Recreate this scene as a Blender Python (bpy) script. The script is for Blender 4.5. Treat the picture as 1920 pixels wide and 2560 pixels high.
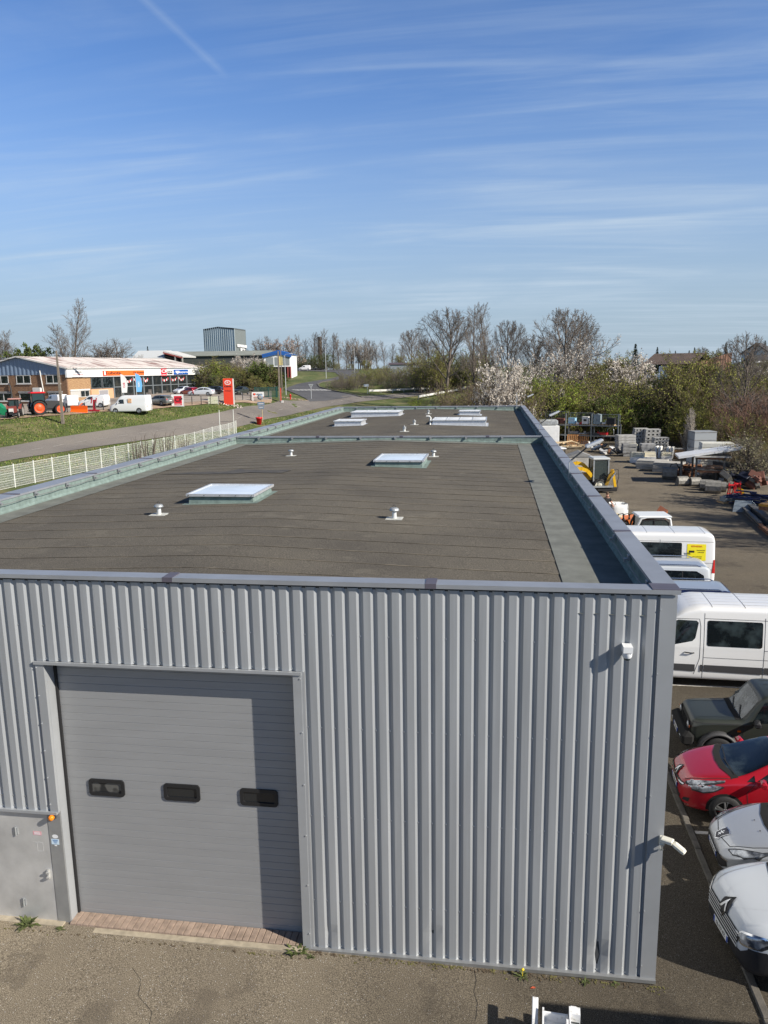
import bpy, bmesh, math, random
import numpy as np
from math import sin, cos, pi, radians, tan, atan2, sqrt, floor
from mathutils import Vector, Matrix, noise
from mathutils.bvhtree import BVHTree

# ------------------------------------------------------------ camera
scene = bpy.context.scene
for _o in list(bpy.data.objects):
    bpy.data.objects.remove(_o)
COL = scene.collection
CAM = np.array([-2.5723, -10.6585, 9.3672])
YAW, PITCH, ROLL, FPX = 0.1414, -0.1857, -0.0149, 1906.84
def _axes():
    cy, sy, cp, sp = cos(YAW), sin(YAW), cos(PITCH), sin(PITCH)
    f = np.array([-sy*cp, cy*cp, sp]); r = np.array([cy, sy, 0.]); u = np.cross(r, f)
    cr, sr = cos(ROLL), sin(ROLL)
    return cr*r+sr*u, -sr*r+cr*u, f
CR, CU, CF = _axes()
cam_d = bpy.data.cameras.new('camera')
cam_d.sensor_fit = 'VERTICAL'; cam_d.sensor_height = 36.0
cam_d.lens = FPX/2560*36.0
cam_d.clip_start = 0.1; cam_d.clip_end = 9000
cam = bpy.data.objects.new('camera', cam_d); COL.objects.link(cam)
M4 = Matrix.Identity(4)
for i in range(3):
    M4[i][0] = CR[i]; M4[i][1] = CU[i]; M4[i][2] = -CF[i]; M4[i][3] = CAM[i]
cam.matrix_world = M4
scene.camera = cam

# where things stand, measured on the photograph (1920 x 2560 pixels)
def ray(px, py): return CF+CR*(px-960)/FPX-CU*(py-1280)/FPX
def atz(px, py, z=0.):
    d = ray(px, py); return CAM+d*(z-CAM[2])/d[2]
def aty(px, py, y=0.):
    d = ray(px, py); return CAM+d*(y-CAM[1])/d[1]
def atx(px, py, x=0.):
    d = ray(px, py); return CAM+d*(x-CAM[0])/d[0]
def atd(px, py, dep): return CAM+ray(px, py)*dep

# ------------------------------------------------------------ sky, sun, exposure
SUN_EL, SUN_AZ = radians(32.5), radians(111.3)      # azimuth clockwise from +Y
SDIR = Vector((sin(SUN_AZ)*cos(SUN_EL), cos(SUN_AZ)*cos(SUN_EL), sin(SUN_EL)))
sun_d = bpy.data.lights.new('sun', 'SUN'); sun_d.energy = 5.0; sun_d.angle = radians(0.53)
sun_d.color = (1.0, 0.93, 0.82)
sun = bpy.data.objects.new('sun', sun_d); COL.objects.link(sun)
sun.rotation_euler = SDIR.to_track_quat('Z', 'Y').to_euler(); sun.location = (30, -20, 40)
world = bpy.data.worlds.new('World'); scene.world = world; world.use_nodes = True
def build_world():
    nt = world.node_tree; N, L = nt.nodes, nt.links; N.clear()
    out = N.new('ShaderNodeOutputWorld'); bg = N.new('ShaderNodeBackground')
    sky = N.new('ShaderNodeTexSky'); sky.sky_type = 'NISHITA'; sky.sun_disc = False
    sky.sun_elevation = SUN_EL; sky.sun_rotation = SUN_AZ
    sky.altitude = 100; sky.air_density = 1.0; sky.dust_density = 0.3; sky.ozone_density = 3.0
    bg.inputs['Strength'].default_value = 0.073
    tc = N.new('ShaderNodeTexCoord'); sep = N.new('ShaderNodeSeparateXYZ')
    L.new(tc.outputs['Generated'], sep.inputs[0])
    def m(op, a, b=None, clamp=False):
        n = N.new('ShaderNodeMath'); n.operation = op; n.use_clamp = clamp
        for k, v in ((0, a), (1, b)):
            if v is None: continue
            if isinstance(v, (int, float)): n.inputs[k].default_value = v
            else: L.new(v, n.inputs[k])
        return n.outputs[0]
    zc = m('MAXIMUM', sep.outputs[2], 0.0); zz = m('ADD', zc, 0.12)
    u = m('DIVIDE', sep.outputs[0], zz); v = m('DIVIDE', sep.outputs[1], zz)
    cmb = N.new('ShaderNodeCombineXYZ'); L.new(u, cmb.inputs[0]); L.new(v, cmb.inputs[1])
    def cirrus(rot, sc, nscale, lo, hi, dist, seed):
        mp = N.new('ShaderNodeMapping'); L.new(cmb.outputs[0], mp.inputs[0])
        mp.inputs['Rotation'].default_value = (0, 0, radians(rot)); mp.inputs['Scale'].default_value = sc
        mp.inputs['Location'].default_value = (seed, seed*.7, 0)
        n = N.new('ShaderNodeTexNoise'); n.inputs['Scale'].default_value = nscale
        n.inputs['Detail'].default_value = 7; n.inputs['Roughness'].default_value = .58
        n.inputs['Distortion'].default_value = dist
        L.new(mp.outputs[0], n.inputs['Vector'])
        r = N.new('ShaderNodeMapRange'); r.inputs[1].default_value = lo; r.inputs[2].default_value = hi
        r.interpolation_type = 'SMOOTHSTEP'
        L.new(n.outputs[0], r.inputs[0]); return r.outputs[0]
    c1 = cirrus(-14, (0.30, 1.7, 1), 1.25, .40, .78, 1.4, 3.1)
    c2 = cirrus(24, (0.30, 2.8, 1), 1.3, .44, .78, .9, 7.7)
    c3 = cirrus(0, (0.8, .8, 1), .9, .30, .62, .3, 1.3)
    cl = m('MULTIPLY', m('ADD', c1, m('MULTIPLY', c2, .55)), c3)
    # two old condensation trails: narrow bands about great circles
    def trail(p0, p1, width, strength):
        a = Vector(ray(*p0)).normalized(); b = Vector(ray(*p1)).normalized()
        nrm = a.cross(b).normalized(); mid = (a+b).normalized(); half = a.angle(mid)
        dn = N.new('ShaderNodeVectorMath'); dn.operation = 'DOT_PRODUCT'
        L.new(tc.outputs['Generated'], dn.inputs[0]); dn.inputs[1].default_value = nrm
        dm = N.new('ShaderNodeVectorMath'); dm.operation = 'DOT_PRODUCT'
        L.new(tc.outputs['Generated'], dm.inputs[0]); dm.inputs[1].default_value = mid
        ab = m('ABSOLUTE', dn.outputs['Value'])
        k = m('SUBTRACT', 1.0, m('DIVIDE', ab, width), True)
        e = N.new('ShaderNodeMapRange'); e.interpolation_type = 'SMOOTHSTEP'
        e.inputs[1].default_value = cos(half*1.15); e.inputs[2].default_value = cos(half*.75)
        L.new(dm.outputs['Value'], e.inputs[0])
        return m('MULTIPLY', m('MULTIPLY', k, e.outputs[0]), strength)
    t1 = trail((330, -30), (560, 185), .006, .13)
    t2 = trail((1500, 556), (1960, 520), .005, .25)
    # denser near the horizon, thin overhead
    hz = N.new('ShaderNodeMapRange'); hz.inputs[1].default_value = 0.0; hz.inputs[2].default_value = .55
    hz.inputs[3].default_value = .55; hz.inputs[4].default_value = .36
    L.new(zc, hz.inputs[0])
    fac = m('ADD', m('MULTIPLY', cl, hz.outputs[0]), m('ADD', t1, t2), True)
    tint = N.new('ShaderNodeMix'); tint.data_type = 'RGBA'; tint.blend_type = 'MULTIPLY'; tint.inputs[0].default_value = 1
    L.new(sky.outputs[0], tint.inputs[6]); tint.inputs[7].default_value = (.92, 1.15, 1.50, 1)
    # pale spring haze in the air low over the horizon
    hf = N.new('ShaderNodeMapRange'); hf.inputs[1].default_value = -.02; hf.inputs[2].default_value = .36
    hf.inputs[3].default_value = .94; hf.inputs[4].default_value = 0.; hf.interpolation_type = 'SMOOTHSTEP'
    L.new(sep.outputs[2], hf.inputs[0])
    hm = N.new('ShaderNodeMix'); hm.data_type = 'RGBA'; L.new(hf.outputs[0], hm.inputs[0])
    L.new(tint.outputs[2], hm.inputs[6]); hm.inputs[7].default_value = (3.9, 4.9, 5.9, 1)
    mix = N.new('ShaderNodeMix'); mix.data_type = 'RGBA'
    L.new(fac, mix.inputs[0]); L.new(hm.outputs[2], mix.inputs[6])
    mix.inputs[7].default_value = (5.8, 6.9, 8.0, 1)
    # upper sky, out of frame, dimmed to weaken the fill light in shadows
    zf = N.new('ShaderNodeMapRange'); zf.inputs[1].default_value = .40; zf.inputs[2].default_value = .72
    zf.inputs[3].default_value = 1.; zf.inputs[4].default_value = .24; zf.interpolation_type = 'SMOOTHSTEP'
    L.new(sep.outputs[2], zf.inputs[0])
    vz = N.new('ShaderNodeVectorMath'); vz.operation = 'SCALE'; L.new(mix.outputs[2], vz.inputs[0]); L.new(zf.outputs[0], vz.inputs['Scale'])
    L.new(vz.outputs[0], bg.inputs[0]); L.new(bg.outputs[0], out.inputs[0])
build_world()
vs = scene.view_settings
vs.view_transform = 'Standard'; vs.look = 'None'; vs.exposure = 0.50; vs.gamma = 1.0
scene.cycles.max_bounces = 6; scene.cycles.transparent_max_bounces = 16

# ------------------------------------------------------------ materials
MATS = {}
def mat(name, col, rough=.6, metal=0., var=0., vscale=3., bump=0., bscale=40., col2=None, coat=0., spec=.5,
        trans=0., detail=4., emit=None, lo=.35, hi=.65, stretch=None):
    if name in MATS: return MATS[name]
    m_ = bpy.data.materials.new(name); m_.use_nodes = True
    nt = m_.node_tree; N, L = nt.nodes, nt.links
    b = N['Principled BSDF']
    b.inputs['Base Color'].default_value = (*col, 1); b.inputs['Roughness'].default_value = rough
    b.inputs['Metallic'].default_value = metal; b.inputs['Specular IOR Level'].default_value = spec
    b.inputs['Coat Weight'].default_value = coat; b.inputs['Coat Roughness'].default_value = .03
    b.inputs['Transmission Weight'].default_value = trans
    if emit: b.inputs['Emission Color'].default_value = (*emit, 1); b.inputs['Emission Strength'].default_value = 1
    tc = N.new('ShaderNodeTexCoord'); src = tc.outputs['Object']
    if stretch:
        mp = N.new('ShaderNodeMapping'); mp.inputs['Scale'].default_value = stretch
        L.new(src, mp.inputs[0]); src = mp.outputs[0]
    if var or col2:
        n = N.new('ShaderNodeTexNoise'); n.inputs['Scale'].default_value = vscale
        n.inputs['Detail'].default_value = detail; n.inputs['Roughness'].default_value = .6
        L.new(src, n.inputs['Vector'])
        r = N.new('ShaderNodeValToRGB'); e = r.color_ramp.elements
        c2 = col2 if col2 else tuple(min(1, c*(1+var)) for c in col)
        c1 = col if col2 else tuple(c*(1-var) for c in col)
        e[0].position = lo; e[0].color = (*c1, 1); e[1].position = hi; e[1].color = (*c2, 1)
        L.new(n.outputs[0], r.inputs[0]); L.new(r.outputs[0], b.inputs['Base Color'])
    if bump:
        n = N.new('ShaderNodeTexNoise'); n.inputs['Scale'].default_value = bscale; n.inputs['Detail'].default_value = 3
        L.new(src, n.inputs['Vector'])
        bp = N.new('ShaderNodeBump'); bp.inputs['Strength'].default_value = bump; bp.inputs['Distance'].default_value = .02
        L.new(n.outputs[0], bp.inputs['Height']); L.new(bp.outputs[0], b.inputs['Normal'])
    MATS[name] = m_; return m_

def nodes_of(m_): return m_.node_tree.nodes, m_.node_tree.links, m_.node_tree.nodes['Principled BSDF']

def speckle(name, base, dark, light, fine, patch, rough=.9, specks=.0, bump=.5, stain=None):
    """asphalt or mineral felt: grains, patches, stains"""
    m_ = bpy.data.materials.new(name); m_.use_nodes = True
    N, L, b = nodes_of(m_); b.inputs['Roughness'].default_value = rough
    b.inputs['Specular IOR Level'].default_value = .3
    tc = N.new('ShaderNodeTexCoord')
    def noise_(s, d=3, r=.6):
        n = N.new('ShaderNodeTexNoise'); n.inputs['Scale'].default_value = s; n.inputs['Detail'].default_value = d
        n.inputs['Roughness'].default_value = r; L.new(tc.outputs['Object'], n.inputs['Vector']); return n.outputs[0]
    def ramp(v, p):
        r = N.new('ShaderNodeValToRGB'); e = r.color_ramp.elements
        e[0].position, e[0].color = p[0][0], (*p[0][1], 1); e[1].position, e[1].color = p[-1][0], (*p[-1][1], 1)
        for q in p[1:-1]:
            k = e.new(q[0]); k.color = (*q[1], 1)
        L.new(v, r.inputs[0]); return r.outputs[0]
    def mix(f, a, c, mode='MIX'):
        x = N.new('ShaderNodeMix'); x.data_type = 'RGBA'; x.blend_type = mode
        for sck, v in ((0, f), (6, a), (7, c)):
            if isinstance(v, float): x.inputs[sck].default_value = v
            elif isinstance(v, tuple): x.inputs[sck].default_value = (*v, 1)
            else: L.new(v, x.inputs[sck])
        return x.outputs[2]
    c = ramp(noise_(fine, 2, .7), [(.30, dark), (.5, base), (.72, light)])
    p = ramp(noise_(patch, 6), [(.3, (.72, .72, .74)), (.55, (1, 1, 1)), (.75, (1.12, 1.1, 1.04))])
    c = mix(1.0, c, p, 'MULTIPLY')
    if specks:
        vo = N.new('ShaderNodeTexVoronoi'); vo.inputs['Scale'].default_value = fine*.55
        L.new(tc.outputs['Object'], vo.inputs['Vector'])
        s1 = ramp(vo.outputs['Distance'], [(.10, (1, 1, 1)), (.22, (0, 0, 0))])
        wn = N.new('ShaderNodeSeparateColor'); L.new(vo.outputs['Color'], wn.inputs[0])
        s2 = ramp(wn.outputs[0], [(1-specks-.01, (0, 0, 0)), (1-specks, (1, 1, 1))])
        f = mix(1.0, s1, s2, 'MULTIPLY')
        c = mix(f, c, tuple(min(.75, x*3.2) for x in light))
    if stain:
        s = ramp(noise_(stain[0], 5), [(stain[1], (0, 0, 0)), (stain[1]+.06, (1, 1, 1))])
        f = N.new('ShaderNodeMath'); f.operation = 'MULTIPLY'; f.inputs[1].default_value = stain[2]
        L.new(s, f.inputs[0]); c = mix(f.outputs[0], c, stain[3])
    L.new(c, b.inputs['Base Color'])
    bp = N.new('ShaderNodeBump'); bp.inputs['Strength'].default_value = bump; bp.inputs['Distance'].default_value = .008
    L.new(noise_(fine*.8, 2), bp.inputs['Height']); L.new(bp.outputs[0], b.inputs['Normal'])
    MATS[name] = m_; return m_

# ------------------------------------------------------------ mesh helpers
class MB:
    def __init__(s): s.v = []; s.f = []; s.mi = []; s.sm = []
    def add(s, vs, fs, mi=0, smooth=False):
        o = len(s.v); s.v.extend([tuple(map(float, p)) for p in vs])
        for f in fs: s.f.append(tuple(i+o for i in f)); s.mi.append(mi); s.sm.append(smooth)
        return s
    def box(s, x0, x1, y0, y1, z0, z1, mi=0, M=None, taper=None):
        vs = [(x0, y0, z0), (x1, y0, z0), (x1, y1, z0), (x0, y1, z0), (x0, y0, z1), (x1, y0, z1), (x1, y1, z1), (x0, y1, z1)]
        if taper:
            cx, cy = (x0+x1)/2, (y0+y1)/2
            vs = vs[:4]+[(cx+(x-cx)*taper, cy+(y-cy)*taper, z) for x, y, z in vs[4:]]
        if M is not None: vs = [tuple(M @ Vector(p)) for p in vs]
        return s.add(vs, [(0, 3, 2, 1), (4, 5, 6, 7), (0, 1, 5, 4), (1, 2, 6, 5), (2, 3, 7, 6), (3, 0, 4, 7)], mi)
    def cbox(s, c, d, mi=0, rz=0., rx=0., ry=0., bev=0.):
        M = Matrix.Translation(Vector(c)) @ Matrix.Rotation(rz, 4, 'Z') @ Matrix.Rotation(ry, 4, 'Y') @ Matrix.Rotation(rx, 4, 'X')
        a, b, h = d[0]/2, d[1]/2, d[2]/2
        if not bev: return s.box(-a, a, -b, b, -h, h, mi, M)
        e = bev; vs = []
        for z, k in ((-h, e), (-h+e, 0), (h-e, 0), (h, e)):
            A, B = a-k, b-k; q = e*.6
            for x, y in ((-A+q, -B), (A-q, -B), (A, -B+q), (A, B-q), (A-q, B), (-A+q, B), (-A, B-q), (-A, -B+q)): vs.append(tuple(M @ Vector((x, y, z))))
        fs = [tuple(range(7, -1, -1)), tuple(range(24, 32))]
        for r in range(3):
            for i in range(8): j = (i+1) % 8; fs.append((r*8+i, r*8+j, r*8+8+j, r*8+8+i))
        return s.add(vs, fs, mi)
    def beam(s, p, q, w, h=None, mi=0):
        """rectangular bar from p to q"""
        p, q = Vector(p), Vector(q); h = h or w; d = (q-p); l = d.length
        if l < 1e-6: return s
        M = Matrix.Translation((p+q)/2) @ d.to_track_quat('X', 'Z').to_matrix().to_4x4()
        return s.box(-l/2, l/2, -w/2, w/2, -h/2, h/2, mi, M)
    def cyl(s, p, q, r, r2=None, n=10, mi=0, cap=True, smooth=True):
        p, q = Vector(p), Vector(q); r2 = r if r2 is None else r2
        qt = (q-p).to_track_quat('Z', 'Y'); vs = []
        for c, rr in ((p, r), (q, r2)):
            for i in range(n):
                a = 2*pi*i/n; vs.append(tuple(c+qt @ Vector((rr*cos(a), rr*sin(a), 0))))
        s.add(vs, [(i, (i+1) % n, n+(i+1) % n, n+i) for i in range(n)], mi, smooth)
        if cap: s.add(vs[:n], [tuple(range(n-1, -1, -1))], mi); s.add(vs[n:], [tuple(range(n))], mi)
        return s
    def tube(s, pts, r, n=6, mi=0):
        pts = [Vector(p) for p in pts]; vs = []; m = len(pts)
        for i, p in enumerate(pts):
            d = (pts[min(i+1, m-1)]-pts[max(i-1, 0)])
            qt = d.to_track_quat('Z', 'Y'); rr = r[i] if isinstance(r, (list, tuple)) else r
            for k in range(n): a = 2*pi*k/n; vs.append(tuple(p+qt @ Vector((rr*cos(a), rr*sin(a), 0))))
        fs = [(i*n+k, i*n+(k+1) % n, (i+1)*n+(k+1) % n, (i+1)*n+k) for i in range(m-1) for k in range(n)]
        s.add(vs, fs, mi, True)
        s.add(vs[:n], [tuple(range(n-1, -1, -1))], mi); s.add(vs[-n:], [tuple(range(n))], mi); return s
    def lathe(s, prof, c=(0, 0, 0), axis='Z', n=24, mi=0, smooth=True):
        vs = []
        for r, h in prof:
            for i in range(n):
                a = 2*pi*i/n; x, y = r*cos(a), r*sin(a)
                p = (x, y, h) if axis == 'Z' else ((x, h, y) if axis == 'Y' else (h, x, y))
                vs.append((p[0]+c[0], p[1]+c[1], p[2]+c[2]))
        fs = []
        for j in range(len(prof)-1):
            for i in range(n): k = (i+1) % n; fs.append((j*n+i, j*n+k, (j+1)*n+k, (j+1)*n+i))
        return s.add(vs, fs, mi, smooth)
    def prism(s, poly, axis, a, b, mi=0):
        """poly of 2-D points extruded along axis from a to b. X: (y,z), Y: (x,z), Z: (x,y)"""
        def P3(p, t): return (t, p[0], p[1]) if axis == 'X' else ((p[0], t, p[1]) if axis == 'Y' else (p[0], p[1], t))
        n = len(poly); vs = [P3(p, a) for p in poly]+[P3(p, b) for p in poly]
        fs = [tuple(range(n-1, -1, -1)), tuple(range(n, 2*n))]+[(i, (i+1) % n, n+(i+1) % n, n+i) for i in range(n)]
        return s.add(vs, fs, mi)
    def quad(s, a, b, c, d, mi=0): return s.add([a, b, c, d], [(0, 1, 2, 3)], mi)
    def build(s, name, mats, parent=None, fix=True):
        me = bpy.data.meshes.new(name); me.from_pydata(s.v, [], s.f)
        for m_ in (mats if isinstance(mats, (list, tuple)) else [mats]): me.materials.append(m_)
        me.polygons.foreach_set('material_index', s.mi); me.polygons.foreach_set('use_smooth', s.sm)
        if fix:
            bm = bmesh.new(); bm.from_mesh(me); bmesh.ops.recalc_face_normals(bm, faces=bm.faces); bm.to_mesh(me); bm.free()
        me.update(); o = bpy.data.objects.new(name, me); COL.objects.link(o)
        if parent is not None: o.parent = parent
        return o

def tag(o, label=None, cat=None, group=None, kind=None):
    if label: o['label'] = label
    if cat: o['category'] = cat
    if group: o['group'] = group
    if kind: o['kind'] = kind
    return o
def thing(name, label, cat, loc=(0, 0, 0), rz=0., group=None, sc=None):
    o = bpy.data.objects.new(name, None); COL.objects.link(o); o.empty_display_size = .2
    o.location = Vector(loc); o.rotation_euler = (0, 0, rz)
    if sc: o.scale = (sc, sc, sc) if isinstance(sc, (int, float)) else sc
    return tag(o, label, cat, group)
KIDS = {}
def copy_tree(o, loc=None, rz=None, label=None, group=None, sc=None, parent=None):
    c = o.copy(); COL.objects.link(c)
    if parent is not None: c.parent = parent
    for ch in list(o.children): copy_tree(ch, parent=c)
    if loc is not None: c.location = Vector(loc)
    if rz is not None: c.rotation_euler = (0, 0, rz)
    if sc is not None: c.scale = (sc, sc, sc) if isinstance(sc, (int, float)) else sc
    if label: c['label'] = label
    if group: c['group'] = group
    return c
def text_mesh(txt, size, m_, name='lettering', parent=None, M=None, thick=.002, bold=False, sx=1.0, align='CENTER'):
    cu = bpy.data.curves.new(name, 'FONT'); cu.body = txt; cu.size = size; cu.extrude = thick; cu.align_x = align; cu.align_y = 'CENTER'
    if bold: cu.offset = size*.018
    cu.resolution_u = 3
    tmp = bpy.data.objects.new(name, cu); COL.objects.link(tmp)
    dg = bpy.context.evaluated_depsgraph_get(); me = bpy.data.meshes.new_from_object(tmp.evaluated_get(dg))
    bpy.data.objects.remove(tmp); bpy.data.curves.remove(cu)
    if M is not None: me.transform(M @ Matrix.Diagonal((sx, 1, 1, 1)))
    me.materials.clear(); me.materials.append(m_)
    o = bpy.data.objects.new(name, me); COL.objects.link(o)
    if parent is not None: o.parent = parent
    return o
rnd = random.Random(7)

M_STEEL = mat('galvanised_steel', (.42, .44, .45), .45, .6, var=.12, vscale=6)
M_DSTEEL = mat('dark_steel', (.045, .048, .052), .5, .3)
M_BLACK = mat('black_rubber', (.012, .012, .013), .6)
M_WHITE = mat('white_paint', (.74, .75, .75), .4, var=.05)
M_GLASS = mat('dark_glass', (.007, .010, .012), .04, spec=.6, col2=(.035, .048, .052), vscale=1.7, detail=3, lo=.46, hi=.62)  # paler blotches in the glass colour stand in for reflections
M_CHROME = mat('chrome', (.75, .76, .78), .14, 1.)
def scatter(name, mb, mats, parent, locs, rots=None, limit=100):
    """one mesh, one object of it per place; parts past the limit become a single 'stuff' part"""
    o0 = mb.build(name, mats, parent); first = True
    for i, l in enumerate(locs[:limit]):
        o = o0 if first else o0.copy()
        if not first: COL.objects.link(o); o.parent = parent
        o.location = Vector(l)
        if rots: o.rotation_euler = (0, 0, rots[i])
        first = False
    if len(locs) > limit:
        m2 = MB()
        for l in locs[limit:]: m2.add([(v[0]+l[0], v[1]+l[1], v[2]+l[2]) for v in mb.v], mb.f)
        m2.build(name, mats, parent)['kind'] = 'stuff'
    return o0
# ============================================================ THE LONG METAL-CLAD WAREHOUSE
WX, WL, WH = -15.21, 52.37, 6.30
M_CLAD = mat('grey_metallic_cladding', (.365, .382, .398), .46, .3, var=.09, vscale=1.1, detail=8, bump=.03, bscale=1.5, stretch=(5, 1, .3))
M_TRIM = mat('grey_metallic_trim', (.365, .38, .395), .45, .3, var=.05, vscale=1.2)
M_COPE = mat('weathered_coping_sheet', (.37, .385, .41), .46, .5, var=.09, vscale=1.3, detail=8)
M_COPEJ = mat('coping_joint_strip', (.11, .10, .125), .5, .2, var=.1)
M_UP = mat('green_slate_upstand', (.17, .225, .205), .9, var=.2, vscale=5, detail=8, bump=.4, bscale=120)
M_GUT = mat('worn_felt_gutter_strip', (.155, .162, .145), .85, var=.2, vscale=2.2, detail=9, bump=.3, bscale=120)
M_FELT = speckle('mineral_roof_felt', (.112, .099, .078), (.052, .046, .036), (.205, .182, .145), 48, .35, .95, bump=.7, stain=(1.1, .60, .30, (.19, .172, .135)))
M_LEDGE = mat('dirty_galvanised_bracket', (.3, .31, .32), .5, .5)
wh = thing('warehouse', 'long grey ribbed metal warehouse with a flat brown felt roof and skylights', 'building', (0, 0, 0))

def zr(x):   # felt roof: low ridge along the middle
    return 5.88+.2*max(0, 1-abs(x+7.55)/6.6)

# --- ribbed front wall with the big door cut out of it
DX0, DX1, DZ = -9.62, -5.53, 4.81
P, FL, SL, BT, DEP = .2125, .108, .040, .0245, .031
def rib_profile(xa, xb, ref=-7.498-.002):
    """trapezoid ribs between xa and xb; returns (x,y) points left to right; ref = right edge of a flat"""
    k0 = floor((xa-ref)/P)-1; pts = []
    k = k0
    while True:
        e = ref+k*P
        for x, y in ((e-FL, 0.), (e, 0.), (e+SL, DEP), (e+SL+BT, DEP)): pts.append((x, y))
        if e-FL > xb: break
        k += 1
    def yat(x):
        for (a, ya), (b, yb) in zip(pts, pts[1:]):
            if a <= x <= b: return ya+(yb-ya)*(x-a)/max(b-a, 1e-9)
        return 0.
    mid = [p for p in pts if xa < p[0] < xb]
    return [(xa, yat(xa))]+mid+[(xb, yat(xb))]
def clad(mb, xa, xb, za, zb, nz=1):
    pr = rib_profile(xa, xb); n = len(pr); vs = []
    for k in range(nz+1):
        z = za+(zb-za)*k/nz
        for i, (x, y) in enumerate(pr):
            w = noise.noise(Vector((x*1.3, z*.7, 2.)))*.0035
            if k == 0 or k == nz: w *= .4
            dent = 0.
            for dx, dz, dr, da in ((-.84, .42, .17, .045), (-5.05, .36, .1, .02), (-3.4, .5, .12, .02)):
                q = ((x-dx)/dr)**2+((z-dz)/(dr*1.6))**2
                if q < 4: dent += da*math.exp(-q*1.6)
            vs.append((x, y+w+dent, z))
    fs = [(k*n+i, k*n+i+1, (k+1)*n+i+1, (k+1)*n+i) for k in range(nz) for i in range(n-1)]
    mb.add(vs, fs)
mb = MB()
clad(mb, DX1+.18, -.20, .085, 6.2, 40)           # right of the door
clad(mb, DX0-.16, DX1+.18, DZ+.05, 6.2, 8)        # above the door
clad(mb, WX+.2, DX0-.16, 2.2, 6.2, 20)        # left, above the small door
mb.build('front_wall', M_CLAD, wh, fix=False)
# backing walls, side and rear walls
mb = MB()
mb.box(DX1+.02, -.02, .05, .20, .0, 6.2); mb.box(DX0-.02, DX1+.02, .05, .20, DZ+.06, 6.2)
mb.box(WX+.02, DX0-.30, .06, .20, 2.18, 6.2)
mb.build('wall_lining', mat('dark_wall_lining', (.05, .055, .06), .8), wh)
def side_wall(x, sgn):
    pts = []; y = .02
    while y < WL-.02:
        for dy, d in ((0, 0.), (FL, 0.), (FL+SL, DEP), (FL+SL+BT, DEP)): pts.append((y+dy, d))
        y += P
    vs = [(x-sgn*d, yy, z) for z in (.06, 6.2) for yy, d in pts]; n = len(pts)
    return MB().add(vs, [(i, i+1, n+i+1, n+i) for i in range(n-1)])
side_wall(0., 1).build('right_wall', M_CLAD, wh, fix=False)
side_wall(WX, -1).build('left_wall', M_CLAD, wh, fix=False)
MB().box(WX+.05, -.05, WL-.04, WL, 0, 6.2).build('rear_wall', M_CLAD, wh)
# corner flashing, base trim, door surround
mb = MB()
mb.box(-.215, .012, -.012, .03, .045, 6.215); mb.box(-.02, .014, .03, .22, .045, 6.215)
mb.build('corner_flashing', M_TRIM, wh)
mb = MB()
x = DX1+.0
seg = [(DX1+.02, -4.6), (-4.6, -2.2), (-2.2, .015)]
for a, b in seg:
    mb.prism([(-.045, .03), (.05, .03), (.05, .10), (-.002, .10), (-.045, .088)], 'X', a, b-.002)
mb.build('base_trim', mat('base_trim_sheet', (.36, .37, .375), .38, .6, var=.08, vscale=3), wh)
mb = MB()

mb = MB(); mb.box(DX0-.14, DX0, -.012, .05, 2.2, DZ-.002); mb.box(DX0-.002, DX0+.004, .048, .30, .07, DZ); mb.build('door_jamb', M_TRIM, wh)
mb = MB(); mb.box(DX1, DX1+.132, -.014, .05, .10, DZ-.002); mb.box(DX1+.13, DX1+.175, -.004, .048, .10, DZ+.05); mb.box(DX1-.004, DX1+.002, .048, .30, .07, DZ); mb.build('door_jamb', M_TRIM, wh)
mb = MB()
mb.box(DX0-.16, DX1+.135, -.035, .01, DZ-.002, DZ+.045); mb.box(DX0, DX1, .012, .30, DZ+.02, DZ+.03)
mb.build('door_lintel', M_TRIM, wh)
SCR = []
k0 = int(floor((WX+.4+7.498)/P))
for k in range(k0, 36):
    xs = -7.5+k*P+SL+BT*.5
    if xs > -.3: break
    for z in (5.45, 3.95, 2.45, .95, .14, 4.90, 2.27):
        if DX0-.1 < xs < DX1+.1 and z < 4.85: continue
        if z == 4.90 and not (DX0-.1 < xs < DX1+.1): continue
        if z == 2.27 and not xs < DX0-.2: continue
        if xs < DX0 and z < 2.2: continue
        if z == 5.45 and k % 2: continue
        SCR.append((xs, DEP, z))
SCR += [(-.205, -.012, .3+i*.95) for i in range(7)]+[(DX1+.115, -.014, .35+i*.88) for i in range(6)]+[(DX0-.13, -.012, 2.35+i*.48) for i in range(6)]
SCR.sort(key=lambda q: -q[0])
scatter('screw', MB().cyl((0, -.012, 0), (0, .004, 0), .011, .011, 6, smooth=False), mat('screw_heads', (.62, .64, .66), .35, .7), wh, SCR)
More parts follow.
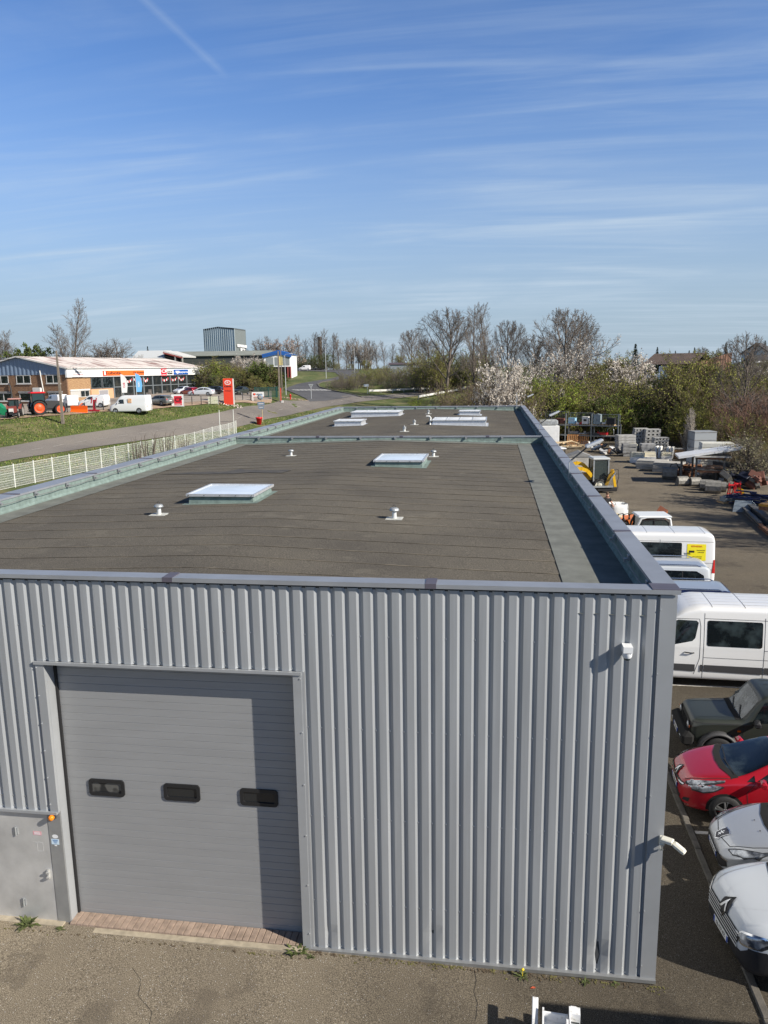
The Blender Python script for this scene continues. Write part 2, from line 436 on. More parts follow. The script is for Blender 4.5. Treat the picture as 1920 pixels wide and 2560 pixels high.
# --- copings
def coping_run(axis, fixed_a, fixed_b, t0, t1, zt, seg, name, fall=0.012, start=0.):
    mb = MB(); n = []
    t = t0
    cuts = [t0]
    t = t0+start if start else t0+seg
    while t < t1-.3: cuts.append(t); t += seg
    cuts.append(t1)
    for a, b in zip(cuts, cuts[1:]):
        w = rnd.uniform(-.003, .003)
        if axis == 'X':
            poly = [(fixed_a, zt-.066), (fixed_a, zt+w), (fixed_b, zt-fall+w), (fixed_b, zt-.06), (fixed_b-.012, zt-.06), (fixed_b-.012, zt-.025), (fixed_a+.012, zt-.02), (fixed_a+.012, zt-.066)]
            mb.prism(poly, 'X', a+.003, b-.003)
        else:
            poly = [(fixed_a, zt-.066), (fixed_a, zt+w), (fixed_b, zt-fall+w), (fixed_b, zt-.06), (fixed_b-.012*np.sign(fixed_b-fixed_a), zt-.06), (fixed_b-.012*np.sign(fixed_b-fixed_a), zt-.025), (fixed_a+.012*np.sign(fixed_b-fixed_a), zt-.02), (fixed_a+.012*np.sign(fixed_b-fixed_a), zt-.066)]
            mb.prism(poly, 'Y', a+.003, b-.003)
    o = mb.build(name, M_COPE, wh)
    for c in cuts[1:-1]:
        mj = MB()
        if axis == 'X': mj.box(c-.08, c+.08, min(fixed_a, fixed_b)-.003, max(fixed_a, fixed_b)-.012, zt-.067, zt+.0055)
        else: mj.box(min(fixed_a, fixed_b)+.0, max(fixed_a, fixed_b)-.0, c-.055, c+.055, zt-.02, zt+.0055)
        mj.build('coping_joint', M_COPEJ, o)
    return o
coping_run('X', -.05, .27, WX-.05, .05, WH, 4.0, 'front_coping', start=(-7.42-(WX-.05)) % 4.0)
coping_run('Y', .05, -.26, .275, WL+.05, WH-.004, 4.0, 'right_coping', start=3.64)
coping_run('Y', WX-.05, WX+.44, .275, WL+.05, WH-.004, 4.0, 'left_coping', start=3.2)
coping_run('X', WL+.05, WL-.25, WX+.45, -.265, WH-.006, 4.0, 'rear_coping')
coping_run('X', 24.80, 25.08, WX+.455, -.27, WH-.04, 4.0, 'dividing_coping')
mb = MB(); mb.box(-.33, .046, -.046, .27, WH-.003, WH+.006); mb.build('corner_coping_piece', M_COPEJ, wh)
# soffit shadow gap strip under the front coping
MB().box(WX, .0, .02, .05, 6.18, 6.24).build('coping_gap_strip', M_DSTEEL, wh)
# --- felt roof in sheets, each lapping the next
M_LAP = mat('bitumen_lap', (.075, .064, .048), .8, col2=(.19, .165, .12), vscale=1.6, detail=8, lo=.38, hi=.6)
def felt(y0, y1, xa, xb, name):
    mb = MB(); y = y0; nx = 34; k = 0; r = random.Random(int(y0*10))
    xs = [xa+(xb-xa)*i/nx for i in range(nx+1)]
    def wob(x, kk): return .015*noise.noise(Vector((x*.45, kk*3.7, 1.)))+.012*noise.noise(Vector((x*3., kk*1.7, 5.)))+(-.06 if abs(x+7.55) < 1.2 else 0)*0
    while y < y1:
        b = min(y+.87, y1); vs = []
        for x in xs:
            ya = y+(wob(x, k) if y > y0 else 0)+.12*max(0, 1-abs(x+7.5)/5); yb = b+(wob(x, k+1) if b < y1 else 0)+.03+.12*max(0, 1-abs(x+7.5)/5)
            sag = .003*noise.noise(Vector((x*.5, y*.5, 9.)))
            vs += [(x, ya, zr(x)+.0085+sag), (x, ya+.01, zr(x)+.0105+sag), (x, yb, zr(x)+.001+sag), (x, ya, zr(x)-.03)]
        fs = []
        for i in range(nx):
            a, c = i*4, i*4+4
            fs += [(a, c, c+1, a+1), (a+1, c+1, c+2, a+2), (a+3, c+3, c, a)]
        mb.add(vs, fs)
        if y > y0:      # bitumen bleeding from the lap
            sv = []
            for x in xs:
                ya = y+wob(x, k)+.12*max(0, 1-abs(x+7.5)/5); w_ = .004+.014*(.5+noise.noise(Vector((x*2.1, k*1.3, 2.))))
                sv += [(x, ya-w_, zr(x)+.0082), (x, ya+.012, zr(x)+.0115)]
            mb.add(sv, [(2*i, 2*i+2, 2*i+3, 2*i+1) for i in range(nx)], 1)
        y = b; k += 1
    return mb.build(name, [M_FELT, M_LAP], wh, fix=False)
felt(.40, 24.25, -14.25, -1.25, 'roof'); felt(25.35, WL-.45, -14.55, -.72, 'roof')
mb = MB()
for xa, xb, s in ((WX+.45, -14.1, 1), (-1.4, -.28, 1)):
    vs = [(x, y, zr(x)+.02+.003*noise.noise(Vector((x*3, y, 0)))) for y in [25*i/40 for i in range(41)] for x in (xa, xb)]
    mb.add(vs, [(2*i, 2*i+1, 2*i+3, 2*i+2) for i in range(40)])
xs = [WX+.45+(14.4)*i/30 for i in range(31)]
for ya, yb in ((.25, .5), (24.15, 24.82), (25.08, 25.5), (WL-.6, WL-.25)):
    mb.add([(x, y, zr(x)+.0165) for y in (ya, yb) for x in xs], [(i, i+1, 31+i+1, 31+i) for i in range(30)])
for ya, yb in ((.3, 24.9), (25.1, WL-.3)):
    mb.add([(x, y, zr(x)-.02) for y in (ya, yb) for x in xs], [(i, i+1, 31+i+1, 31+i) for i in range(30)])
for xa, xb in ((WX+.45, -14.45), (-.8, -.28)):
    mb.add([(xa, 25.1, zr(xa)+.02), (xb, 25.1, zr(xb)+.02), (xb, WL-.25, zr(xb)+.02), (xa, WL-.25, zr(xa)+.02)], [(0, 1, 2, 3)])
mb.build('gutter_strip', M_GUT, wh, fix=False)
# parapets with the green felt upstand turned up inside
def wavy_wall(mb, ax, c, t0, t1, z1, n):
    vs = []
    for i in range(n+1):
        t = t0+(t1-t0)*i/n
        d = .006*noise.noise(Vector((t*2., c, 0)))
        for z, off in ((5.80, .035), (5.93, .030), (5.97, .004), (z1, 0.)):
            if ax == 'Y': sg = 1 if c < -7 else -1; vs.append((c+sg*(off+d), t, (z+zr(c)-5.88) if z < 6.1 else z))
            else: vs.append((t, c-off-d, (z+zr(t)-5.88) if z < 6.1 else z))
    mb.add(vs, [(i*4+k, i*4+k+1, i*4+k+5, i*4+k+4) for i in range(n) for k in range(3)])
mb = MB()
wavy_wall(mb, 'Y', WX+.42, .2, WL-.2, 6.26, 180); wavy_wall(mb, 'Y', -.245, .2, WL-.2, 6.26, 180)
wavy_wall(mb, 'X', 24.83, WX+.42, -.25, 6.24, 60); wavy_wall(mb, 'X', WL-.23, WX+.42, -.25, 6.26, 60)
mb.box(WX+.42, -.245, .2, .26, 5.75, 6.26); mb.box(WX+.42, -.25, 25.04, 25.065, 5.75, 6.24)
mb.build('parapet', M_UP, wh, fix=False)
# upstand sheet joints and clips
cl = MB().box(-.002, .03, -.05, .05, -.04, .055).box(.028, .085, -.045, .045, -.015, 0).box(.055, .085, -.03, .03, -.06, -.014)
CL, CRZ = [], []
y = .58
while y < WL-.5:
    if abs(y-25) > .4: CL.append((-.275, y, 6.2)); CRZ.append(pi)
    y += 1.57
y = .35
while y < WL-.5:
    if abs(y-25) > .4: CL.append((WX+.455, y, 6.2)); CRZ.append(0)
    y += 1.565
x = -13.64
while x < -.6:
    for yy in (24.79, WL-.27): CL.append((x, yy, 6.18)); CRZ.append(-pi/2)
    x += 1.65
scatter('coping_clip', cl, M_LEDGE, wh, CL, CRZ)
# cable sagging along the parapets (lightning conductor)
mb = MB()
for x0, sg in ((-.33, -1), (WX+.52, 1)):
    pts = []; y = .5
    while y < WL-.6:
        pts.append((x0, y, 6.17-.03*abs(sin(y*2.0))+.015*noise.noise(Vector((y, x0, 3))))); y += .4
    mb.tube(pts, .009, 4)
mb.build('lightning_cable', mat('dull_cable', (.22, .22, .22), .6, .3), wh)

# --- skylights
M_DOME = mat('milky_skylight_sheet', (.68, .75, .84), .16, spec=.7, var=.10, vscale=1.1, detail=7)
M_ALU = mat('aluminium_frame', (.60, .61, .62), .4, .5, var=.1, vscale=8)
M_DOMEW = mat('white_skylight_sheet', (.82, .83, .82), .35, var=.06, vscale=3)
def skylight(x0, x1, y0, y1, h=.17, white=False, bays=1, curbm=None):
    zb = min(zr(x0), zr(x1))-.03; zt = max(zr(x0), zr(x1))+h
    mb = MB()
    xs, ys = (x0+x1)/2, (y0+y1)/2
    def ring(dx, z): return [(x0-dx, y0-dx, z), (x1+dx, y0-dx, z), (x1+dx, y1+dx, z), (x0-dx, y1+dx, z)]
    def flr(dx): return [(x, y, zr(x)+.013) for x, y, _ in ring(dx, 0)]
    vs = flr(.16)+flr(.02)+ring(0, zt)
    fs = []
    for r in (0, 4):
        for i in range(4): fs.append((r+i, r+(i+1) % 4, r+4+(i+1) % 4, r+4+i))
    mb.add(vs, fs)
    cb = mb.build('skylight', curbm or M_UP, wh, fix=False)
    f = MB(); w = .05; o = .07
    f.box(x0-o, x1+o, y0-o, y0-o+w, zt-.01, zt+.055); f.box(x0-o, x1+o, y1+o-w, y1+o, zt-.01, zt+.055)
    f.box(x0-o, x0-o+w, y0-o+w, y1+o-w, zt-.01, zt+.055); f.box(x1+o-w, x1+o, y0-o+w, y1+o-w, zt-.01, zt+.055)
    for i in range(1, bays): xx = x0+(x1-x0)*i/bays; f.box(xx-.02, xx+.02, y0-o+w, y1+o-w, zt, zt+.06)
    f.build('frame', M_ALU, cb)
    d = MB(); n = 8
    for bay in range(bays):
        a0 = x0-o+w+(x1-x0+2*o-2*w)*bay/bays+(.02 if bay else 0); a1 = x0-o+w+(x1-x0+2*o-2*w)*(bay+1)/bays-(.02 if bay < bays-1 else 0)
        vs = []
        for j in range(n+1):
            for i in range(n+1):
                u, v = i/n, j/n; vs.append((a0+(a1-a0)*u, y0-o+w+(y1-y0+2*o-2*w)*v, zt+.03+.03*(sin(pi*u)*sin(pi*v))**.5))
        d.add(vs, [(j*(n+1)+i, j*(n+1)+i+1, (j+1)*(n+1)+i+1, (j+1)*(n+1)+i) for j in range(n) for i in range(n)], 0, True)
    d.build('pane', M_DOMEW if white else M_DOME, cb)
    s = MB()
    for i in range(5): xx = x0+(x1-x0)*i/4; s.cyl((xx, y0-o-.012, zt+.02), (xx, y0-o, zt+.02), .012, n=6)
    s.build('screws', M_DSTEEL, cb)
    return cb
def rp(px, py):
    p = atz(px, py, 5.95)
    for _ in range(4): p = atz(px, py, zr(p[0]))
    return p
a = rp(473, 1261); b = rp(628, 1259); c = rp(675, 1231)
skylight(a[0], b[0], a[1]+.05, c[1], .17)
a = rp(939, 1166); b = rp(1057, 1167); c = rp(1069, 1153)
skylight(a[0], b[0], a[1], c[1], .17)
for k, (l, rgt, dy, bays) in enumerate((((882, 1043), (994, 1041), 2.6, 4), ((840, 1065), (900, 1065), 1.7, 1), ((1081, 1063), (1214, 1065), 2.6, 4), ((1149, 1038), (1199, 1039), 1.6, 1))):
    a = rp(*l); b = rp(*rgt)
    skylight(a[0], b[0], (a[1]+b[1])/2, (a[1]+b[1])/2+dy, .24, True, bays, M_ALU)
# --- roof vents
M_VENT = mat('pale_vent_metal', (.62, .63, .61), .5, .2, var=.12, vscale=14)
def vent(px, py, sc=1., style=0):
    p = rp(px, py); z0 = zr(p[0])
    e = MB(); x, y = p[0], p[1]
    e.lathe([(.055*sc, 0), (.05*sc, .16*sc), (.045*sc, .2*sc)], (x, y, z0), n=12)
    st = e.build('roof_vent', M_VENT, wh)
    MB().box(x-.19*sc, x+.19*sc, y-.17*sc, y+.17*sc, z0+.004, z0+.016).build('flange', mat('vent_flange', (.5, .5, .46), .7, var=.2, vscale=9), st)
    c = MB()
    if style == 0: c.lathe([(.0, .265), (.05, .262), (.09, .245), (.112, .21), (.112, .19), (.09, .185), (.0, .185)], (x, y, z0), n=18)
    else: c.lathe([(.0, .33), (.03, .32), (.03, .26), (.1, .25), (.11, .215), (.04, .21), (.04, .185), (.1, .18), (.1, .15), (.0, .15)], (x, y, z0), n=14)
    c.build('cap', mat('vent_cap', (.38, .40, .41), .45, .4, var=.12, vscale=12), st)
    if style == 0:
        t = MB(); t.tube([(x+.035*cos(a), y, z0+.29+.03*sin(a)) for a in [2*pi*i/10 for i in range(11)]], .006, 5); t.build('lifting_ring', M_DSTEEL, st)
for q in ((398, 1287), (986, 1297), (728, 1140), (1084, 1142)): vent(*q)
for q in ((1071, 1035), (1036, 1062), (1011, 1079)): vent(*q, sc=1.25, style=1)
p = rp(1076, 1062); x, y, z = p; mb = MB(); mb.tube([(x, y, zr(x)), (x, y, zr(x)+.42), (x-.06, y, zr(x)+.5), (x-.25, y, zr(x)+.5)], .06, 10); mb.build('vent_pipe', M_VENT, wh)
mb = MB(); st_ = [(125, 227), (300, 218), (480, 214), (555, 199), (582, 205), (700, 207), (832, 205), (775, 221), (600, 219), (520, 225), (300, 227)]
vs = []
for q in st_: p = rp(340+q[0]/2.127, 1080+q[1]/2.127); vs.append((p[0], p[1], zr(p[0])+.024))
mb.add(vs, [tuple(range(len(vs)))]); mb.build('damp_patch', mat('damp_felt', (.075, .066, .052), .7, var=.25, vscale=3), wh, fix=False)
# --- sectional door
M_DOOR = mat('grey_sectional_door', (.30, .305, .31), .5, .2, var=.04, vscale=.7, bump=.05, bscale=60, stretch=(1, 1, 8))
dr = MB(); npan = 37; zb, zt_ = .075, 4.90
hh = (zt_-zb)/npan
for i in range(npan):
    z = zb+i*hh; g = .007 if i % 4 else .011
    dr.prism([(.286, z+g*.5), (.286, z+hh-g*.5), (.293, z+hh), (.33, z+hh), (.33, z), (.293, z)], 'X', DX0+.04, DX1-.002)
door = dr.build('sectional_door', M_DOOR, wh)
MB().box(DX0+.003, DX0+.04, .24, .32, .07, DZ+.05).build('door_seal', M_BLACK, door)
MB().box(DX0+.04, DX1-.002, .27, .335, .035, .075).build('bottom_seal', M_BLACK, door)
def rrect(x0, x1, z0, z1, r, n=5):
    pts = []
    for cx, cz, a0 in ((x1-r, z1-r, 0), (x0+r, z1-r, pi/2), (x0+r, z0+r, pi), (x1-r, z0+r, 1.5*pi)):
        for i in range(n+1): a = a0+pi/2*i/n; pts.append((cx+r*cos(a), cz+r*sin(a)))
    return pts
M_PANE = mat('door_window_pane', (.02, .022, .024), .08, spec=.5)
for x0, x1 in ((-9.2, -8.57), (-7.88, -7.255), (-6.57, -5.935)):
    o, i_ = rrect(x0, x1, 2.39, 2.69, .06), rrect(x0+.055, x1-.055, 2.45, 2.63, .03)
    n = len(o); vs = [(a, .286, b) for a, b in o]+[(a, .262, b) for a, b in o]+[(a, .262, b) for a, b in i_]+[(a, .284, b) for a, b in i_]
    fs = [(k*n+j, k*n+(j+1) % n, (k+1)*n+(j+1) % n, (k+1)*n+j) for k in range(3) for j in range(n)]
    w = MB().add(vs, fs).build('window_frame', M_BLACK, door)
    MB().add([(a, .2835, b) for a, b in i_], [tuple(range(n))]).build('pane', mat('pane_painted_reflection', (.10, .10, .095), .1, col2=(.02, .022, .024), vscale=3.2, detail=1, lo=.49, hi=.52) if x0 < -9 else M_PANE, w)  # leftmost pane has a pale reflection painted into its colour
# --- small door at the left
M_SDOOR = mat('brushed_steel_door', (.56, .56, .55), .5, .45, var=.14, vscale=1.6, detail=9)
MB().box(-11.2, -9.865, .035, .09, .10, 2.165).build('small_door', M_SDOOR, wh)
sdoor = [o for o in wh.children if o.name.startswith('small_door')][0]
mb = MB(); mb.box(-9.95, -9.925, -.005, .035, .93, 1.10); mb.box(-9.955, -9.90, -.03, -.004, .955, .985); mb.box(-9.955, -9.90, -.03, -.004, 1.045, 1.075)
mb.build('handle', mat('worn_lock_plate', (.55, .55, .53), .4, .5), sdoor)
mb = MB()
for z in (.35, 1.7): mb.cyl((-10.46, .02, z), (-10.46, .02, z+.16), .014, n=8); mb.box(-10.5, -10.42, .02, .034, z+.02, z+.14)
mb.build('hinge', M_STEEL, sdoor)
mb = MB(); mb.box(-10.15, -10.0, .0325, .0345, 1.73, 1.80); mb.build('red_notice', mat('faded_red_notice', (.62, .30, .33), .6, var=.2, vscale=30), sdoor)
mb = MB()
for i in range(4): mb.box(-10.135+.01*(i % 2), -10.015-.01*(i % 2), .0305, .0322, 1.742+i*.014, 1.748+i*.014)
mb.build('notice_lines', M_WHITE, sdoor)
mb = MB()
for x0, x1, z0, z1 in ((-10.17, -9.99, 1.595, 1.60), (-10.10, -10.095, 1.43, 1.59), (-9.995, -9.99, 1.43, 1.59), (-10.10, -9.99, 1.43, 1.435)): mb.box(x0, x1, .033, .0345, z0, z1)
mb.build('tape_marks', mat('old_tape_mark', (.55, .55, .54), .6), sdoor)
# --- steel pilaster between the two doors, with stickers
MB().box(-9.855, DX0-.004, .028, .28, .04, 2.195).build('door_pilaster', mat('steel_pilaster', (.33, .335, .335), .5, .45, var=.1, vscale=2.), wh)
pil = [o for o in wh.children if o.name.startswith('door_pilaster')][0]
mb = MB(); n = 18
mb.add([(-9.75+.055*cos(2*pi*i/n), .026, 1.735+.036*sin(2*pi*i/n)) for i in range(n)], [tuple(range(n))]); mb.build('oval_sticker', M_WHITE, pil)
MB().box(-9.825, -9.69, .0245, .0275, 1.585, 1.685).build('blue_sticker', mat('pale_blue_sticker', (.55, .68, .78), .4), pil)
mb = MB()
for i in range(3): mb.box(-9.80+.012*i, -9.705-.012*i, .0225, .0243, 1.655-i*.022, 1.664-i*.022)
mb.box(-9.80, -9.71, .0225, .0243, 1.672, 1.675); mb.build('sticker_lines', mat('blue_ink', (.04, .14, .34), .5), pil)
MB().box(-9.775, -9.735, .0245, .0275, 1.555, 1.572).build('small_white_sticker', M_WHITE, pil)
mb = MB(); mb.box(WX+.1, DX0-.02, -.035, .06, 2.17, 2.215); mb.build('canopy_trim', M_TRIM, wh)
MB().box(WX+.1, -11.2, .06, .2, 0, 2.18).build('lower_wall', M_TRIM, wh)
# --- lamps and cameras fixed on the building
t = thing('warning_beacon', 'small orange warning beacon under the cladding between the two doors', 'beacon', (-9.74, .03, 2.10))
MB().box(-.05, .05, -.05, 0, -.02, .06).build('base', M_DSTEEL, t)
mb = MB(); mb.lathe([(.052, .0), (.056, -.02), (.056, -.06), (.045, -.085), (.0, -.095)], (0, 0, 0), 'Y', 16); o = mb.build('lens', mat('orange_lens', (.85, .24, .01), .15, spec=.6), t); o.location = (0, -.035, .02); o.scale = (.85, .85, .85)
t = thing('dome_camera', 'white dome security camera high on the ribbed wall near the corner', 'camera', (-.645, 0, 5.42))
MB().prism([(0, .07), (0, -.03), (-.10, -.03), (-.17, -.02), (-.17, .07)], 'X', -.065, .065).build('housing', M_WHITE, t)
mb = MB(); mb.lathe([(.07, -.0), (.068, -.05), (.055, -.075)], (0, -.10, -.03), 'Z', 16); mb.build('collar', M_WHITE, t)
mb = MB(); mb.lathe([(.05, -.0), (.045, -.03), (.0, -.05)], (0, -.10, -.105), 'Z', 14); mb.build('dome', M_GLASS, t)
t = thing('corner_camera', 'cream bullet camera sticking out of the wall corner low down', 'camera', (-.02, -.012, 2.47))
mb = MB(); mb.cbox((.0, -.03, .0), (.07, .06, .14), bev=.01); mb.cbox((.06, -.10, .05), (.17, .12, .06), bev=.012, rz=-.5); mb.build('bracket', mat('cream_plastic', (.68, .66, .56), .5), t)
mb = MB(); mb.cbox((.21, -.19, .0), (.20, .10, .08), bev=.025, rz=-.55, ry=.45); mb.build('camera_body', mat('cream_plastic', (.68, .66, .56), .5), t)
mb = MB(); mb.tube([(.0, -.05, -.05), (.01, -.05, -.14), (-.01, -.02, -.16)], .016, 6); mb.build('cable', mat('cream_plastic', (.68, .66, .56), .5), t)
def flood(y, label, s=1.):
    t = thing('floodlight', label, 'floodlight', (-.30, y, 6.1), group='floodlights on the right parapet', sc=s)
    mb = MB(); mb.tube([(0, 0, 0), (0, 0, .42), (.02, .0, .47), (.09, 0, .5)], .017, 6); mb.build('pole', M_STEEL, t)
    mb = MB(); mb.tube([(.05, 0, .49), (.28, .03, .68), (.44, .05, .82)], .022, 6); mb.build('arm', M_DSTEEL, t)
    mb = MB(); mb.cbox((.62, .04, .93), (.46, .2, .06), ry=-.42, rz=.08, bev=.012); mb.build('lamp_head', mat('pale_grey_lamp', (.62, .64, .66), .4, .2), t)
    mb = MB(); mb.cbox((.63, .04, .893), (.36, .15, .012), ry=-.42, rz=.08); mb.build('lamp_glass', mat('lamp_glass', (.75, .77, .78), .15), t)
    mb = MB(); mb.cbox((.47, .05, .86), (.1, .13, .1), ry=-.42); mb.build('driver_box', M_STEEL, t)
    return t
flood(12.17, 'nearest pale floodlight leaning out over the yard from the right parapet', 1.12)
flood(26.9, 'floodlight on the right parapet just past the dividing wall', 1.12)
flood(50.6, 'farthest floodlight at the far right corner of the roof', 1.12)
mb = MB(); mb.cyl((-.6, WL-.3, 5.9), (-.6, WL-.3, 7.3), .025); mb.box(-.68, -.54, WL-.34, WL-.26, 6.55, 6.75)
tag(mb.build('roof_pole', M_STEEL), 'thin grey pole with a small box at the far roof corner', 'pole')
# ============================================================ GROUND, ROADS, FENCES
CPX = [  # pixel x, pixel y, distance along the view
 (0, 1227, 63), (150, 1190, 72), (300, 1160, 82), (450, 1127, 93), (587, 1093, 106),
 (0, 1141, 82), (150, 1118, 89), (300, 1095, 96), (450, 1073, 104), (588, 1051, 113), (680, 1034, 122), (741, 1022, 130), (830, 1008, 141), (900, 1000, 150), (1000, 991, 159), (1080, 983, 167),
 (0, 1048, 97), (120, 1041, 100), (260, 1030, 106), (430, 1015, 112.5), (520, 1009, 117), (600, 1003, 122), (700, 997, 131), (790, 999, 141),
 (0, 1040, 108), (200, 1010, 122), (400, 985, 150), (520, 978, 165),
 (720, 974, 160), (760, 962, 178), (818, 950, 200), (860, 938, 232), (800, 932, 245), (740, 928, 262), (640, 932, 235),
 (923, 981, 166), (1098, 980, 172), (1183, 973, 172), (960, 962, 176), (1100, 958, 184),
 (880, 989, 150), (1000, 960, 200), (760, 924, 285), (900, 925, 285), (600, 930, 300), (300, 936, 300), (0, 940, 300)]
_ct = [tuple(atd(*q)) for q in CPX]
for x in range(-22, 70, 11):
    for y in range(-32, 82, 12): _ct.append((x, y, 0.))
_ct += [(-30, 30, 0), (-30, 10, 0), (-45, 30, .2), (-60, 40, .3), (-34, -10, 0), (-60, 0, 0), (60, 95, .5), (30, 100, .4), (15, 95, 0), (0, 90, .2), (-10, 70, 0), (-14, 80, .3), (-16, 60, 0), (-22, 60, 0.05),
        (0, 110, 1.4), (15, 120, 1.6), (40, 130, 2.0), (60, 150, 3), (90, 120, 2.5), (120, 60, 1.5), (90, 30, .5), (120, 0, .5), (50, 200, 6.3), (90, 220, 6.0), (130, 250, 7), (160, 180, 5.5), (20, 300, 8.5), (120, 400, 9.4), (-120, 400, 9.5), (0, 420, 9.5), (220, 300, 9), (250, 100, 5), (-160, 250, 8.5), (-200, 120, 6.0), (-140, 60, 2), (-100, 90, 4.0), (-80, 120, 4.6), (-90, 40, .6), (60, -60, 0), (-60, -60, 0), (0, -60, 0)]
CT = np.array(_ct); _s = 100.
_n = len(CT); _A = np.zeros((_n+3, _n+3)); _d = np.linalg.norm(CT[:, None, :2]-CT[None, :, :2], axis=2)/_s
_A[:_n, :_n] = _d - np.eye(_n)*.004; _A[:_n, _n] = 1; _A[:_n, _n+1:] = CT[:, :2]/_s; _A[_n:, :_n] = _A[:_n, _n:].T
_w = np.linalg.solve(_A, np.concatenate([CT[:, 2], np.zeros(3)]))
def terr_np(X, Y):
    X, Y = np.asarray(X, float), np.asarray(Y, float)
    d = np.sqrt((X[..., None]-CT[:, 0])**2+(Y[..., None]-CT[:, 1])**2)/_s
    z = d @ _w[:_n]+_w[_n]+_w[_n+1]*X/_s+_w[_n+2]*Y/_s
    # the yard and the warehouse plot are level
    dx = np.maximum(np.maximum(-21-X, X-34), 0); dy = np.maximum(np.maximum(-45-Y, Y-84), 0)
    k = np.clip(np.sqrt(dx*dx+dy*dy)/10., 0, 1); k = k*k*(3-2*k)
    z = np.clip(z, 0, 11)*k
    r = np.sqrt(X*X+Y*Y); f = np.clip((r-330)/250, 0, 1); z = z*(1-f)+8.6*f
    # slight fall of the plot in front of the big door
    g = np.clip(-X/10., 0, 1.3)*.105*np.clip((2-np.abs(Y-.5)/6), 0, 1)
    return np.maximum(z, g*(1-k))
def terr(x, y): return float(terr_np(np.array([x]), np.array([y]))[0])
def on(x, y, dz=0.): return (x, y, terr(x, y)+dz)
def gp(px, py, dep=None):
    """point of the ground seen at a pixel"""
    d = ray(px, py); lo, hi = 4., 4.
    ts = np.arange(4, 420, .5); pts = CAM+d*ts[:, None]; under = pts[:, 2] <= terr_np(pts[:, 0], pts[:, 1])
    if not under.any(): return CAM+d*(dep or 150)
    hi = ts[int(np.argmax(under))]; lo = hi-.5
    for _ in range(9):
        m_ = (lo+hi)/2; p = CAM+d*m_
        if p[2] <= terr(p[0], p[1]): hi = m_
        else: lo = m_
    return CAM+d*hi
def gd(px, dep, py=1000):
    """ground point in image column px at a given distance"""
    p = atd(px, py, dep); return (p[0], p[1], terr(p[0], p[1]))

def sheet(name, xs, ys, m_, dz=0., keep=None):
    X, Y = np.meshgrid(np.array(xs), np.array(ys)); Z = terr_np(X, Y)+dz; nx = len(xs)
    mb = MB(); mb.v = [tuple(map(float, p)) for p in np.stack([X, Y, Z], -1).reshape(-1, 3)]
    for j in range(len(ys)-1):
        for i in range(nx-1):
            if keep and not keep((xs[i]+xs[i+1])/2, (ys[j]+ys[j+1])/2): continue
            mb.f.append((j*nx+i, j*nx+i+1, (j+1)*nx+i+1, (j+1)*nx+i)); mb.mi.append(0); mb.sm.append(True)
    return mb.build(name, m_, fix=False)
def axis_pts(a, b, fine, r0, r1):
    p = list(np.arange(r0, r1+.01, fine)); st = fine; x = r1
    while x < b: st *= 1.25; x += st; p.append(min(x, b))
    st = fine; x = r0
    while x > a: st *= 1.25; x -= st; p.insert(0, max(x, a))
    return p
M_GRASS = speckle('rough_grass', (.085, .112, .030), (.055, .075, .02), (.13, .148, .05), 9, .12, .95, bump=.8, stain=(.25, .52, .55, (.23, .19, .095)))
g = sheet('ground', axis_pts(-3000, 3000, 2.5, -130, 110), axis_pts(-600, 4000, 2.5, -40, 290), M_GRASS)
tag(g, kind='structure')
M_ASPH = speckle('worn_asphalt', (.185, .154, .112), (.05, .042, .032), (.40, .345, .255), 68, .22, .9, specks=.20, bump=.9, stain=(.7, .56, .45, (.075, .062, .048)))
def zone(m_):
    """newer, darker surfacing beside and behind the building; bleached apron in front of the door"""
    N, L, b = nodes_of(m_); tc = N.new('ShaderNodeTexCoord'); sp = N.new('ShaderNodeSeparateXYZ'); L.new(tc.outputs['Object'], sp.inputs[0])
    nz = N.new('ShaderNodeTexNoise'); nz.inputs['Scale'].default_value = .55; L.new(tc.outputs['Object'], nz.inputs['Vector'])
    ad = N.new('ShaderNodeMath'); ad.operation = 'MULTIPLY_ADD'; L.new(nz.outputs[0], ad.inputs[0]); ad.inputs[1].default_value = 5.; L.new(sp.outputs[0], ad.inputs[2])
    r = N.new('ShaderNodeMapRange'); L.new(ad.outputs[0], r.inputs[0]); r.inputs[1].default_value = -4.5; r.inputs[2].default_value = 2.2; r.inputs[3].default_value = 1.12; r.inputs[4].default_value = .40; r.interpolation_type = 'SMOOTHSTEP'
    r2 = N.new('ShaderNodeMapRange'); L.new(sp.outputs[1], r2.inputs[0]); r2.inputs[1].default_value = 14; r2.inputs[2].default_value = 34; r2.inputs[3].default_value = 0; r2.inputs[4].default_value = .44
    a2 = N.new('ShaderNodeMath'); L.new(r.outputs[0], a2.inputs[0]); L.new(r2.outputs[0], a2.inputs[1])
    sc = b.inputs['Base Color'].links[0].from_socket; v = N.new('ShaderNodeVectorMath'); v.operation = 'SCALE'; L.new(sc, v.inputs[0]); L.new(a2.outputs[0], v.inputs['Scale']); L.new(v.outputs[0], b.inputs['Base Color'])
zone(M_ASPH)
def lot_keep(x, y):
    return y < .06 or (x > -.0 and (x < 22+.06*(y-30) or y < 30)) or (y > WL+.0 and x > -14)
lot = sheet('parking_lot', sorted(set(list(np.arange(-40, 60.1, 2.))+[0.])), sorted(set(list(np.arange(-40, 92.1, 2.))+[.06, WL])), M_ASPH, .004, lot_keep)
tag(lot, kind='structure')
# footway strip beside the wall and its kerb
M_KERB = mat('old_concrete_kerb', (.115, .105, .09), .9, var=.25, vscale=4, detail=8, bump=.4, bscale=60)
mb = MB(); y = -1.5
for k in range(28):
    a = y+k*1.0; x0 = 1.50+.012*(a-1)
    mb.cbox((x0, a+.5, -.01), (.12, .985, .12), bev=.012)
tag(mb.build('kerb', M_KERB), kind='structure')
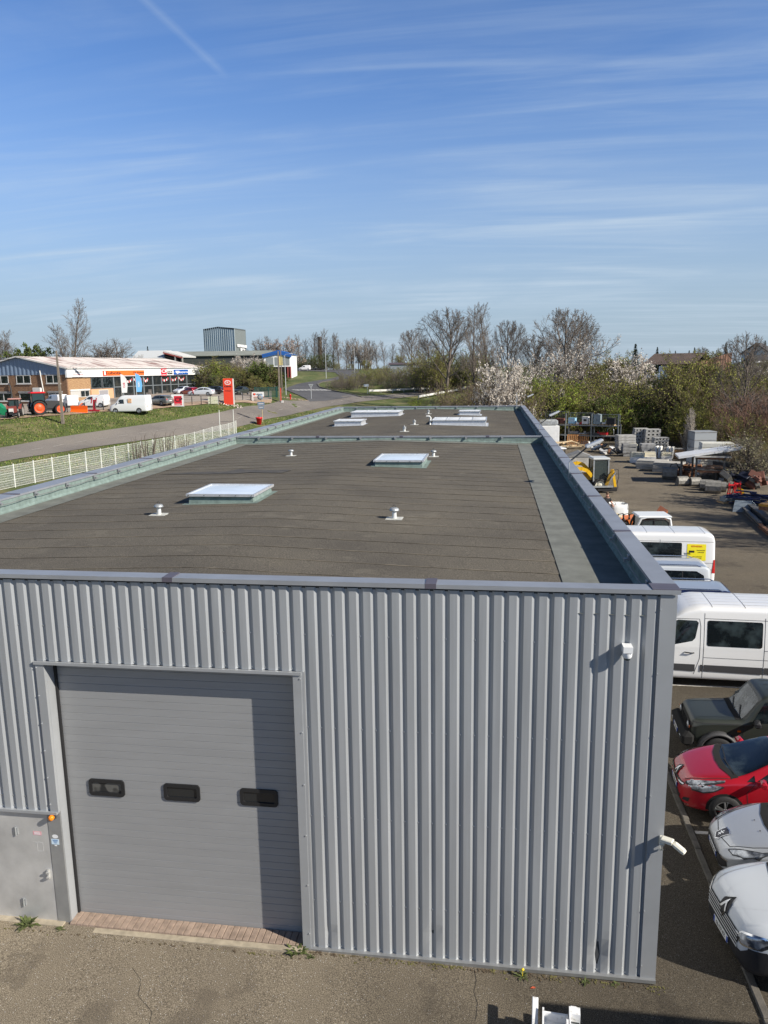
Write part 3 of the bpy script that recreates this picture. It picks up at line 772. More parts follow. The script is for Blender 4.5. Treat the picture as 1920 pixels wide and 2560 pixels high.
# white bay line, worn
M_LINE = mat('worn_white_line', (.62, .60, .55), .8, col2=(.25, .22, .19), vscale=9, detail=8, lo=.45, hi=.72)
a, b = gp(1668, 1712), gp(1842, 1727)
mb = MB()
for yy in (a[1],): mb.add([(1.7, yy-.05, .0085), (6.5, yy-.05, .0085), (6.5, yy+.05, .0085), (1.7, yy+.05, .0085)], [(0, 1, 2, 3)])
tag(mb.build('bay_line', M_LINE, fix=False), kind='structure')
p = gp(1795, 2085)
mb = MB().add([(1.62, p[1]-.05, .0085), (6.5, p[1]-.05, .0085), (6.5, p[1]+.05, .0085), (1.62, p[1]+.05, .0085)], [(0, 1, 2, 3)])
tag(mb.build('bay_line', M_LINE, fix=False), kind='structure')
# brick apron in front of the big door
M_BRICK = mat('clay_paver', (.30, .225, .175), .85, var=.22, vscale=7, detail=6, bump=.4, bscale=50)
mb = MB(); x = DX0-.0; k = 0
while x < DX1-.02:
    w = min(.112, DX1-x); mb.cbox((x+w/2, .13, .06+.1*max(0, -x)/10*.5), (w-.008, .30, .06), bev=.006); x += .113; k += 1
tag(mb.build('paver_apron', M_BRICK), kind='structure')
M_CONC = mat('pale_concrete_edge', (.36, .31, .23), .9, var=.2, vscale=6, detail=8)
mb = MB(); mb.box(DX0-.1, DX1, -.14, -.025, .0, .1); mb.box(-11.5, DX0-.1, -.09, .06, 0, .125)
tag(mb.build('concrete_edge', M_CONC), kind='structure')

# --- the main road, the side road
M_ROAD = speckle('road_asphalt', (.20, .18, .16), (.12, .108, .096), (.29, .265, .235), 30, .12, .9, bump=.3)
M_ROADD = speckle('fresh_road_asphalt', (.10, .10, .105), (.065, .065, .07), (.15, .15, .155), 30, .2, .9, bump=.3)
def pl(pts, n):
    P_ = [np.array(p, float) for p in pts]; L_ = [0.]
    for a, b in zip(P_, P_[1:]): L_.append(L_[-1]+np.linalg.norm(b-a))
    out = []
    for t in np.linspace(0, L_[-1], n):
        k = max(0, min(len(P_)-2, int(np.searchsorted(L_, t)-1))); f = (t-L_[k])/max(L_[k+1]-L_[k], 1e-9); out.append(P_[k]+(P_[k+1]-P_[k])*f)
    return out
def ribbon(name, left, right, m_, dz, n=90, nw=6):
    A, B = pl(left, n), pl(right, n); mb = MB()
    for i in range(n):
        for j in range(nw+1):
            q = A[i]+(B[i]-A[i])*j/nw; mb.v.append((q[0], q[1], terr(q[0], q[1])+dz))
    for i in range(n-1):
        for j in range(nw): mb.f.append((i*(nw+1)+j, i*(nw+1)+j+1, (i+1)*(nw+1)+j+1, (i+1)*(nw+1)+j)); mb.mi.append(0); mb.sm.append(True)
    return tag(mb.build(name, m_, fix=False), kind='structure')
cen = [gd(px, d)[:2] for px, d in ((-330, 68), (-150, 75), (0, 82), (150, 89), (300, 96), (450, 104), (588, 113), (680, 122), (741, 130), (830, 141), (900, 150), (1000, 160), (1090, 170), (1200, 180), (1400, 195))]
cen = [np.array(c) for c in cen]
def offs(cl, w):
    out = []
    for i, c in enumerate(cl):
        d = cl[min(i+1, len(cl)-1)]-cl[max(i-1, 0)]; d = d/np.linalg.norm(d); out.append(c+np.array([-d[1], d[0]])*w)
    return out
ROADW = 2.75
ribbon('road', offs(cen, ROADW), offs(cen, -ROADW), M_ROAD, .07)
mb = MB(); cc = pl(cen, 160)
for i in range(0, 158, 3):
    a, b = cc[i], cc[i+1]; d = (b-a)/np.linalg.norm(b-a); nrm = np.array([-d[1], d[0]])*.07
    b = a+d*1.6
    vs = [(*(q+s*nrm), terr(*(q))+.085) for q, s in ((a, 1), (b, 1), (b, -1), (a, -1))]
    mb.add(vs, [(0, 1, 2, 3)])
tag(mb.build('centre_line', M_LINE, fix=False), kind='structure')
sl = [gd(*q)[:2] for q in ((775, 137), (735, 150), (712, 160), (722, 170), (748, 182), (790, 195), (820, 205), (850, 225), (840, 250), (760, 268), (640, 272))]
sr = [gd(*q)[:2] for q in ((905, 153), (870, 156), (830, 162), (797, 170), (793, 180), (806, 190), (835, 200), (890, 222), (900, 262), (800, 290), (640, 292))]
ribbon('side_road', sl, sr, M_ROADD, .10, 70, 8)
mb = MB()
pa, pb = np.array(gd(735, 158)[:2]), np.array(gd(828, 164)[:2]); u = (pb-pa); Lp = np.linalg.norm(u); u /= Lp; w = np.array([-u[1], u[0]])
for i in range(int(Lp/1.0)):
    c = pa+u*(i*1.0+.5)
    vs = [(*(c+u*a+w*b), terr(*(c+u*a+w*b))+.13) for a, b in ((-.25, -1.3), (.25, -1.3), (.25, 1.3), (-.25, 1.3))]; mb.add(vs, [(0, 1, 2, 3)])
tag(mb.build('pedestrian_crossing', mat('crossing_paint', (.7, .7, .68), .7), fix=False), kind='structure')
# kerb of the grass island by the junction
mb = MB(); pts = pl([gd(*q) for q in ((905, 152), (870, 157), (830, 163), (799, 171), (795, 180), (808, 190), (838, 200))], 30)
for a, b in zip(pts, pts[1:]): mb.beam((a[0], a[1], terr(a[0], a[1])+.12), (b[0], b[1], terr(b[0], b[1])+.12), .3, .2)
tag(mb.build('junction_kerb', M_KERB), kind='structure')
# --- dealer's yard
M_YARD = speckle('pale_gravel_yard', (.34, .29, .24), (.22, .185, .15), (.46, .41, .35), 14, .15, .9, bump=.3)
edge = [gd(*q)[:2] for q in ((-420, 83), (-200, 90), (0, 97.5), (120, 101), (260, 107), (430, 113), (520, 118), (600, 122.5), (680, 129))]
back = [gd(*q)[:2] for q in ((-420, 140), (-200, 140), (0, 150), (120, 160), (260, 165), (430, 172), (520, 178), (600, 172), (680, 165))]
ribbon('dealer_yard', edge, back, M_YARD, .05, 60, 14)
ribbon('bare_earth', [np.array(e)+np.array([.25, -1.4]) for e in edge], [np.array(e)+np.array([-.4, 1.5]) for e in edge], mat('bare_pinkish_earth', (.33, .235, .165), .95, var=.25, vscale=.8, detail=8, bump=.4, bscale=8), .09, 60, 3)
ribbon('far_car_park', [gd(q, 262)[:2] for q in (520, 640, 760, 900)], [gd(q, 300)[:2] for q in (520, 640, 760, 900)], M_ROADD, .06, 30, 6)

# --- white mesh fence along the verge
M_FW = mat('white_fence_paint', (.72, .73, .68), .45, var=.06)
fa, fb = np.array(gd(-40, 60.5)[:2]), np.array(gd(587, 106)[:2])
FLEN = np.linalg.norm(fb-fa); fu = (fb-fa)/FLEN; frz = atan2(fu[1], fu[0])
fence = thing('mesh_fence', 'white welded mesh fence with square posts along the grass beside the roof', 'fence', on(*fa), frz)
npn = int(round(FLEN/2.52)); pw = FLEN/npn
def fz(t): q = fa+fu*t; return terr(q[0], q[1])-terr(*fa)
for i in range(npn+1):
    t = i*pw; z = fz(t); MB().box(t-.035, t+.035, -.035, .035, z-.1, z+1.98).box(t-.042, t+.042, -.042, .042, z+1.975, z+2.0).build('post', M_FW, fence)
    if i < npn:
        mb = MB(); z2 = fz(t+pw)
        for k in range(50):
            x = t+.06+k*.0495
            if x < t+pw-.04: zz_ = z+(z2-z)*(x-t)/pw; mb.box(x-.0028, x+.0028, -.006, -.0005, zz_+.06, zz_+1.93)
        for k in range(10):
            h = .08+.2*k; r = .006 if k % 3 else .011; mb.beam((t+.03, .005, z+h), (t+pw-.03, .005, z2+h), .008, 2*r)
        mb.build('mesh_panel', M_FW, fence)
# tall white goal-like frame beyond the fence end
t = thing('pole_arch', 'two slim white poles joined by a bar at the end of the mesh fence', 'frame', gd(546, 104))
a = 2.05; mb = MB(); mb.cyl((0, 0, 0), (0, 0, 3.5), .045, n=8); mb.build('pole', M_FW, t)
mb = MB(); mb.cyl((a*.8, a*.5, 0), (a*.8, a*.5, 3.5), .045, n=8); mb.build('pole', M_FW, t)
mb = MB(); mb.cyl((0, 0, 1.9), (a*.8, a*.5, 1.9), .025, n=6); mb.build('bar', M_DSTEEL, t)

M_WELL_ = mat('crack_dark', (.03, .027, .024), .95)
# --- weeds at the foot of the wall
M_WEED = mat('weed_green', (.075, .095, .025), .8, var=.4, vscale=20)
M_DAND = mat('dandelion_yellow', (.85, .62, .02), .7)
def weed(x, y, s, label, flower=False, n=26):
    t = thing('weed', label, 'weed', (x, y, terr(x, y)))
    r = random.Random(int(x*100)); mb = MB()
    for i in range(n):
        a = r.uniform(0, 2*pi); l = s*r.uniform(.4, 1); u = Vector((cos(a), sin(a), r.uniform(.15, .9))).normalized(); sd = Vector((-sin(a), cos(a), 0))*l*.10
        p0 = Vector((r.uniform(-.3, .3)*s, r.uniform(-.15, .15)*s, 0)); p1 = p0+u*l*.6; p2 = p0+u*l+Vector((0, 0, -l*.15))
        mb.add([p0-sd*.4, p0+sd*.4, p1+sd, p1-sd, p2], [(0, 1, 2, 3), (3, 2, 4)])
    mb.build('leaves', M_WEED, t, fix=False)
    if flower:
        f = MB(); f.lathe([(0, .02), (.022, .014), (.026, 0), (.0, -.01)], (0, -.02, s*.9), n=9); f.cyl((0, 0, 0), (0, -.02, s*.9), .004, n=4); f.build('flower', M_DAND, t)
weed(-10.35, -.12, .24, 'tuft of green weeds at the foot of the small steel door', n=60)
weed(-9.72, -.14, .12, 'small weed at the foot of the pilaster beside the big door', n=30)
weed(-5.62, -.10, .22, 'dark weed clump at the lower right corner of the big door', n=50)
weed(-5.38, -.2, .09, 'bright green weed just right of the big door', n=30)
weed(-2.0, -.13, .16, 'dandelion with a yellow flower at the foot of the ribbed wall', True)
weed(-1.05, -.12, .12, 'leafy weed at the wall foot between the dandelion and the corner')
weed(-.6, -.12, .1, 'smallest weed at the wall foot near the corner')
tag(MB().cbox((-4.78, -.42, .035), (.13, .07, .012), rz=.1).build('paper_scrap', M_WHITE), 'white scrap of paper on the asphalt in front of the wall', 'litter')
for k, pts in enumerate(([(1186, 2424), (1190, 2452), (1184, 2480), (1194, 2510), (1186, 2560)], [(330, 2420), (352, 2450), (345, 2490), (380, 2530), (372, 2570)])):
    mb = MB(); q = [gp(*p) for p in pts]; Q = []
    for a, b in zip(q, q[1:]):
        for i in range(6): f = i/6; Q.append(a+(b-a)*f+np.array([.018*noise.noise(Vector((a[0]*9, f*4, k))), 0, 0]))
    vs = []
    for p in Q: w_ = .004+.006*abs(noise.noise(Vector((p[0]*30, p[1]*30, 1)))); vs += [(p[0]-w_, p[1], terr(p[0], p[1])+.0065), (p[0]+w_, p[1], terr(p[0], p[1])+.0065)]
    mb.add(vs, [(2*i, 2*i+1, 2*i+3, 2*i+2) for i in range(len(Q)-1)]); tag(mb.build('asphalt_crack', M_WELL_, fix=False), kind='structure')
# dirt and moss line along the wall foot
mb = MB(); rr_ = random.Random(8)
for i in range(420):
    x = rr_.uniform(-5.4, .2) if i < 330 else rr_.uniform(-11, -5.5); y = -.06-abs(rr_.gauss(0, .05)) if x > -5.5 else -.22-abs(rr_.gauss(0, .03)); s_ = rr_.uniform(.006, .022); mb.cbox((x, y, terr(x, y)+.008), (s_*1.5, s_, s_*.7), rz=rr_.uniform(0, 3))
tag(mb.build('wall_foot_dirt', mat('dirt_crumbs', (.09, .065, .04), .95, col2=(.13, .12, .04), vscale=3, lo=.45, hi=.55)), 'crumbs of dirt and moss along the foot of the wall', 'dirt', kind='stuff')
p = gp(1332, 2473); mb = MB()
mb.add([(p[0]-.04, p[1], p[2]+.012), (p[0]+.03, p[1]-.02, p[2]+.03), (p[0]+.045, p[1]+.03, p[2]+.012), (p[0], p[1]+.035, p[2]+.02)], [(0, 1, 2, 3)])
tag(mb.build('dry_leaf', mat('red_leaf', (.45, .08, .03), .7), fix=False), 'single reddish dry leaf lying on the asphalt', 'leaf')

# --- neighbouring building at the right, out of frame, whose roof edge shades the ground
nb = thing('neighbouring_building', 'plain grey neighbouring building just outside the picture at the lower right', 'building', (0, 0, 0))
MB().box(5.75, 26, -14, -3.6, 0, 5.0).build('wall', M_CLAD, nb)
MB().box(5.66, 26.1, -14.1, -3.49, 5.0, 5.12).build('roof', M_GUT, nb)

# --- white lifting attachment with two forks in the lower foreground
M_FORK = mat('scuffed_white_paint', (.78, .79, .8), .35, col2=(.42, .40, .36), vscale=14, detail=8, lo=.56, hi=.75)
fk = gp(1345, 2585); t = thing('fork_attachment', 'scuffed white steel fork attachment standing on the asphalt in the foreground', 'attachment', (fk[0], fk[1], 0), radians(-4))
for x0, y1 in ((-.09, .12), (.44, .06)): MB().cbox((x0+.04, y1-.42, .42), (.085, .95, .06), bev=.008, rx=.04).build('fork', M_FORK, t)
mb = MB(); mb.box(.06, .40, -.52, -.05, .30, .33); mb.box(.06, .40, -.07, -.045, .33, .46); mb.box(.05, .075, -.52, -.05, .33, .52); mb.build('tray', M_FORK, t)
mb = MB(); mb.prism([(-.09, .3), (-.5, .3), (-.5, .62), (-.3, .62), (-.12, .5)], 'X', .37, .40); mb.box(.41, .56, -.2, -.07, .35, .62); mb.box(.41, .56, -.5, -.36, .35, .62); mb.box(.41, .43, -.36, -.2, .35, .62); mb.build('side_plate', M_FORK, t)
mb = MB(); mb.box(-.13, .6, -.9, -.6, .0, .5); mb.build('base_frame', M_FORK, t)
MB().box(.43, .55, -.36, -.2, .36, .5).build('socket', M_DSTEEL, t)
# ============================================================ VEHICLES
def curve(pts):
    xs = np.array([p[0] for p in pts], float); ys = np.array([p[1] for p in pts], float); n = len(xs)
    h = np.diff(xs); d = np.diff(ys)/h; m_ = np.zeros(n); m_[0], m_[-1] = d[0], d[-1]
    for i in range(1, n-1):
        m_[i] = 0 if d[i-1]*d[i] <= 0 else 2*d[i-1]*d[i]/(d[i-1]+d[i])
    def f(x):
        x = min(max(x, xs[0]), xs[-1]); i = min(n-2, max(0, int(np.searchsorted(xs, x)-1))); t = (x-xs[i])/h[i]
        return ((2*t**3-3*t*t+1)*ys[i]+(t**3-2*t*t+t)*h[i]*m_[i]+(-2*t**3+3*t*t)*ys[i+1]+(t**3-t*t)*h[i]*m_[i+1])
    return f
def shell(top, bot, plan, belt, roofw, L, nst=60, sub=4, box=0., drop=None):
    """closed car body lofted along x (front at x=0); returns MB and the BVH used to lay windows, lamps and seams on it"""
    T, B, Pn, Be, Rw = curve(top), curve(bot), curve(plan), curve(belt), curve(roofw)
    xs = [0]+[L*(.5-.5*cos(pi*i/(nst-1)))*.5+L*i/(nst-1)*.5 for i in range(1, nst-1)]+[L]
    rows = []
    for x in xs:
        zt, zb, w = T(x), B(x), Pn(x); zbe = min(Be(x), zt-.035); wr = min(Rw(x), w*.96); h = zt-zbe
        r = (drop or .07)*min(1, h/.35)+.012
        hd = zbe-zb
        ctl = [(0, zb), (w*.86, zb), (w*.965, zb+.05*hd+.015), (w*(.992), zb+.28*hd), (w, zb+.58*hd), (w*(.99+.006*box), zb+.88*hd), (w*(.965+.03*box), zbe), (wr+.01, zt-r*1.15), (wr-.035, zt-r*.42), (wr*.72, zt-.012*min(1, h/.3)), (0, zt)]
        P_ = [(-ctl[1][0], ctl[1][1])]+ctl+[(-ctl[-2][0], ctl[-2][1])]
        sec = []
        for i in range(1, len(P_)-2):
            p0, p1, p2, p3 = [np.array(P_[k]) for k in (i-1, i, i+1, i+2)]
            for t in [k/sub for k in range(sub)]:
                m1, m2 = (p2-p0)*.5, (p3-p1)*.5
                l = np.linalg.norm(p2-p1); 
                for mm in (m1, m2):
                    k = np.linalg.norm(mm)
                    if k > l: mm *= l/k
                sec.append((2*t**3-3*t*t+1)*p1+(t**3-2*t*t+t)*m1+(-2*t**3+3*t*t)*p2+(t**3-t*t)*m2)
        sec.append(np.array(ctl[-1])); rows.append((x, sec))
    mb = MB(); n = len(rows[0][1]); m2 = 2*n-2
    for x, sec in rows:
        ring = [(x, -p[0], p[1]) for p in sec]+[(x, p[0], p[1]) for p in sec[-2:0:-1]]
        mb.v.extend([tuple(map(float, p)) for p in ring])
    for i in range(len(rows)-1):
        for k in range(m2):
            mb.f.append((i*m2+k, i*m2+(k+1) % m2, (i+1)*m2+(k+1) % m2, (i+1)*m2+k)); mb.mi.append(0); mb.sm.append(True)
    last = (len(rows)-1)*m2
    for base, flip in ((0, False), (last, True)):
        for k in range(n-1):       # quads across the end
            a, b_ = base+k, base+k+1; c, d = base+(m2-k-1) % m2, base+(m2-k) % m2
            q = [a, b_, c, d]; q2 = []
            for i_ in q:
                if i_ not in q2: q2.append(i_)
            if len(q2) > 2: mb.f.append(tuple(q2)); mb.mi.append(0); mb.sm.append(True)
    bvh = BVHTree.FromPolygons([Vector(v) for v in mb.v], mb.f)
    mb.T = T
    return mb, bvh
def lay(bvh, poly, axis, off=.005, cell=.07, thick=None):
    """a piece of glass, lamp, badge or trim: polygon seen along an axis, wrapped on the body.
    axis 'L' (x,z) from -y, 'R' (x,z) from +y, 'F' (y,z) from the front, 'B' from the rear, 'T' (x,y) from above"""
    bm = bmesh.new()
    vs = [bm.verts.new((p[0], p[1], 0)) for p in poly]; f = bm.faces.new(vs)
    xs = [p[0] for p in poly]; ys = [p[1] for p in poly]
    for k, lo, hi in ((0, min(xs), max(xs)), (1, min(ys), max(ys))):
        n = int((hi-lo)/cell)
        for i in range(1, n+1):
            c = lo+(hi-lo)*i/(n+1); co = [0, 0, 0]; no = [0, 0, 0]; co[k] = c; no[k] = 1
            bmesh.ops.bisect_plane(bm, geom=bm.verts[:]+bm.edges[:]+bm.faces[:], plane_co=co, plane_no=no)
    bmesh.ops.triangulate(bm, faces=[f for f in bm.faces if len(f.verts) > 4])
    bm.verts.index_update(); mb = MB(); big = 20.
    for v in bm.verts:
        a, b = v.co.x, v.co.y
        o, d = {'L': ((a, -big, b), (0, 1, 0)), 'R': ((a, big, b), (0, -1, 0)), 'F': ((-big, a, b), (1, 0, 0)), 'B': ((big, a, b), (-1, 0, 0)), 'T': ((a, b, big), (0, 0, -1))}[axis]
        loc, nor, ix, dist = bvh.ray_cast(Vector(o), Vector(d))
        if loc is None:
            loc, nor, ix, dist = bvh.find_nearest(Vector({'L': (a, -1, b), 'R': (a, 1, b), 'F': (0, a, b), 'B': (6, a, b), 'T': (a, b, 1)}[axis]))
        nor = Vector(nor)
        if nor.dot(Vector(d)) > 0: nor = -nor
        mb.v.append(tuple(loc+nor*off))
    for f in bm.faces: mb.f.append(tuple(v.index for v in f.verts)); mb.mi.append(0); mb.sm.append(True)
    bm.free(); return mb
def strip(pts, w):
    """thin polygon along a polyline (a seam or a bead)"""
    P_ = [np.array(p, float) for p in pts]; up, dn = [], []
    for i, p in enumerate(P_):
        d = P_[min(i+1, len(P_)-1)]-P_[max(i-1, 0)]; d /= np.linalg.norm(d)+1e-9; n = np.array([-d[1], d[0]])*w/2
        up.append(tuple(p+n)); dn.append(tuple(p-n))
    return up, dn
def lay_strip(bvh, pts, w, axis, off=.004, step=.06):
    Q = [np.array(pts[0], float)]
    for a, b in zip(pts, pts[1:]):
        a, b = np.array(a, float), np.array(b, float); n = max(1, int(np.linalg.norm(b-a)/step))
        Q += [a+(b-a)*k/n for k in range(1, n+1)]
    u, d = strip(Q, w); mb = MB(); n = len(u)
    big = 20.
    for a, b in u+d:
        o, dd = {'L': ((a, -big, b), (0, 1, 0)), 'R': ((a, big, b), (0, -1, 0)), 'F': ((-big, a, b), (1, 0, 0)), 'B': ((big, a, b), (-1, 0, 0)), 'T': ((a, b, big), (0, 0, -1))}[axis]
        loc, nor, ix, dist = bvh.ray_cast(Vector(o), Vector(dd))
        if loc is None: loc, nor, ix, dist = bvh.find_nearest(Vector({'L': (a, -1, b), 'R': (a, 1, b), 'F': (0, a, b), 'B': (6, a, b), 'T': (a, b, 1)}[axis]))
        nor = Vector(nor)
        if nor.dot(Vector(dd)) > 0: nor = -nor
        mb.v.append(tuple(loc+nor*off))
    for i in range(n-1): mb.f.append((i, i+1, n+i+1, n+i)); mb.mi.append(0); mb.sm.append(True)
    return mb
def mirror(poly): return [(-p[0], p[1]) for p in poly]
def mirT(poly): return [(p[0], -p[1]) for p in poly]

def paint(name, col, metal=.0, rough=.32, coat=1.):
    return mat(name, col, rough, metal, coat=coat, spec=.5)
M_TYRE = mat('tyre_rubber', (.018, .018, .019), .8, bump=.2, bscale=30)
M_RIM = mat('alloy_rim', (.42, .43, .44), .35, .8)
M_HEADL = mat('headlamp_glass', (.55, .58, .62), .08, .55, col2=(.12, .13, .15), vscale=6, lo=.40, hi=.60, coat=1)
M_TAIL = mat('tail_lamp_red', (.42, .012, .012), .15, coat=1)
M_PLASTIC = mat('black_plastic', (.018, .018, .02), .55)
M_SEAM = mat('panel_gap', (.02, .02, .022), .8)
M_PLATE = mat('number_plate_white', (.72, .72, .70), .4)
M_BLUEP = mat('number_plate_blue', (.01, .06, .4), .4)
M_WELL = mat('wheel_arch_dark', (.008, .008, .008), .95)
def wheel(parent, x, y, r, w=.2, side=-1, style='five', n=28, rim=M_RIM):
    """tyre, rim and spokes; the outer face looks to side*y"""
    s = side; q = .68*r
    t = MB(); t.lathe([(q, -.5*w), (r*.93, -.5*w), (r, -.36*w), (r, .36*w), (r*.93, .5*w), (q, .5*w), (q*.97, .3*w), (q*.97, -.3*w), (q, -.5*w)], (0, 0, 0), 'Y', n)
    wo = t.build('wheel', M_TYRE, parent, fix=True); wo.location = (x, y, r)
    m_ = MB(); yo = s*w*.38
    if style == 'steel':
        m_.lathe([(q, s*w*.5), (q*.9, s*w*.4), (q*.62, s*w*.3), (q*.55, s*w*.42), (q*.2, s*w*.44), (0, s*w*.44)], (0, 0, 0), 'Y', n)
    else:
        m_.lathe([(q*1.0, s*w*.47), (q*.9, s*w*.5), (q*.88, s*w*.36), (q*.86, s*w*.2)], (0, 0, 0), 'Y', n)
        ns = 5
        for k in range(ns):
            a = 2*pi*k/ns+.3
            for da in ((-.16, .16) if style == 'five' else (0,)):
                c, d = cos(a), sin(a); c2, d2 = cos(a+da), sin(a+da); wd = .028 if style == 'five' else .05
                p = Vector((c*q*.1+c2*q*.06, yo, d*q*.1+d2*q*.06)); e = Vector((c2*q*.9, yo+s*.012, d2*q*.9))
                m_.beam(p, e, .03, wd*2*r/.6)
        m_.lathe([(q*.22, s*w*.36), (q*.2, s*w*.45), (0, s*w*.46)], (0, 0, 0), 'Y', 14)
    ro = m_.build('rim', rim, wo)
    MB().lathe([(q*.9, s*w*.12), (q*.3, s*w*.14), (0, s*w*.14)], (0, 0, 0), 'Y', 18).build('brake', M_WELL, wo)
    return wo
def plate(parent, y0, z0, x0, txt, w=.52, h=.11, tilt=0., s=-1):
    """number plate facing -x (s=-1) or +x"""
    M = Matrix.Translation((x0, y0, z0)) @ Matrix.Rotation(tilt, 4, 'Y')
    p = MB().box(-.006, .006, -w/2, w/2, -h/2, h/2, 0, M).build('number_plate', M_PLATE, parent)
    R = Matrix.Rotation(radians(90), 4, 'X'); R = Matrix.Rotation(radians(90*s), 4, 'Z') @ R
    text_mesh(txt, h*.72, M_PLASTIC, 'plate_lettering', p, M @ Matrix.Translation((s*.0075, 0, 0)) @ R, .0008, True)
    for k in (-1, 1): MB().box(-.0072, .0072, k*(w/2-.02)-.02, k*(w/2-.02)+.02, -h/2+.004, h/2-.004, 0, M).build('plate_band', M_BLUEP, p)
    return p
def put(mb, name, m_, par): return mb.build(name, m_, par, fix=False)
def mirror_(par, x, y, z, m_, s=-1, sc=1.):
    mb = MB(); mb.cbox((x, y+s*.13*sc, z), (.13*sc, .22*sc, .15*sc), bev=.04*sc, rz=s*.12); o = mb.build('wing_mirror', m_, par)
    g = MB(); g.cbox((x+.068*sc, y+s*.14*sc, z), (.006, .17*sc, .11*sc), rz=s*.12); g.build('mirror_glass', M_GLASS, o)
    a = MB(); a.beam((x+.02, y, z-.04), (x, y+s*.08*sc, z-.03), .05*sc, .04*sc); a.build('mirror_arm', M_PLASTIC, o)
    return o
def wiper(bvh, par, a, b):
    put(lay_strip(bvh, [a, b], .022, 'T', .022), 'wiper', M_PLASTIC, par)

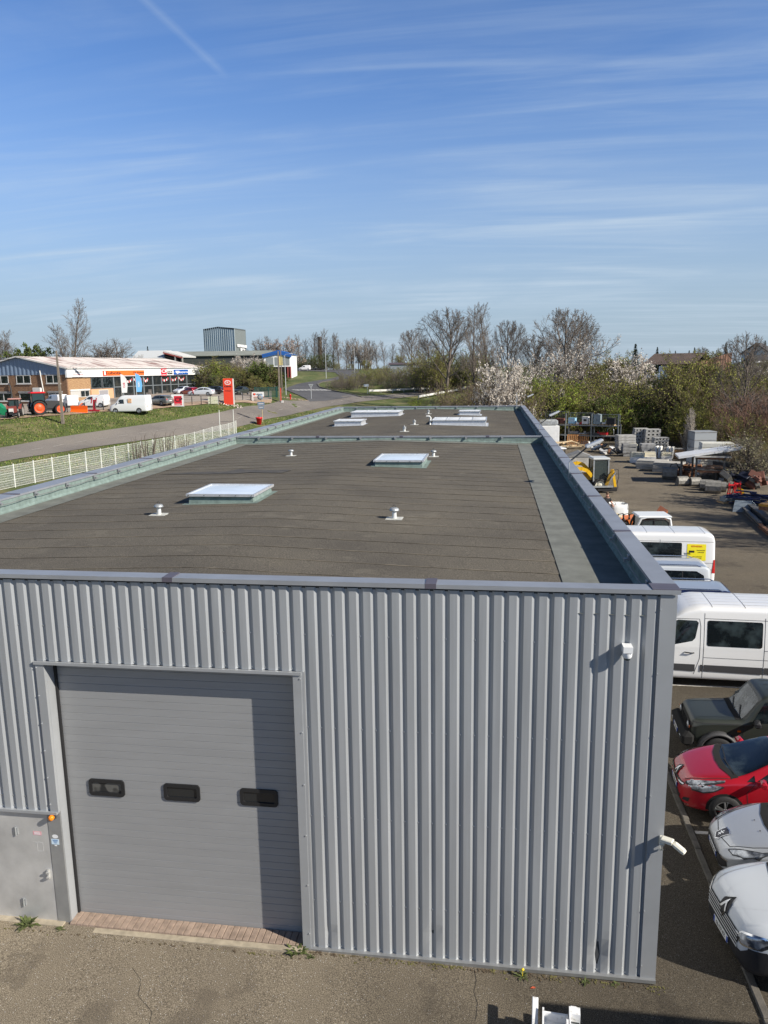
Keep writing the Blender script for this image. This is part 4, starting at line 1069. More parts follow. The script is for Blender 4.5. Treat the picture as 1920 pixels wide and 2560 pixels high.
def small_car(kind, label, loc, rz, col, detail=True, group=None, cat='car', name='parked_car', plate_txt=None, sc=1., quick=False):
    """hatch / estate / saloon / suv / mpv for the middle distance and beyond, front towards local -x"""
    D = dict(
      hatch=dict(L=4.0, top=[(0, .62), (.12, .76), (.9, .98), (1.25, 1.03), (1.95, 1.40), (2.5, 1.47), (3.3, 1.42), (3.75, 1.15), (3.95, .95), (4., .7)], belt=[(0, .6), (1.2, .93), (3.9, 1.03), (4., .8)], cab=(1.28, 2.0, 3.35, 3.82), wb=(.78, 3.3), r=.31, ww=.86),
      estate=dict(L=4.55, top=[(0, .62), (.12, .76), (.95, .97), (1.3, 1.02), (2.05, 1.42), (2.7, 1.49), (3.9, 1.44), (4.3, 1.22), (4.5, .98), (4.55, .7)], belt=[(0, .6), (1.2, .92), (4.4, 1.02), (4.55, .8)], cab=(1.32, 2.1, 3.98, 4.4), wb=(.85, 3.5), r=.31, ww=.88),
      saloon=dict(L=4.45, top=[(0, .58), (.12, .72), (.9, .95), (1.2, 1.0), (2.1, 1.42), (2.5, 1.48), (3.3, 1.40), (4.1, 1.14), (4.4, 1.05), (4.45, .75)], belt=[(0, .58), (1.2, .9), (4.3, 1.02), (4.45, .8)], cab=(1.25, 2.1, 3.4, 4.2), wb=(.88, 3.58), r=.31, ww=.87),
      van=dict(L=4.3, top=[(0, .68), (.1, .85), (.75, 1.10), (1.05, 1.18), (1.75, 1.72), (2.1, 1.83), (4.0, 1.84), (4.24, 1.76), (4.3, 1.1)], belt=[(0, .66), (1.1, 1.1), (4.2, 1.12), (4.3, .9)], cab=(1.08, 1.8, 4.0, 4.3), wb=(.85, 3.55), r=.32, ww=.9),
      bigvan=dict(L=5.6, top=[(0, .75), (.08, .95), (.6, 1.24), (.85, 1.34), (1.55, 2.18), (2.0, 2.45), (5.3, 2.5), (5.55, 2.42), (5.6, 1.3)], belt=[(0, .7), (1., 1.25), (5.5, 1.28), (5.6, 1.)], cab=(.88, 1.65, 5.4, 5.6), wb=(.95, 4.35), r=.35, ww=1.0))[kind]
    L, w = D['L'], D['ww']; nose = [(0, w*.70), (.12, w*.86), (.4, w*.97), (.9, w), (L*.6, w), (L-.4, w*.97), (L-.08, w*.9), (L, w*.8)]
    bot = [(0, .30), (.1, .22), (L-.2, .24), (L, .36)]
    c0, c1, c2, c3 = D['cab']; big = kind in ('van', 'bigvan')
    roofw = [(0, w*.72), (c0, w*.84), (c1+.15, w*(.86 if big else .70)), (c2, w*(.88 if big else .68)), (c3, w*(.86 if big else .74)), (L+.01, w*.8)]
    sh, bvh = shell(D['top'], bot, nose, D['belt'], roofw, L, 24 if quick else 34, 2, box=.6 if big else 0)
    t = thing(name, label, cat, loc, rz, group, sc); body = sh.build('body', col, t)
    T = curve(D['top']); Be = curve(D['belt'])
    ws = [(c0+.03, -w*.74), (c0-.06, 0), (c0+.03, w*.74), (c1+.0, w*.64), (c1+.06, 0), (c1, -w*.64)]
    put(lay(bvh, ws, 'T', .006, .15), 'windscreen', M_GLASS, t)
    def zt(x): return T(x)-(.13 if not big else .2)
    if kind == 'van': sw = [(c0+.12, Be(c0)+.06), (c1+.05, zt(c1+.05)-.02), (c1+.62, zt(c1+.6)-.04), (c1+.62, Be(c1)+.06)]; sws = [sw]
    elif kind == 'bigvan': sws = [[(c0+.1, Be(c0)+.08), (c1-.02, 1.9), (c1+.55, 1.92), (c1+.6, Be(c1)+.06)]]
    else:
        xm = (c1+c2)/2+.05
        sws = [[(c0+.28, Be(c0)+.05), (c1+.04, zt(c1+.04)), (xm-.04, zt(xm)), (xm-.04, Be(xm)+.04)], [(xm+.04, Be(xm)+.04), (xm+.04, zt(xm)), (c2-.02, zt(c2)), (c3-.25, Be(c3)+.10), (c3-.4, Be(c3)+.03)]]
    for sd in 'LR':
        for sw in sws: put(lay(bvh, sw, sd, .006, .2), 'side_window', M_GLASS, t)
    if not big: put(lay(bvh, [(-w*.62, Be(L-.3)+.06), (w*.62, Be(L-.3)+.06), (w*.52, zt(c2)-.02), (-w*.52, zt(c2)-.02)], 'B', .006, .2), 'rear_window', M_GLASS, t)
    for s in (-1, 1):
        put(lay(bvh, [(s*w*.5, .62), (s*w*.8, .66), (s*w*.84, .80), (s*w*.52, .73)] if kind != 'bigvan' else [(s*w*.5, .85), (s*w*.8, .88), (s*w*.84, 1.1), (s*w*.6, .98)], 'F', .008, .2), 'headlight', M_HEADL, t)
        put(lay(bvh, [(s*w*.62, .78), (s*w*.86, .78), (s*w*.86, 1.02), (s*w*.66, 1.0)] if not big else [(s*w*.8, .8), (s*w*.93, .8), (s*w*.93, 1.3), (s*w*.82, 1.3)], 'B', .008, .2), 'tail_light', M_TAIL, t)
    put(lay(bvh, [(-w*.5, .35), (w*.5, .35), (w*.55, .55), (-w*.55, .55)], 'F', .007, .2), 'grille', M_PLASTIC, t)
    MB().box(-.012, .0, -.26, .26, .40, .5).build('number_plate', M_PLATE, t)
    MB().box(L, L+.012, -.26, .26, .62 if not big else .9, .73 if not big else 1.).build('number_plate', M_PLATE, t)
    for x in D['wb']:
        for s in (-1, 1):
            a = [(x+(D['r']+.055)*cos(q), D['r']+(D['r']+.055)*sin(q)) for q in [2*pi*i/16 for i in range(16)]]
            a = [(p, max(q, .24)) for p, q in a]
            put(lay(bvh, a, 'L' if s < 0 else 'R', .004, .3), 'wheel_arch', M_WELL, t)
            wheel(t, x, s*(w-.085), D['r'], .2, s, 'steel' if big else 'spoke', 18)
        mirror_
    for s in (-1, 1): MB().cbox((c0+.35, s*(w*.98+.05), Be(c0)+.1), (.1, .16, .13), bev=.03).build('wing_mirror', M_PLASTIC, t)
    return t, bvh
M_CARW = paint('white_car_paint', (.53, .56, .59)); M_CARS = paint('silver_car_paint', (.50, .52, .545), .35, .3)
M_CARR = paint('red_car_paint', (.36, .008, .018), .0, .28); M_CARG = paint('green_black_car_paint', (.026, .031, .024), .0, .5, .35)
M_CARB = paint('dark_blue_car_paint', (.008, .018, .075), .2, .3); M_CARK = paint('black_car_paint', (.01, .01, .012)); M_CARGR = paint('grey_green_car_paint', (.20, .21, .195), .5, .35)
M_CARW2 = paint('van_white_paint', (.80, .80, .79), 0, .35)

# ---------------------------------------------------------------- the row of parked cars beside the warehouse
# white crossover, nearest the camera
def white_suv():
    L, w = 4.4, .90
    top = [(0, .80), (.06, .92), (.25, 1.0), (.9, 1.10), (1.12, 1.14), (1.9, 1.52), (2.5, 1.61), (3.5, 1.56), (4.1, 1.25), (4.35, 1.05), (4.4, .75)]
    bot = [(0, .36), (.12, .22), (4.2, .26), (4.4, .4)]
    pln = [(0, .56), (.06, .67), (.16, .765), (.32, .83), (.6, .885), (1., .90), (3.6, .90), (4.2, .85), (4.4, .72)]
    sh, bvh = shell(top, bot, pln, [(0, .78), (.3, .92), (1.1, 1.02), (3.9, 1.1), (4.4, .9)], [(0, .5), (.35, .64), (1.1, .74), (1.9, .64), (3.5, .62), (4.4, .6)], L, 72, 5)
    t = thing('parked_car', 'white crossover with a striped chrome grille, nearest of the row beside the warehouse', 'car', (1.20, .80, 0), radians(7), 'cars parked beside the warehouse')
    sh.build('body', M_CARW, t)
    put(lay(bvh, [(1.10, -.70), (.98, -.35), (.95, 0), (.98, .35), (1.10, .70), (1.92, .56), (1.96, 0), (1.92, -.56)], 'T', .006), 'windscreen', M_GLASS, t)
    put(lay(bvh, [(.99, -.74), (.87, -.35), (.84, 0), (.87, .35), (.99, .74), (1.12, .72), (1.0, .35), (.97, 0), (1.0, -.35), (1.12, -.72)], 'T', .009), 'cowl', M_WELL, t)
    for sd in 'LR':
        put(lay(bvh, [(1.35, 1.08), (1.95, 1.43), (2.5, 1.47), (2.5, 1.08)], sd), 'side_window', M_GLASS, t); put(lay(bvh, [(2.58, 1.09), (2.58, 1.47), (3.4, 1.42), (3.75, 1.2), (3.6, 1.12)], sd), 'side_window', M_GLASS, t)
        for pts in ([(1.22, .35), (1.18, .9), (1.35, 1.06)], [(2.54, .35), (2.54, 1.07)], [(3.4, .6), (3.7, 1.1)]): put(lay_strip(bvh, pts, .012, sd), 'door_gap', M_SEAM, t)
        put(lay(bvh, [(.03, .24), (.42, .22), (.46, .40), (.40, .60), (.30, .68), (.08, .66)], sd, .007, .04), 'bumper_trim_and_shade', M_PLASTIC, t)  # black trim, widened to paint in the shaded bumper corner
        put(lay(bvh, [(1.15, .24), (3.4, .26), (3.4, .38), (1.15, .36)], sd, .006), 'sill_trim', M_PLASTIC, t)
    put(lay(bvh, [(-.80, .26), (.80, .26), (.83, .60), (.70, .64), (.60, .54), (-.60, .54), (-.70, .64), (-.83, .60)], 'F', .008, .05), 'lower_bumper_and_shade', M_PLASTIC, t)  # black trim drawn larger, taking in the bumper's own shade
    gr = put(lay(bvh, [(-.46, .53), (.46, .53), (.56, .70), (.60, .80), (-.60, .80), (-.56, .70)], 'F', .009, .06), 'grille', M_PLASTIC, t)
    for z in (.555, .615, .675, .735, .785): put(lay_strip(bvh, [(-.53+.0*z, z), (0, z-.008), (.53, z)], .02 if z > .56 else .026, 'F', .022, .04), 'grille_bar', mat('grille_chrome_painted_sheen', (.72, .73, .74), .45, .2), gr)  # pale bar colour stands in for sky reflected in the chrome
    for s in (-1, 1):
        h = put(lay(bvh, [(s*.50, .74), (s*.60, .66), (s*.79, .70), (s*.845, .84), (s*.80, .90), (s*.56, .83)], 'F', .010, .04), 'headlight', M_HEADL, t)
        put(lay_strip(bvh, [(s*.50, .745), (s*.60, .665), (s*.79, .705), (s*.842, .84), (s*.80, .90), (s*.56, .835), (s*.5, .745)], .026, 'F', .013, .04), 'headlight_rim', M_CHROME, h)
    # diamond badge on the nose
    b = put(lay(bvh, [(0, .66), (.10, .79), (0, .95), (-.10, .79)], 'F', .03, .05), 'badge', M_CHROME, t)
    put(lay(bvh, [(0, .74), (.045, .80), (0, .88), (-.045, .80)], 'F', .034, .05), 'badge_centre', M_PLASTIC, b)
    put(lay(bvh, [(0, .62), (.135, .78), (.11, .92), (0, .985), (-.11, .92), (-.135, .78)], 'F', .018, .05), 'badge_surround', M_PLASTIC, t)
    for s in (-1, 1):
        put(lay_strip(bvh, [(.07, s*.12), (.2, s*.24), (.5, s*.36), (1.0, s*.42)], .012, 'T', .0025), 'bonnet_crease', M_CARW, t)
    plate(t, 0, .44, -.03, 'GJ-327-BZ')
    for x in (.84, 3.48):
        for s in (-1, 1):
            a = [(x+.41*cos(q), .34+.41*sin(q)) for q in [2*pi*i/20 for i in range(20)]]; a = [(p, max(q, .25)) for p, q in a]
            put(lay(bvh, a, 'L' if s < 0 else 'R', .006), 'wheel_arch', M_WELL, t); wheel(t, x, s*.83, .345, .21, s)
    mirror_(t, 1.45, -.86, 1.12, M_CARW, -1); mirror_(t, 1.45, .86, 1.12, M_CARW, 1)
    wiper(bvh, t, (1.05, -.1), (1.12, .55)); wiper(bvh, t, (1.06, -.65), (1.03, .0))
    return t
white_suv()
# silver hatchback with the lion shield
def silver_car():
    L, w = 4.2, .88
    top = [(0, .58), (.08, .69), (.3, .80), (.95, .98), (1.15, 1.02), (2.0, 1.42), (2.5, 1.51), (3.4, 1.45), (3.9, 1.1), (4.15, .95), (4.2, .7)]
    bot = [(0, .33), (.12, .20), (4., .24), (4.2, .4)]
    pln = [(0, .42), (.05, .54), (.15, .66), (.32, .76), (.6, .835), (1., .87), (3.4, .88), (4.0, .82), (4.2, .7)]
    sh, bvh = shell(top, bot, pln, [(0, .56), (.3, .72), (1.1, .92), (3.9, 1.0), (4.2, .8)], [(0, .40), (.4, .6), (1.1, .74), (2., .62), (3.4, .60), (4.2, .6)], L, 72, 5)
    t = thing('parked_car', 'silver hatchback with a shield badge on the bonnet, between the red and the white car', 'car', (1.66, 3.02, 0), radians(-2), 'cars parked beside the warehouse')
    sh.build('body', M_CARS, t)
    put(lay(bvh, [(1.14, -.70), (1.0, -.35), (.97, 0), (1.0, .35), (1.14, .70), (2.02, .54), (2.06, 0), (2.02, -.54)], 'T', .006), 'windscreen', M_GLASS, t)
    put(lay(bvh, [(1.0, -.74), (.88, -.35), (.85, 0), (.88, .35), (1.0, .74), (1.16, .72), (1.02, .35), (.99, 0), (1.02, -.35), (1.16, -.72)], 'T', .009), 'cowl', M_WELL, t)
    for sd in 'LR':
        put(lay(bvh, [(1.4, .97), (2.02, 1.33), (2.5, 1.38), (2.5, .98)], sd), 'side_window', M_GLASS, t); put(lay(bvh, [(2.58, .99), (2.58, 1.38), (3.3, 1.32), (3.6, 1.06)], sd), 'side_window', M_GLASS, t)
        for pts in ([(1.25, .32), (1.2, .8), (1.38, .95)], [(2.54, .32), (2.54, .97)]): put(lay_strip(bvh, pts, .012, sd), 'door_gap', M_SEAM, t)
    put(lay(bvh, [(-.48, .36), (.48, .36), (.60, .44), (.58, .53), (-.58, .53), (-.60, .44)], 'F', .008), 'grille', M_PLASTIC, t)
    put(lay_strip(bvh, [(-.62, .345), (0, .33), (.62, .345)], .035, 'F', .014), 'bumper_strip', M_CHROME, t)
    put(lay_strip(bvh, [(-.60, .545), (0, .552), (.60, .545)], .018, 'F', .014), 'grille_strip', M_CHROME, t)
    for s in (-1, 1):
        h = put(lay(bvh, [(.13, s*.47), (.30, s*.56), (.62, s*.74), (.86, s*.775), (.84, s*.80), (.55, s*.81), (.32, s*.74), (.17, s*.60)], 'T', .008, .05), 'headlight', M_HEADL, t)
        put(lay_strip(bvh, [(.13, s*.47), (.30, s*.56), (.62, s*.74), (.86, s*.775), (.84, s*.80), (.55, s*.81), (.32, s*.74), (.17, s*.60), (.13, s*.47)], .014, 'T', .010, .05), 'headlight_rim', M_PLASTIC, h)
        put(lay_strip(bvh, [(.16, s*.43), (.5, s*.60), (1.0, s*.73)], .012, 'T', .004), 'bonnet_gap', M_SEAM, t)
        put(lay(bvh, [(.72, s*.16), (.745, s*.16), (.745, s*.19), (.72, s*.19)], 'T', .012), 'washer_jet', M_PLASTIC, t)
    put(lay_strip(bvh, [(.16, -.43), (.10, -.15), (.10, .15), (.16, .43)], .012, 'T', .004), 'bonnet_gap', M_SEAM, t)
    b = put(lay(bvh, [(.01, 0), (.05, -.10), (.25, -.115), (.265, 0), (.25, .115), (.05, .10)], 'T', .012, .05), 'badge', M_CHROME, t)
    put(lay(bvh, [(.03, 0), (.062, -.083), (.236, -.097), (.25, 0), (.236, .097), (.062, .083)], 'T', .016, .05), 'badge_field', mat('badge_field_dark', (.03, .03, .045), .3), b)
    lion = [[(.07, -.02), (.10, .0), (.14, -.005), (.17, .02)], [(.10, 0), (.09, .03)], [(.14, -.005), (.13, .04), (.15, .05)], [(.14, -.005), (.155, -.045)], [(.17, .02), (.18, -.005)], [(.11, -.0), (.10, -.04)]]
    for q in lion: put(lay_strip(bvh, q, .014, 'T', .020, .03), 'badge_lion', M_CHROME, b)
    plate(t, 0, .45, -.02, 'CH-804-FR', tilt=-.1)
    for x in (.86, 3.46):
        for s in (-1, 1):
            a = [(x+.375*cos(q), .32+.375*sin(q)) for q in [2*pi*i/20 for i in range(20)]]; a = [(p, max(q, .22)) for p, q in a]
            put(lay(bvh, a, 'L' if s < 0 else 'R', .006), 'wheel_arch', M_WELL, t); wheel(t, x, s*.81, .315, .2, s)
    mirror_(t, 1.5, -.83, 1.02, M_CARS, -1); mirror_(t, 1.5, .83, 1.02, M_CARS, 1)
    wiper(bvh, t, (1.06, -.05), (1.12, .6)); wiper(bvh, t, (1.1, -.65), (1.04, .05))
silver_car()
# red hatchback
def red_car():
    L, w = 4.06, .866
    top = [(0, .62), (.07, .74), (.25, .83), (.85, .985), (1.1, 1.02), (1.9, 1.37), (2.4, 1.45), (3.2, 1.40), (3.75, 1.12), (4.0, .95), (4.06, .7)]
    bot = [(0, .30), (.12, .19), (3.9, .24), (4.06, .4)]
    pln = [(0, .46), (.05, .58), (.15, .69), (.32, .775), (.6, .84), (1., .866), (3.3, .866), (3.9, .82), (4.06, .7)]
    sh, bvh = shell(top, bot, pln, [(0, .6), (.3, .76), (1.1, .92), (3.7, 1.02), (4.06, .8)], [(0, .45), (.4, .62), (1.05, .73), (1.9, .60), (3.2, .58), (4.06, .6)], L, 72, 5)
    t = thing('parked_car', 'red hatchback with a diamond badge, parked between the dark jeep and the silver car', 'car', (1.50, 5.38, 0), radians(-3), 'cars parked beside the warehouse')
    sh.build('body', M_CARR, t)
    put(lay(bvh, [(1.06, -.70), (.92, -.35), (.88, 0), (.92, .35), (1.06, .70), (1.92, .53), (1.96, 0), (1.92, -.53)], 'T', .006), 'windscreen', M_GLASS, t)
    put(lay(bvh, [(.94, -.74), (.80, -.35), (.77, 0), (.80, .35), (.94, .74), (1.08, .72), (.94, .35), (.90, 0), (.94, -.35), (1.08, -.72)], 'T', .009), 'cowl', M_WELL, t)
    for sd in 'LR':
        put(lay(bvh, [(1.42, .98), (1.93, 1.28), (2.4, 1.33), (2.4, .99)], sd), 'side_window', M_GLASS, t); put(lay(bvh, [(2.46, .99), (2.46, 1.33), (3.1, 1.28), (3.4, 1.08)], sd), 'side_window', M_GLASS, t)
        put(lay(bvh, [(1.22, .955), (1.38, 1.06), (1.38, .965)], sd), 'quarter_window', M_GLASS, t)
        for pts in ([(1.28, .3), (1.22, .75), (1.38, .95)], [(2.43, .3), (2.43, .98)]): put(lay_strip(bvh, pts, .011, sd), 'door_gap', M_SEAM, t)
    put(lay(bvh, [(-.52, .61), (0, .56), (.52, .61), (.57, .69), (.15, .64), (0, .625), (-.15, .64), (-.57, .69)], 'F', .010, .05), 'grille', M_PLASTIC, t)
    put(lay_strip(bvh, [(-.55, .655), (-.14, .605)], .022, 'F', .016), 'grille_bar', M_CHROME, t); put(lay_strip(bvh, [(.55, .655), (.14, .605)], .022, 'F', .016), 'grille_bar', M_CHROME, t)
    put(lay(bvh, [(-.42, .26), (.42, .26), (.5, .40), (-.5, .40)], 'F', .008), 'air_intake', M_PLASTIC, t)
    put(lay_strip(bvh, [(-.68, .27), (-.4, .235), (.4, .235), (.68, .27)], .02, 'F', .014), 'bumper_strip', M_CHROME, t)
    b = put(lay(bvh, [(0, .56), (.075, .66), (0, .78), (-.075, .66)], 'F', .028, .05), 'badge', M_CHROME, t)
    put(lay(bvh, [(0, .62), (.03, .665), (0, .715), (-.03, .665)], 'F', .032, .05), 'badge_centre', M_PLASTIC, b)
    put(lay(bvh, [(0, .53), (.11, .65), (.08, .76), (0, .80), (-.08, .76), (-.11, .65)], 'F', .018, .05), 'badge_surround', M_PLASTIC, t)
    for s in (-1, 1):
        h = put(lay(bvh, [(.10, s*.53), (.25, s*.60), (.55, s*.72), (.82, s*.765), (.80, s*.80), (.62, s*.80), (.3, s*.755), (.14, s*.665)], 'T', .008, .05), 'headlight', M_HEADL, t)
        put(lay_strip(bvh, [(.10, s*.53), (.14, s*.665), (.3, s*.755), (.62, s*.80), (.80, s*.80)], .03, 'T', .010, .05), 'headlight_rim', M_PLASTIC, h)
        put(lay(bvh, [(.14, .72), (.20, .655), (.40, .645), (.62, .72), (.78, .83), (.45, .83), (.2, .78)], 'L' if s < 0 else 'R', .009, .05), 'headlight_side', M_HEADL, h)
        put(lay_strip(bvh, [(.14, .71), (.20, .645), (.40, .635), (.62, .71), (.78, .82)], .025, 'L' if s < 0 else 'R', .011, .05), 'headlight_rim', M_PLASTIC, h)
        put(lay(bvh, [(s*.56, .32), (s*.68, .34), (s*.70, .44), (s*.6, .40)], 'F', .010), 'fog_lamp', M_PLASTIC, t)
        put(lay_strip(bvh, [(.10, s*.48), (.4, s*.62), (.95, s*.745)], .011, 'T', .004), 'bonnet_gap', M_SEAM, t)
    plate(t, 0, .47, -.02, 'FB-968-VX', tilt=-.05)
    for x in (.83, 3.42):
        for s in (-1, 1):
            a = [(x+.375*cos(q), .31+.375*sin(q)) for q in [2*pi*i/20 for i in range(20)]]; a = [(p, max(q, .22)) for p, q in a]
            put(lay(bvh, a, 'L' if s < 0 else 'R', .006), 'wheel_arch', M_WELL, t); wheel(t, x, s*.80, .315, .2, s)
    mirror_(t, 1.5, -.82, 1.01, M_CARR, -1); mirror_(t, 1.5, .82, 1.01, M_CARR, 1)
    wiper(bvh, t, (.98, -.05), (1.05, .58)); wiper(bvh, t, (1.03, -.64), (.96, .03))
red_car()
# dark boxy jeep
def jeep():
    L, w = 3.5, .72
    top = [(0, .86), (.04, .99), (.14, 1.04), (.95, 1.10), (1.10, 1.12), (1.50, 1.60), (1.62, 1.70), (1.9, 1.725), (3.2, 1.71), (3.42, 1.66), (3.48, 1.2), (3.5, .8)]
    bot = [(0, .55), (.2, .45), (3.3, .45), (3.5, .5)]
    pln = [(0, .58), (.04, .645), (.12, .68), (.4, .70), (1.1, .72), (3.3, .72), (3.46, .70), (3.5, .66)]
    sh, bvh = shell(top, bot, pln, [(0, .84), (.3, .96), (1.1, 1.02), (3.4, 1.06), (3.5, .8)], [(0, .55), (.3, .63), (1.1, .65), (1.6, .60), (3.3, .60), (3.5, .58)], L, 76, 5, box=.8, drop=.06)
    t = thing('parked_jeep', 'dark green boxy off-road jeep with black wheel arch flares and round headlights', 'jeep', (2.25, 7.78, 0), radians(-3), 'cars parked beside the warehouse')
    sh.build('body', M_CARG, t)
    put(lay(bvh, [(1.13, -.60), (1.11, 0), (1.13, .60), (1.50, .545), (1.51, 0), (1.50, -.545)], 'T', .006), 'windscreen', mat('glass_painted_reflections', (.045, .052, .052), .05, spec=.8, col2=(.15, .16, .16), vscale=2.6, lo=.5, hi=.6), t)  # pale reflections of this windscreen are painted into its colour
    for sd in 'LR':
        put(lay(bvh, [(1.35, 1.09), (1.62, 1.58), (2.2, 1.6), (2.2, 1.09)], sd), 'side_window', M_GLASS, t); put(lay(bvh, [(2.3, 1.09), (2.3, 1.6), (3.2, 1.58), (3.2, 1.09)], sd), 'side_window', M_GLASS, t)
        for pts in ([(1.15, .5), (1.15, 1.0)], [(2.25, .5), (2.25, 1.05)], [(.06, .965), (1.1, 1.03)]): put(lay_strip(bvh, pts, .012, sd), 'door_gap', M_SEAM, t)
        put(lay(bvh, [(1.02, .84), (1.10, .84), (1.10, .88), (1.02, .88)], sd, .01), 'side_repeater', mat('amber_lens', (.5, .1, .01), .2), t)
    put(lay(bvh, [(-.60, .68), (.60, .68), (.60, .93), (-.60, .93)], 'F', .012, .1), 'grille', M_PLASTIC, t)
    for k in range(5): MB().cbox((-.022, -.2+.1*k, .80), (.012, .045, .19)).build('grille_slot', M_WELL, t)
    for s in (-1, 1):
        m_ = MB(); m_.lathe([(.095, -.02), (.088, -.035), (.05, -.045), (0, -.048)], (0, 0, 0), 'X', 20); o = m_.build('headlight', M_HEADL, t); o.location = (-.005, s*.46, .82)
        m_ = MB(); m_.lathe([(.11, -.005), (.115, -.02), (.10, -.03), (.093, -.015)], (0, 0, 0), 'X', 20); r_ = m_.build('headlight_ring', M_PLASTIC, o)
        m_ = MB(); m_.lathe([(.035, -.02), (.03, -.03), (0, -.032)], (-.0, s*.60, .84), 'X', 12); m_.build('turn_lamp', mat('amber_lens', (.5, .1, .01), .2), t)
    mb = MB(); mb.cbox((-.06, 0, .55), (.28, 1.52, .36), bev=.09); mb.build('front_bumper', M_WELL, t)
    for s in (-1, 1): MB().cbox((-.205, s*.52, .54), (.02, .12, .09), bev=.008).build('fog_lamp', M_HEADL, t)
    plate(t, .0, .55, -.215, 'GD-150-KL', .45, .11)
    M_FLARE = mat('grey_black_plastic', (.055, .055, .058), .6)
    for x in (.62, 2.87):
        for s in (-1, 1):
            a = [(x+.40*cos(q), .36+.40*sin(q)) for q in [2*pi*i/20 for i in range(20)]]; a = [(p, max(q, .46)) for p, q in a]
            put(lay(bvh, a, 'L' if s < 0 else 'R', .006), 'wheel_arch', M_WELL, t); wheel(t, x, s*.74, .345, .2, s)
            fl = MB(); pr = []
            for q in [pi*(.02+.96*i/14) for i in range(15)]:
                k = (abs(cos(q))**6); pr.append((cos(q), sin(q), k))
            vs = []
            for c, d, k in pr:
                for rr, yy in ((.385, .70), (.385, .835), (.43, .83), (.47, .71)): vs.append((x+rr*c*(1.02), s*yy, .36+rr*d*1.0))
            fs = [(i*4+j, i*4+(j+1) % 4, i*4+4+(j+1) % 4, i*4+4+j) for i in range(14) for j in range(4)]
            fl.add(vs, fs, 0, True); fl.build('arch_flare', M_FLARE, t)
    for s in (-1, 1):
        mirror_(t, 1.42, s*.70, 1.12, M_PLASTIC, s, 1.1)
        MB().beam((.95, s*.60, .5), (2.5, s*.71, .5), .08, .1).build('sill', M_PLASTIC, t)
    for yy in (-.42, -.14, .14, .42): put(lay_strip(bvh, [(1.75, yy), (3.2, yy)], .035, 'T', .012), 'roof_rib', M_CARG, t)
    put(lay_strip(bvh, [(1.03, -.62), (1.0, 0), (1.03, .62)], .012, 'T', .004), 'bonnet_gap', M_SEAM, t)
    put(lay(bvh, [(1.0, -.62), (.98, 0), (1.0, .62), (1.12, .62), (1.1, 0), (1.12, -.62)], 'T', .006), 'cowl', M_WELL, t)
    for s in (-1, 1): put(lay_strip(bvh, [(.16, s*.45), (1.0, s*.47)], .02, 'T', .01), 'bonnet_rib', M_CARG, t)
    wiper(bvh, t, (1.10, -.5), (1.24, -.05)); wiper(bvh, t, (1.10, .1), (1.22, .5))
jeep()
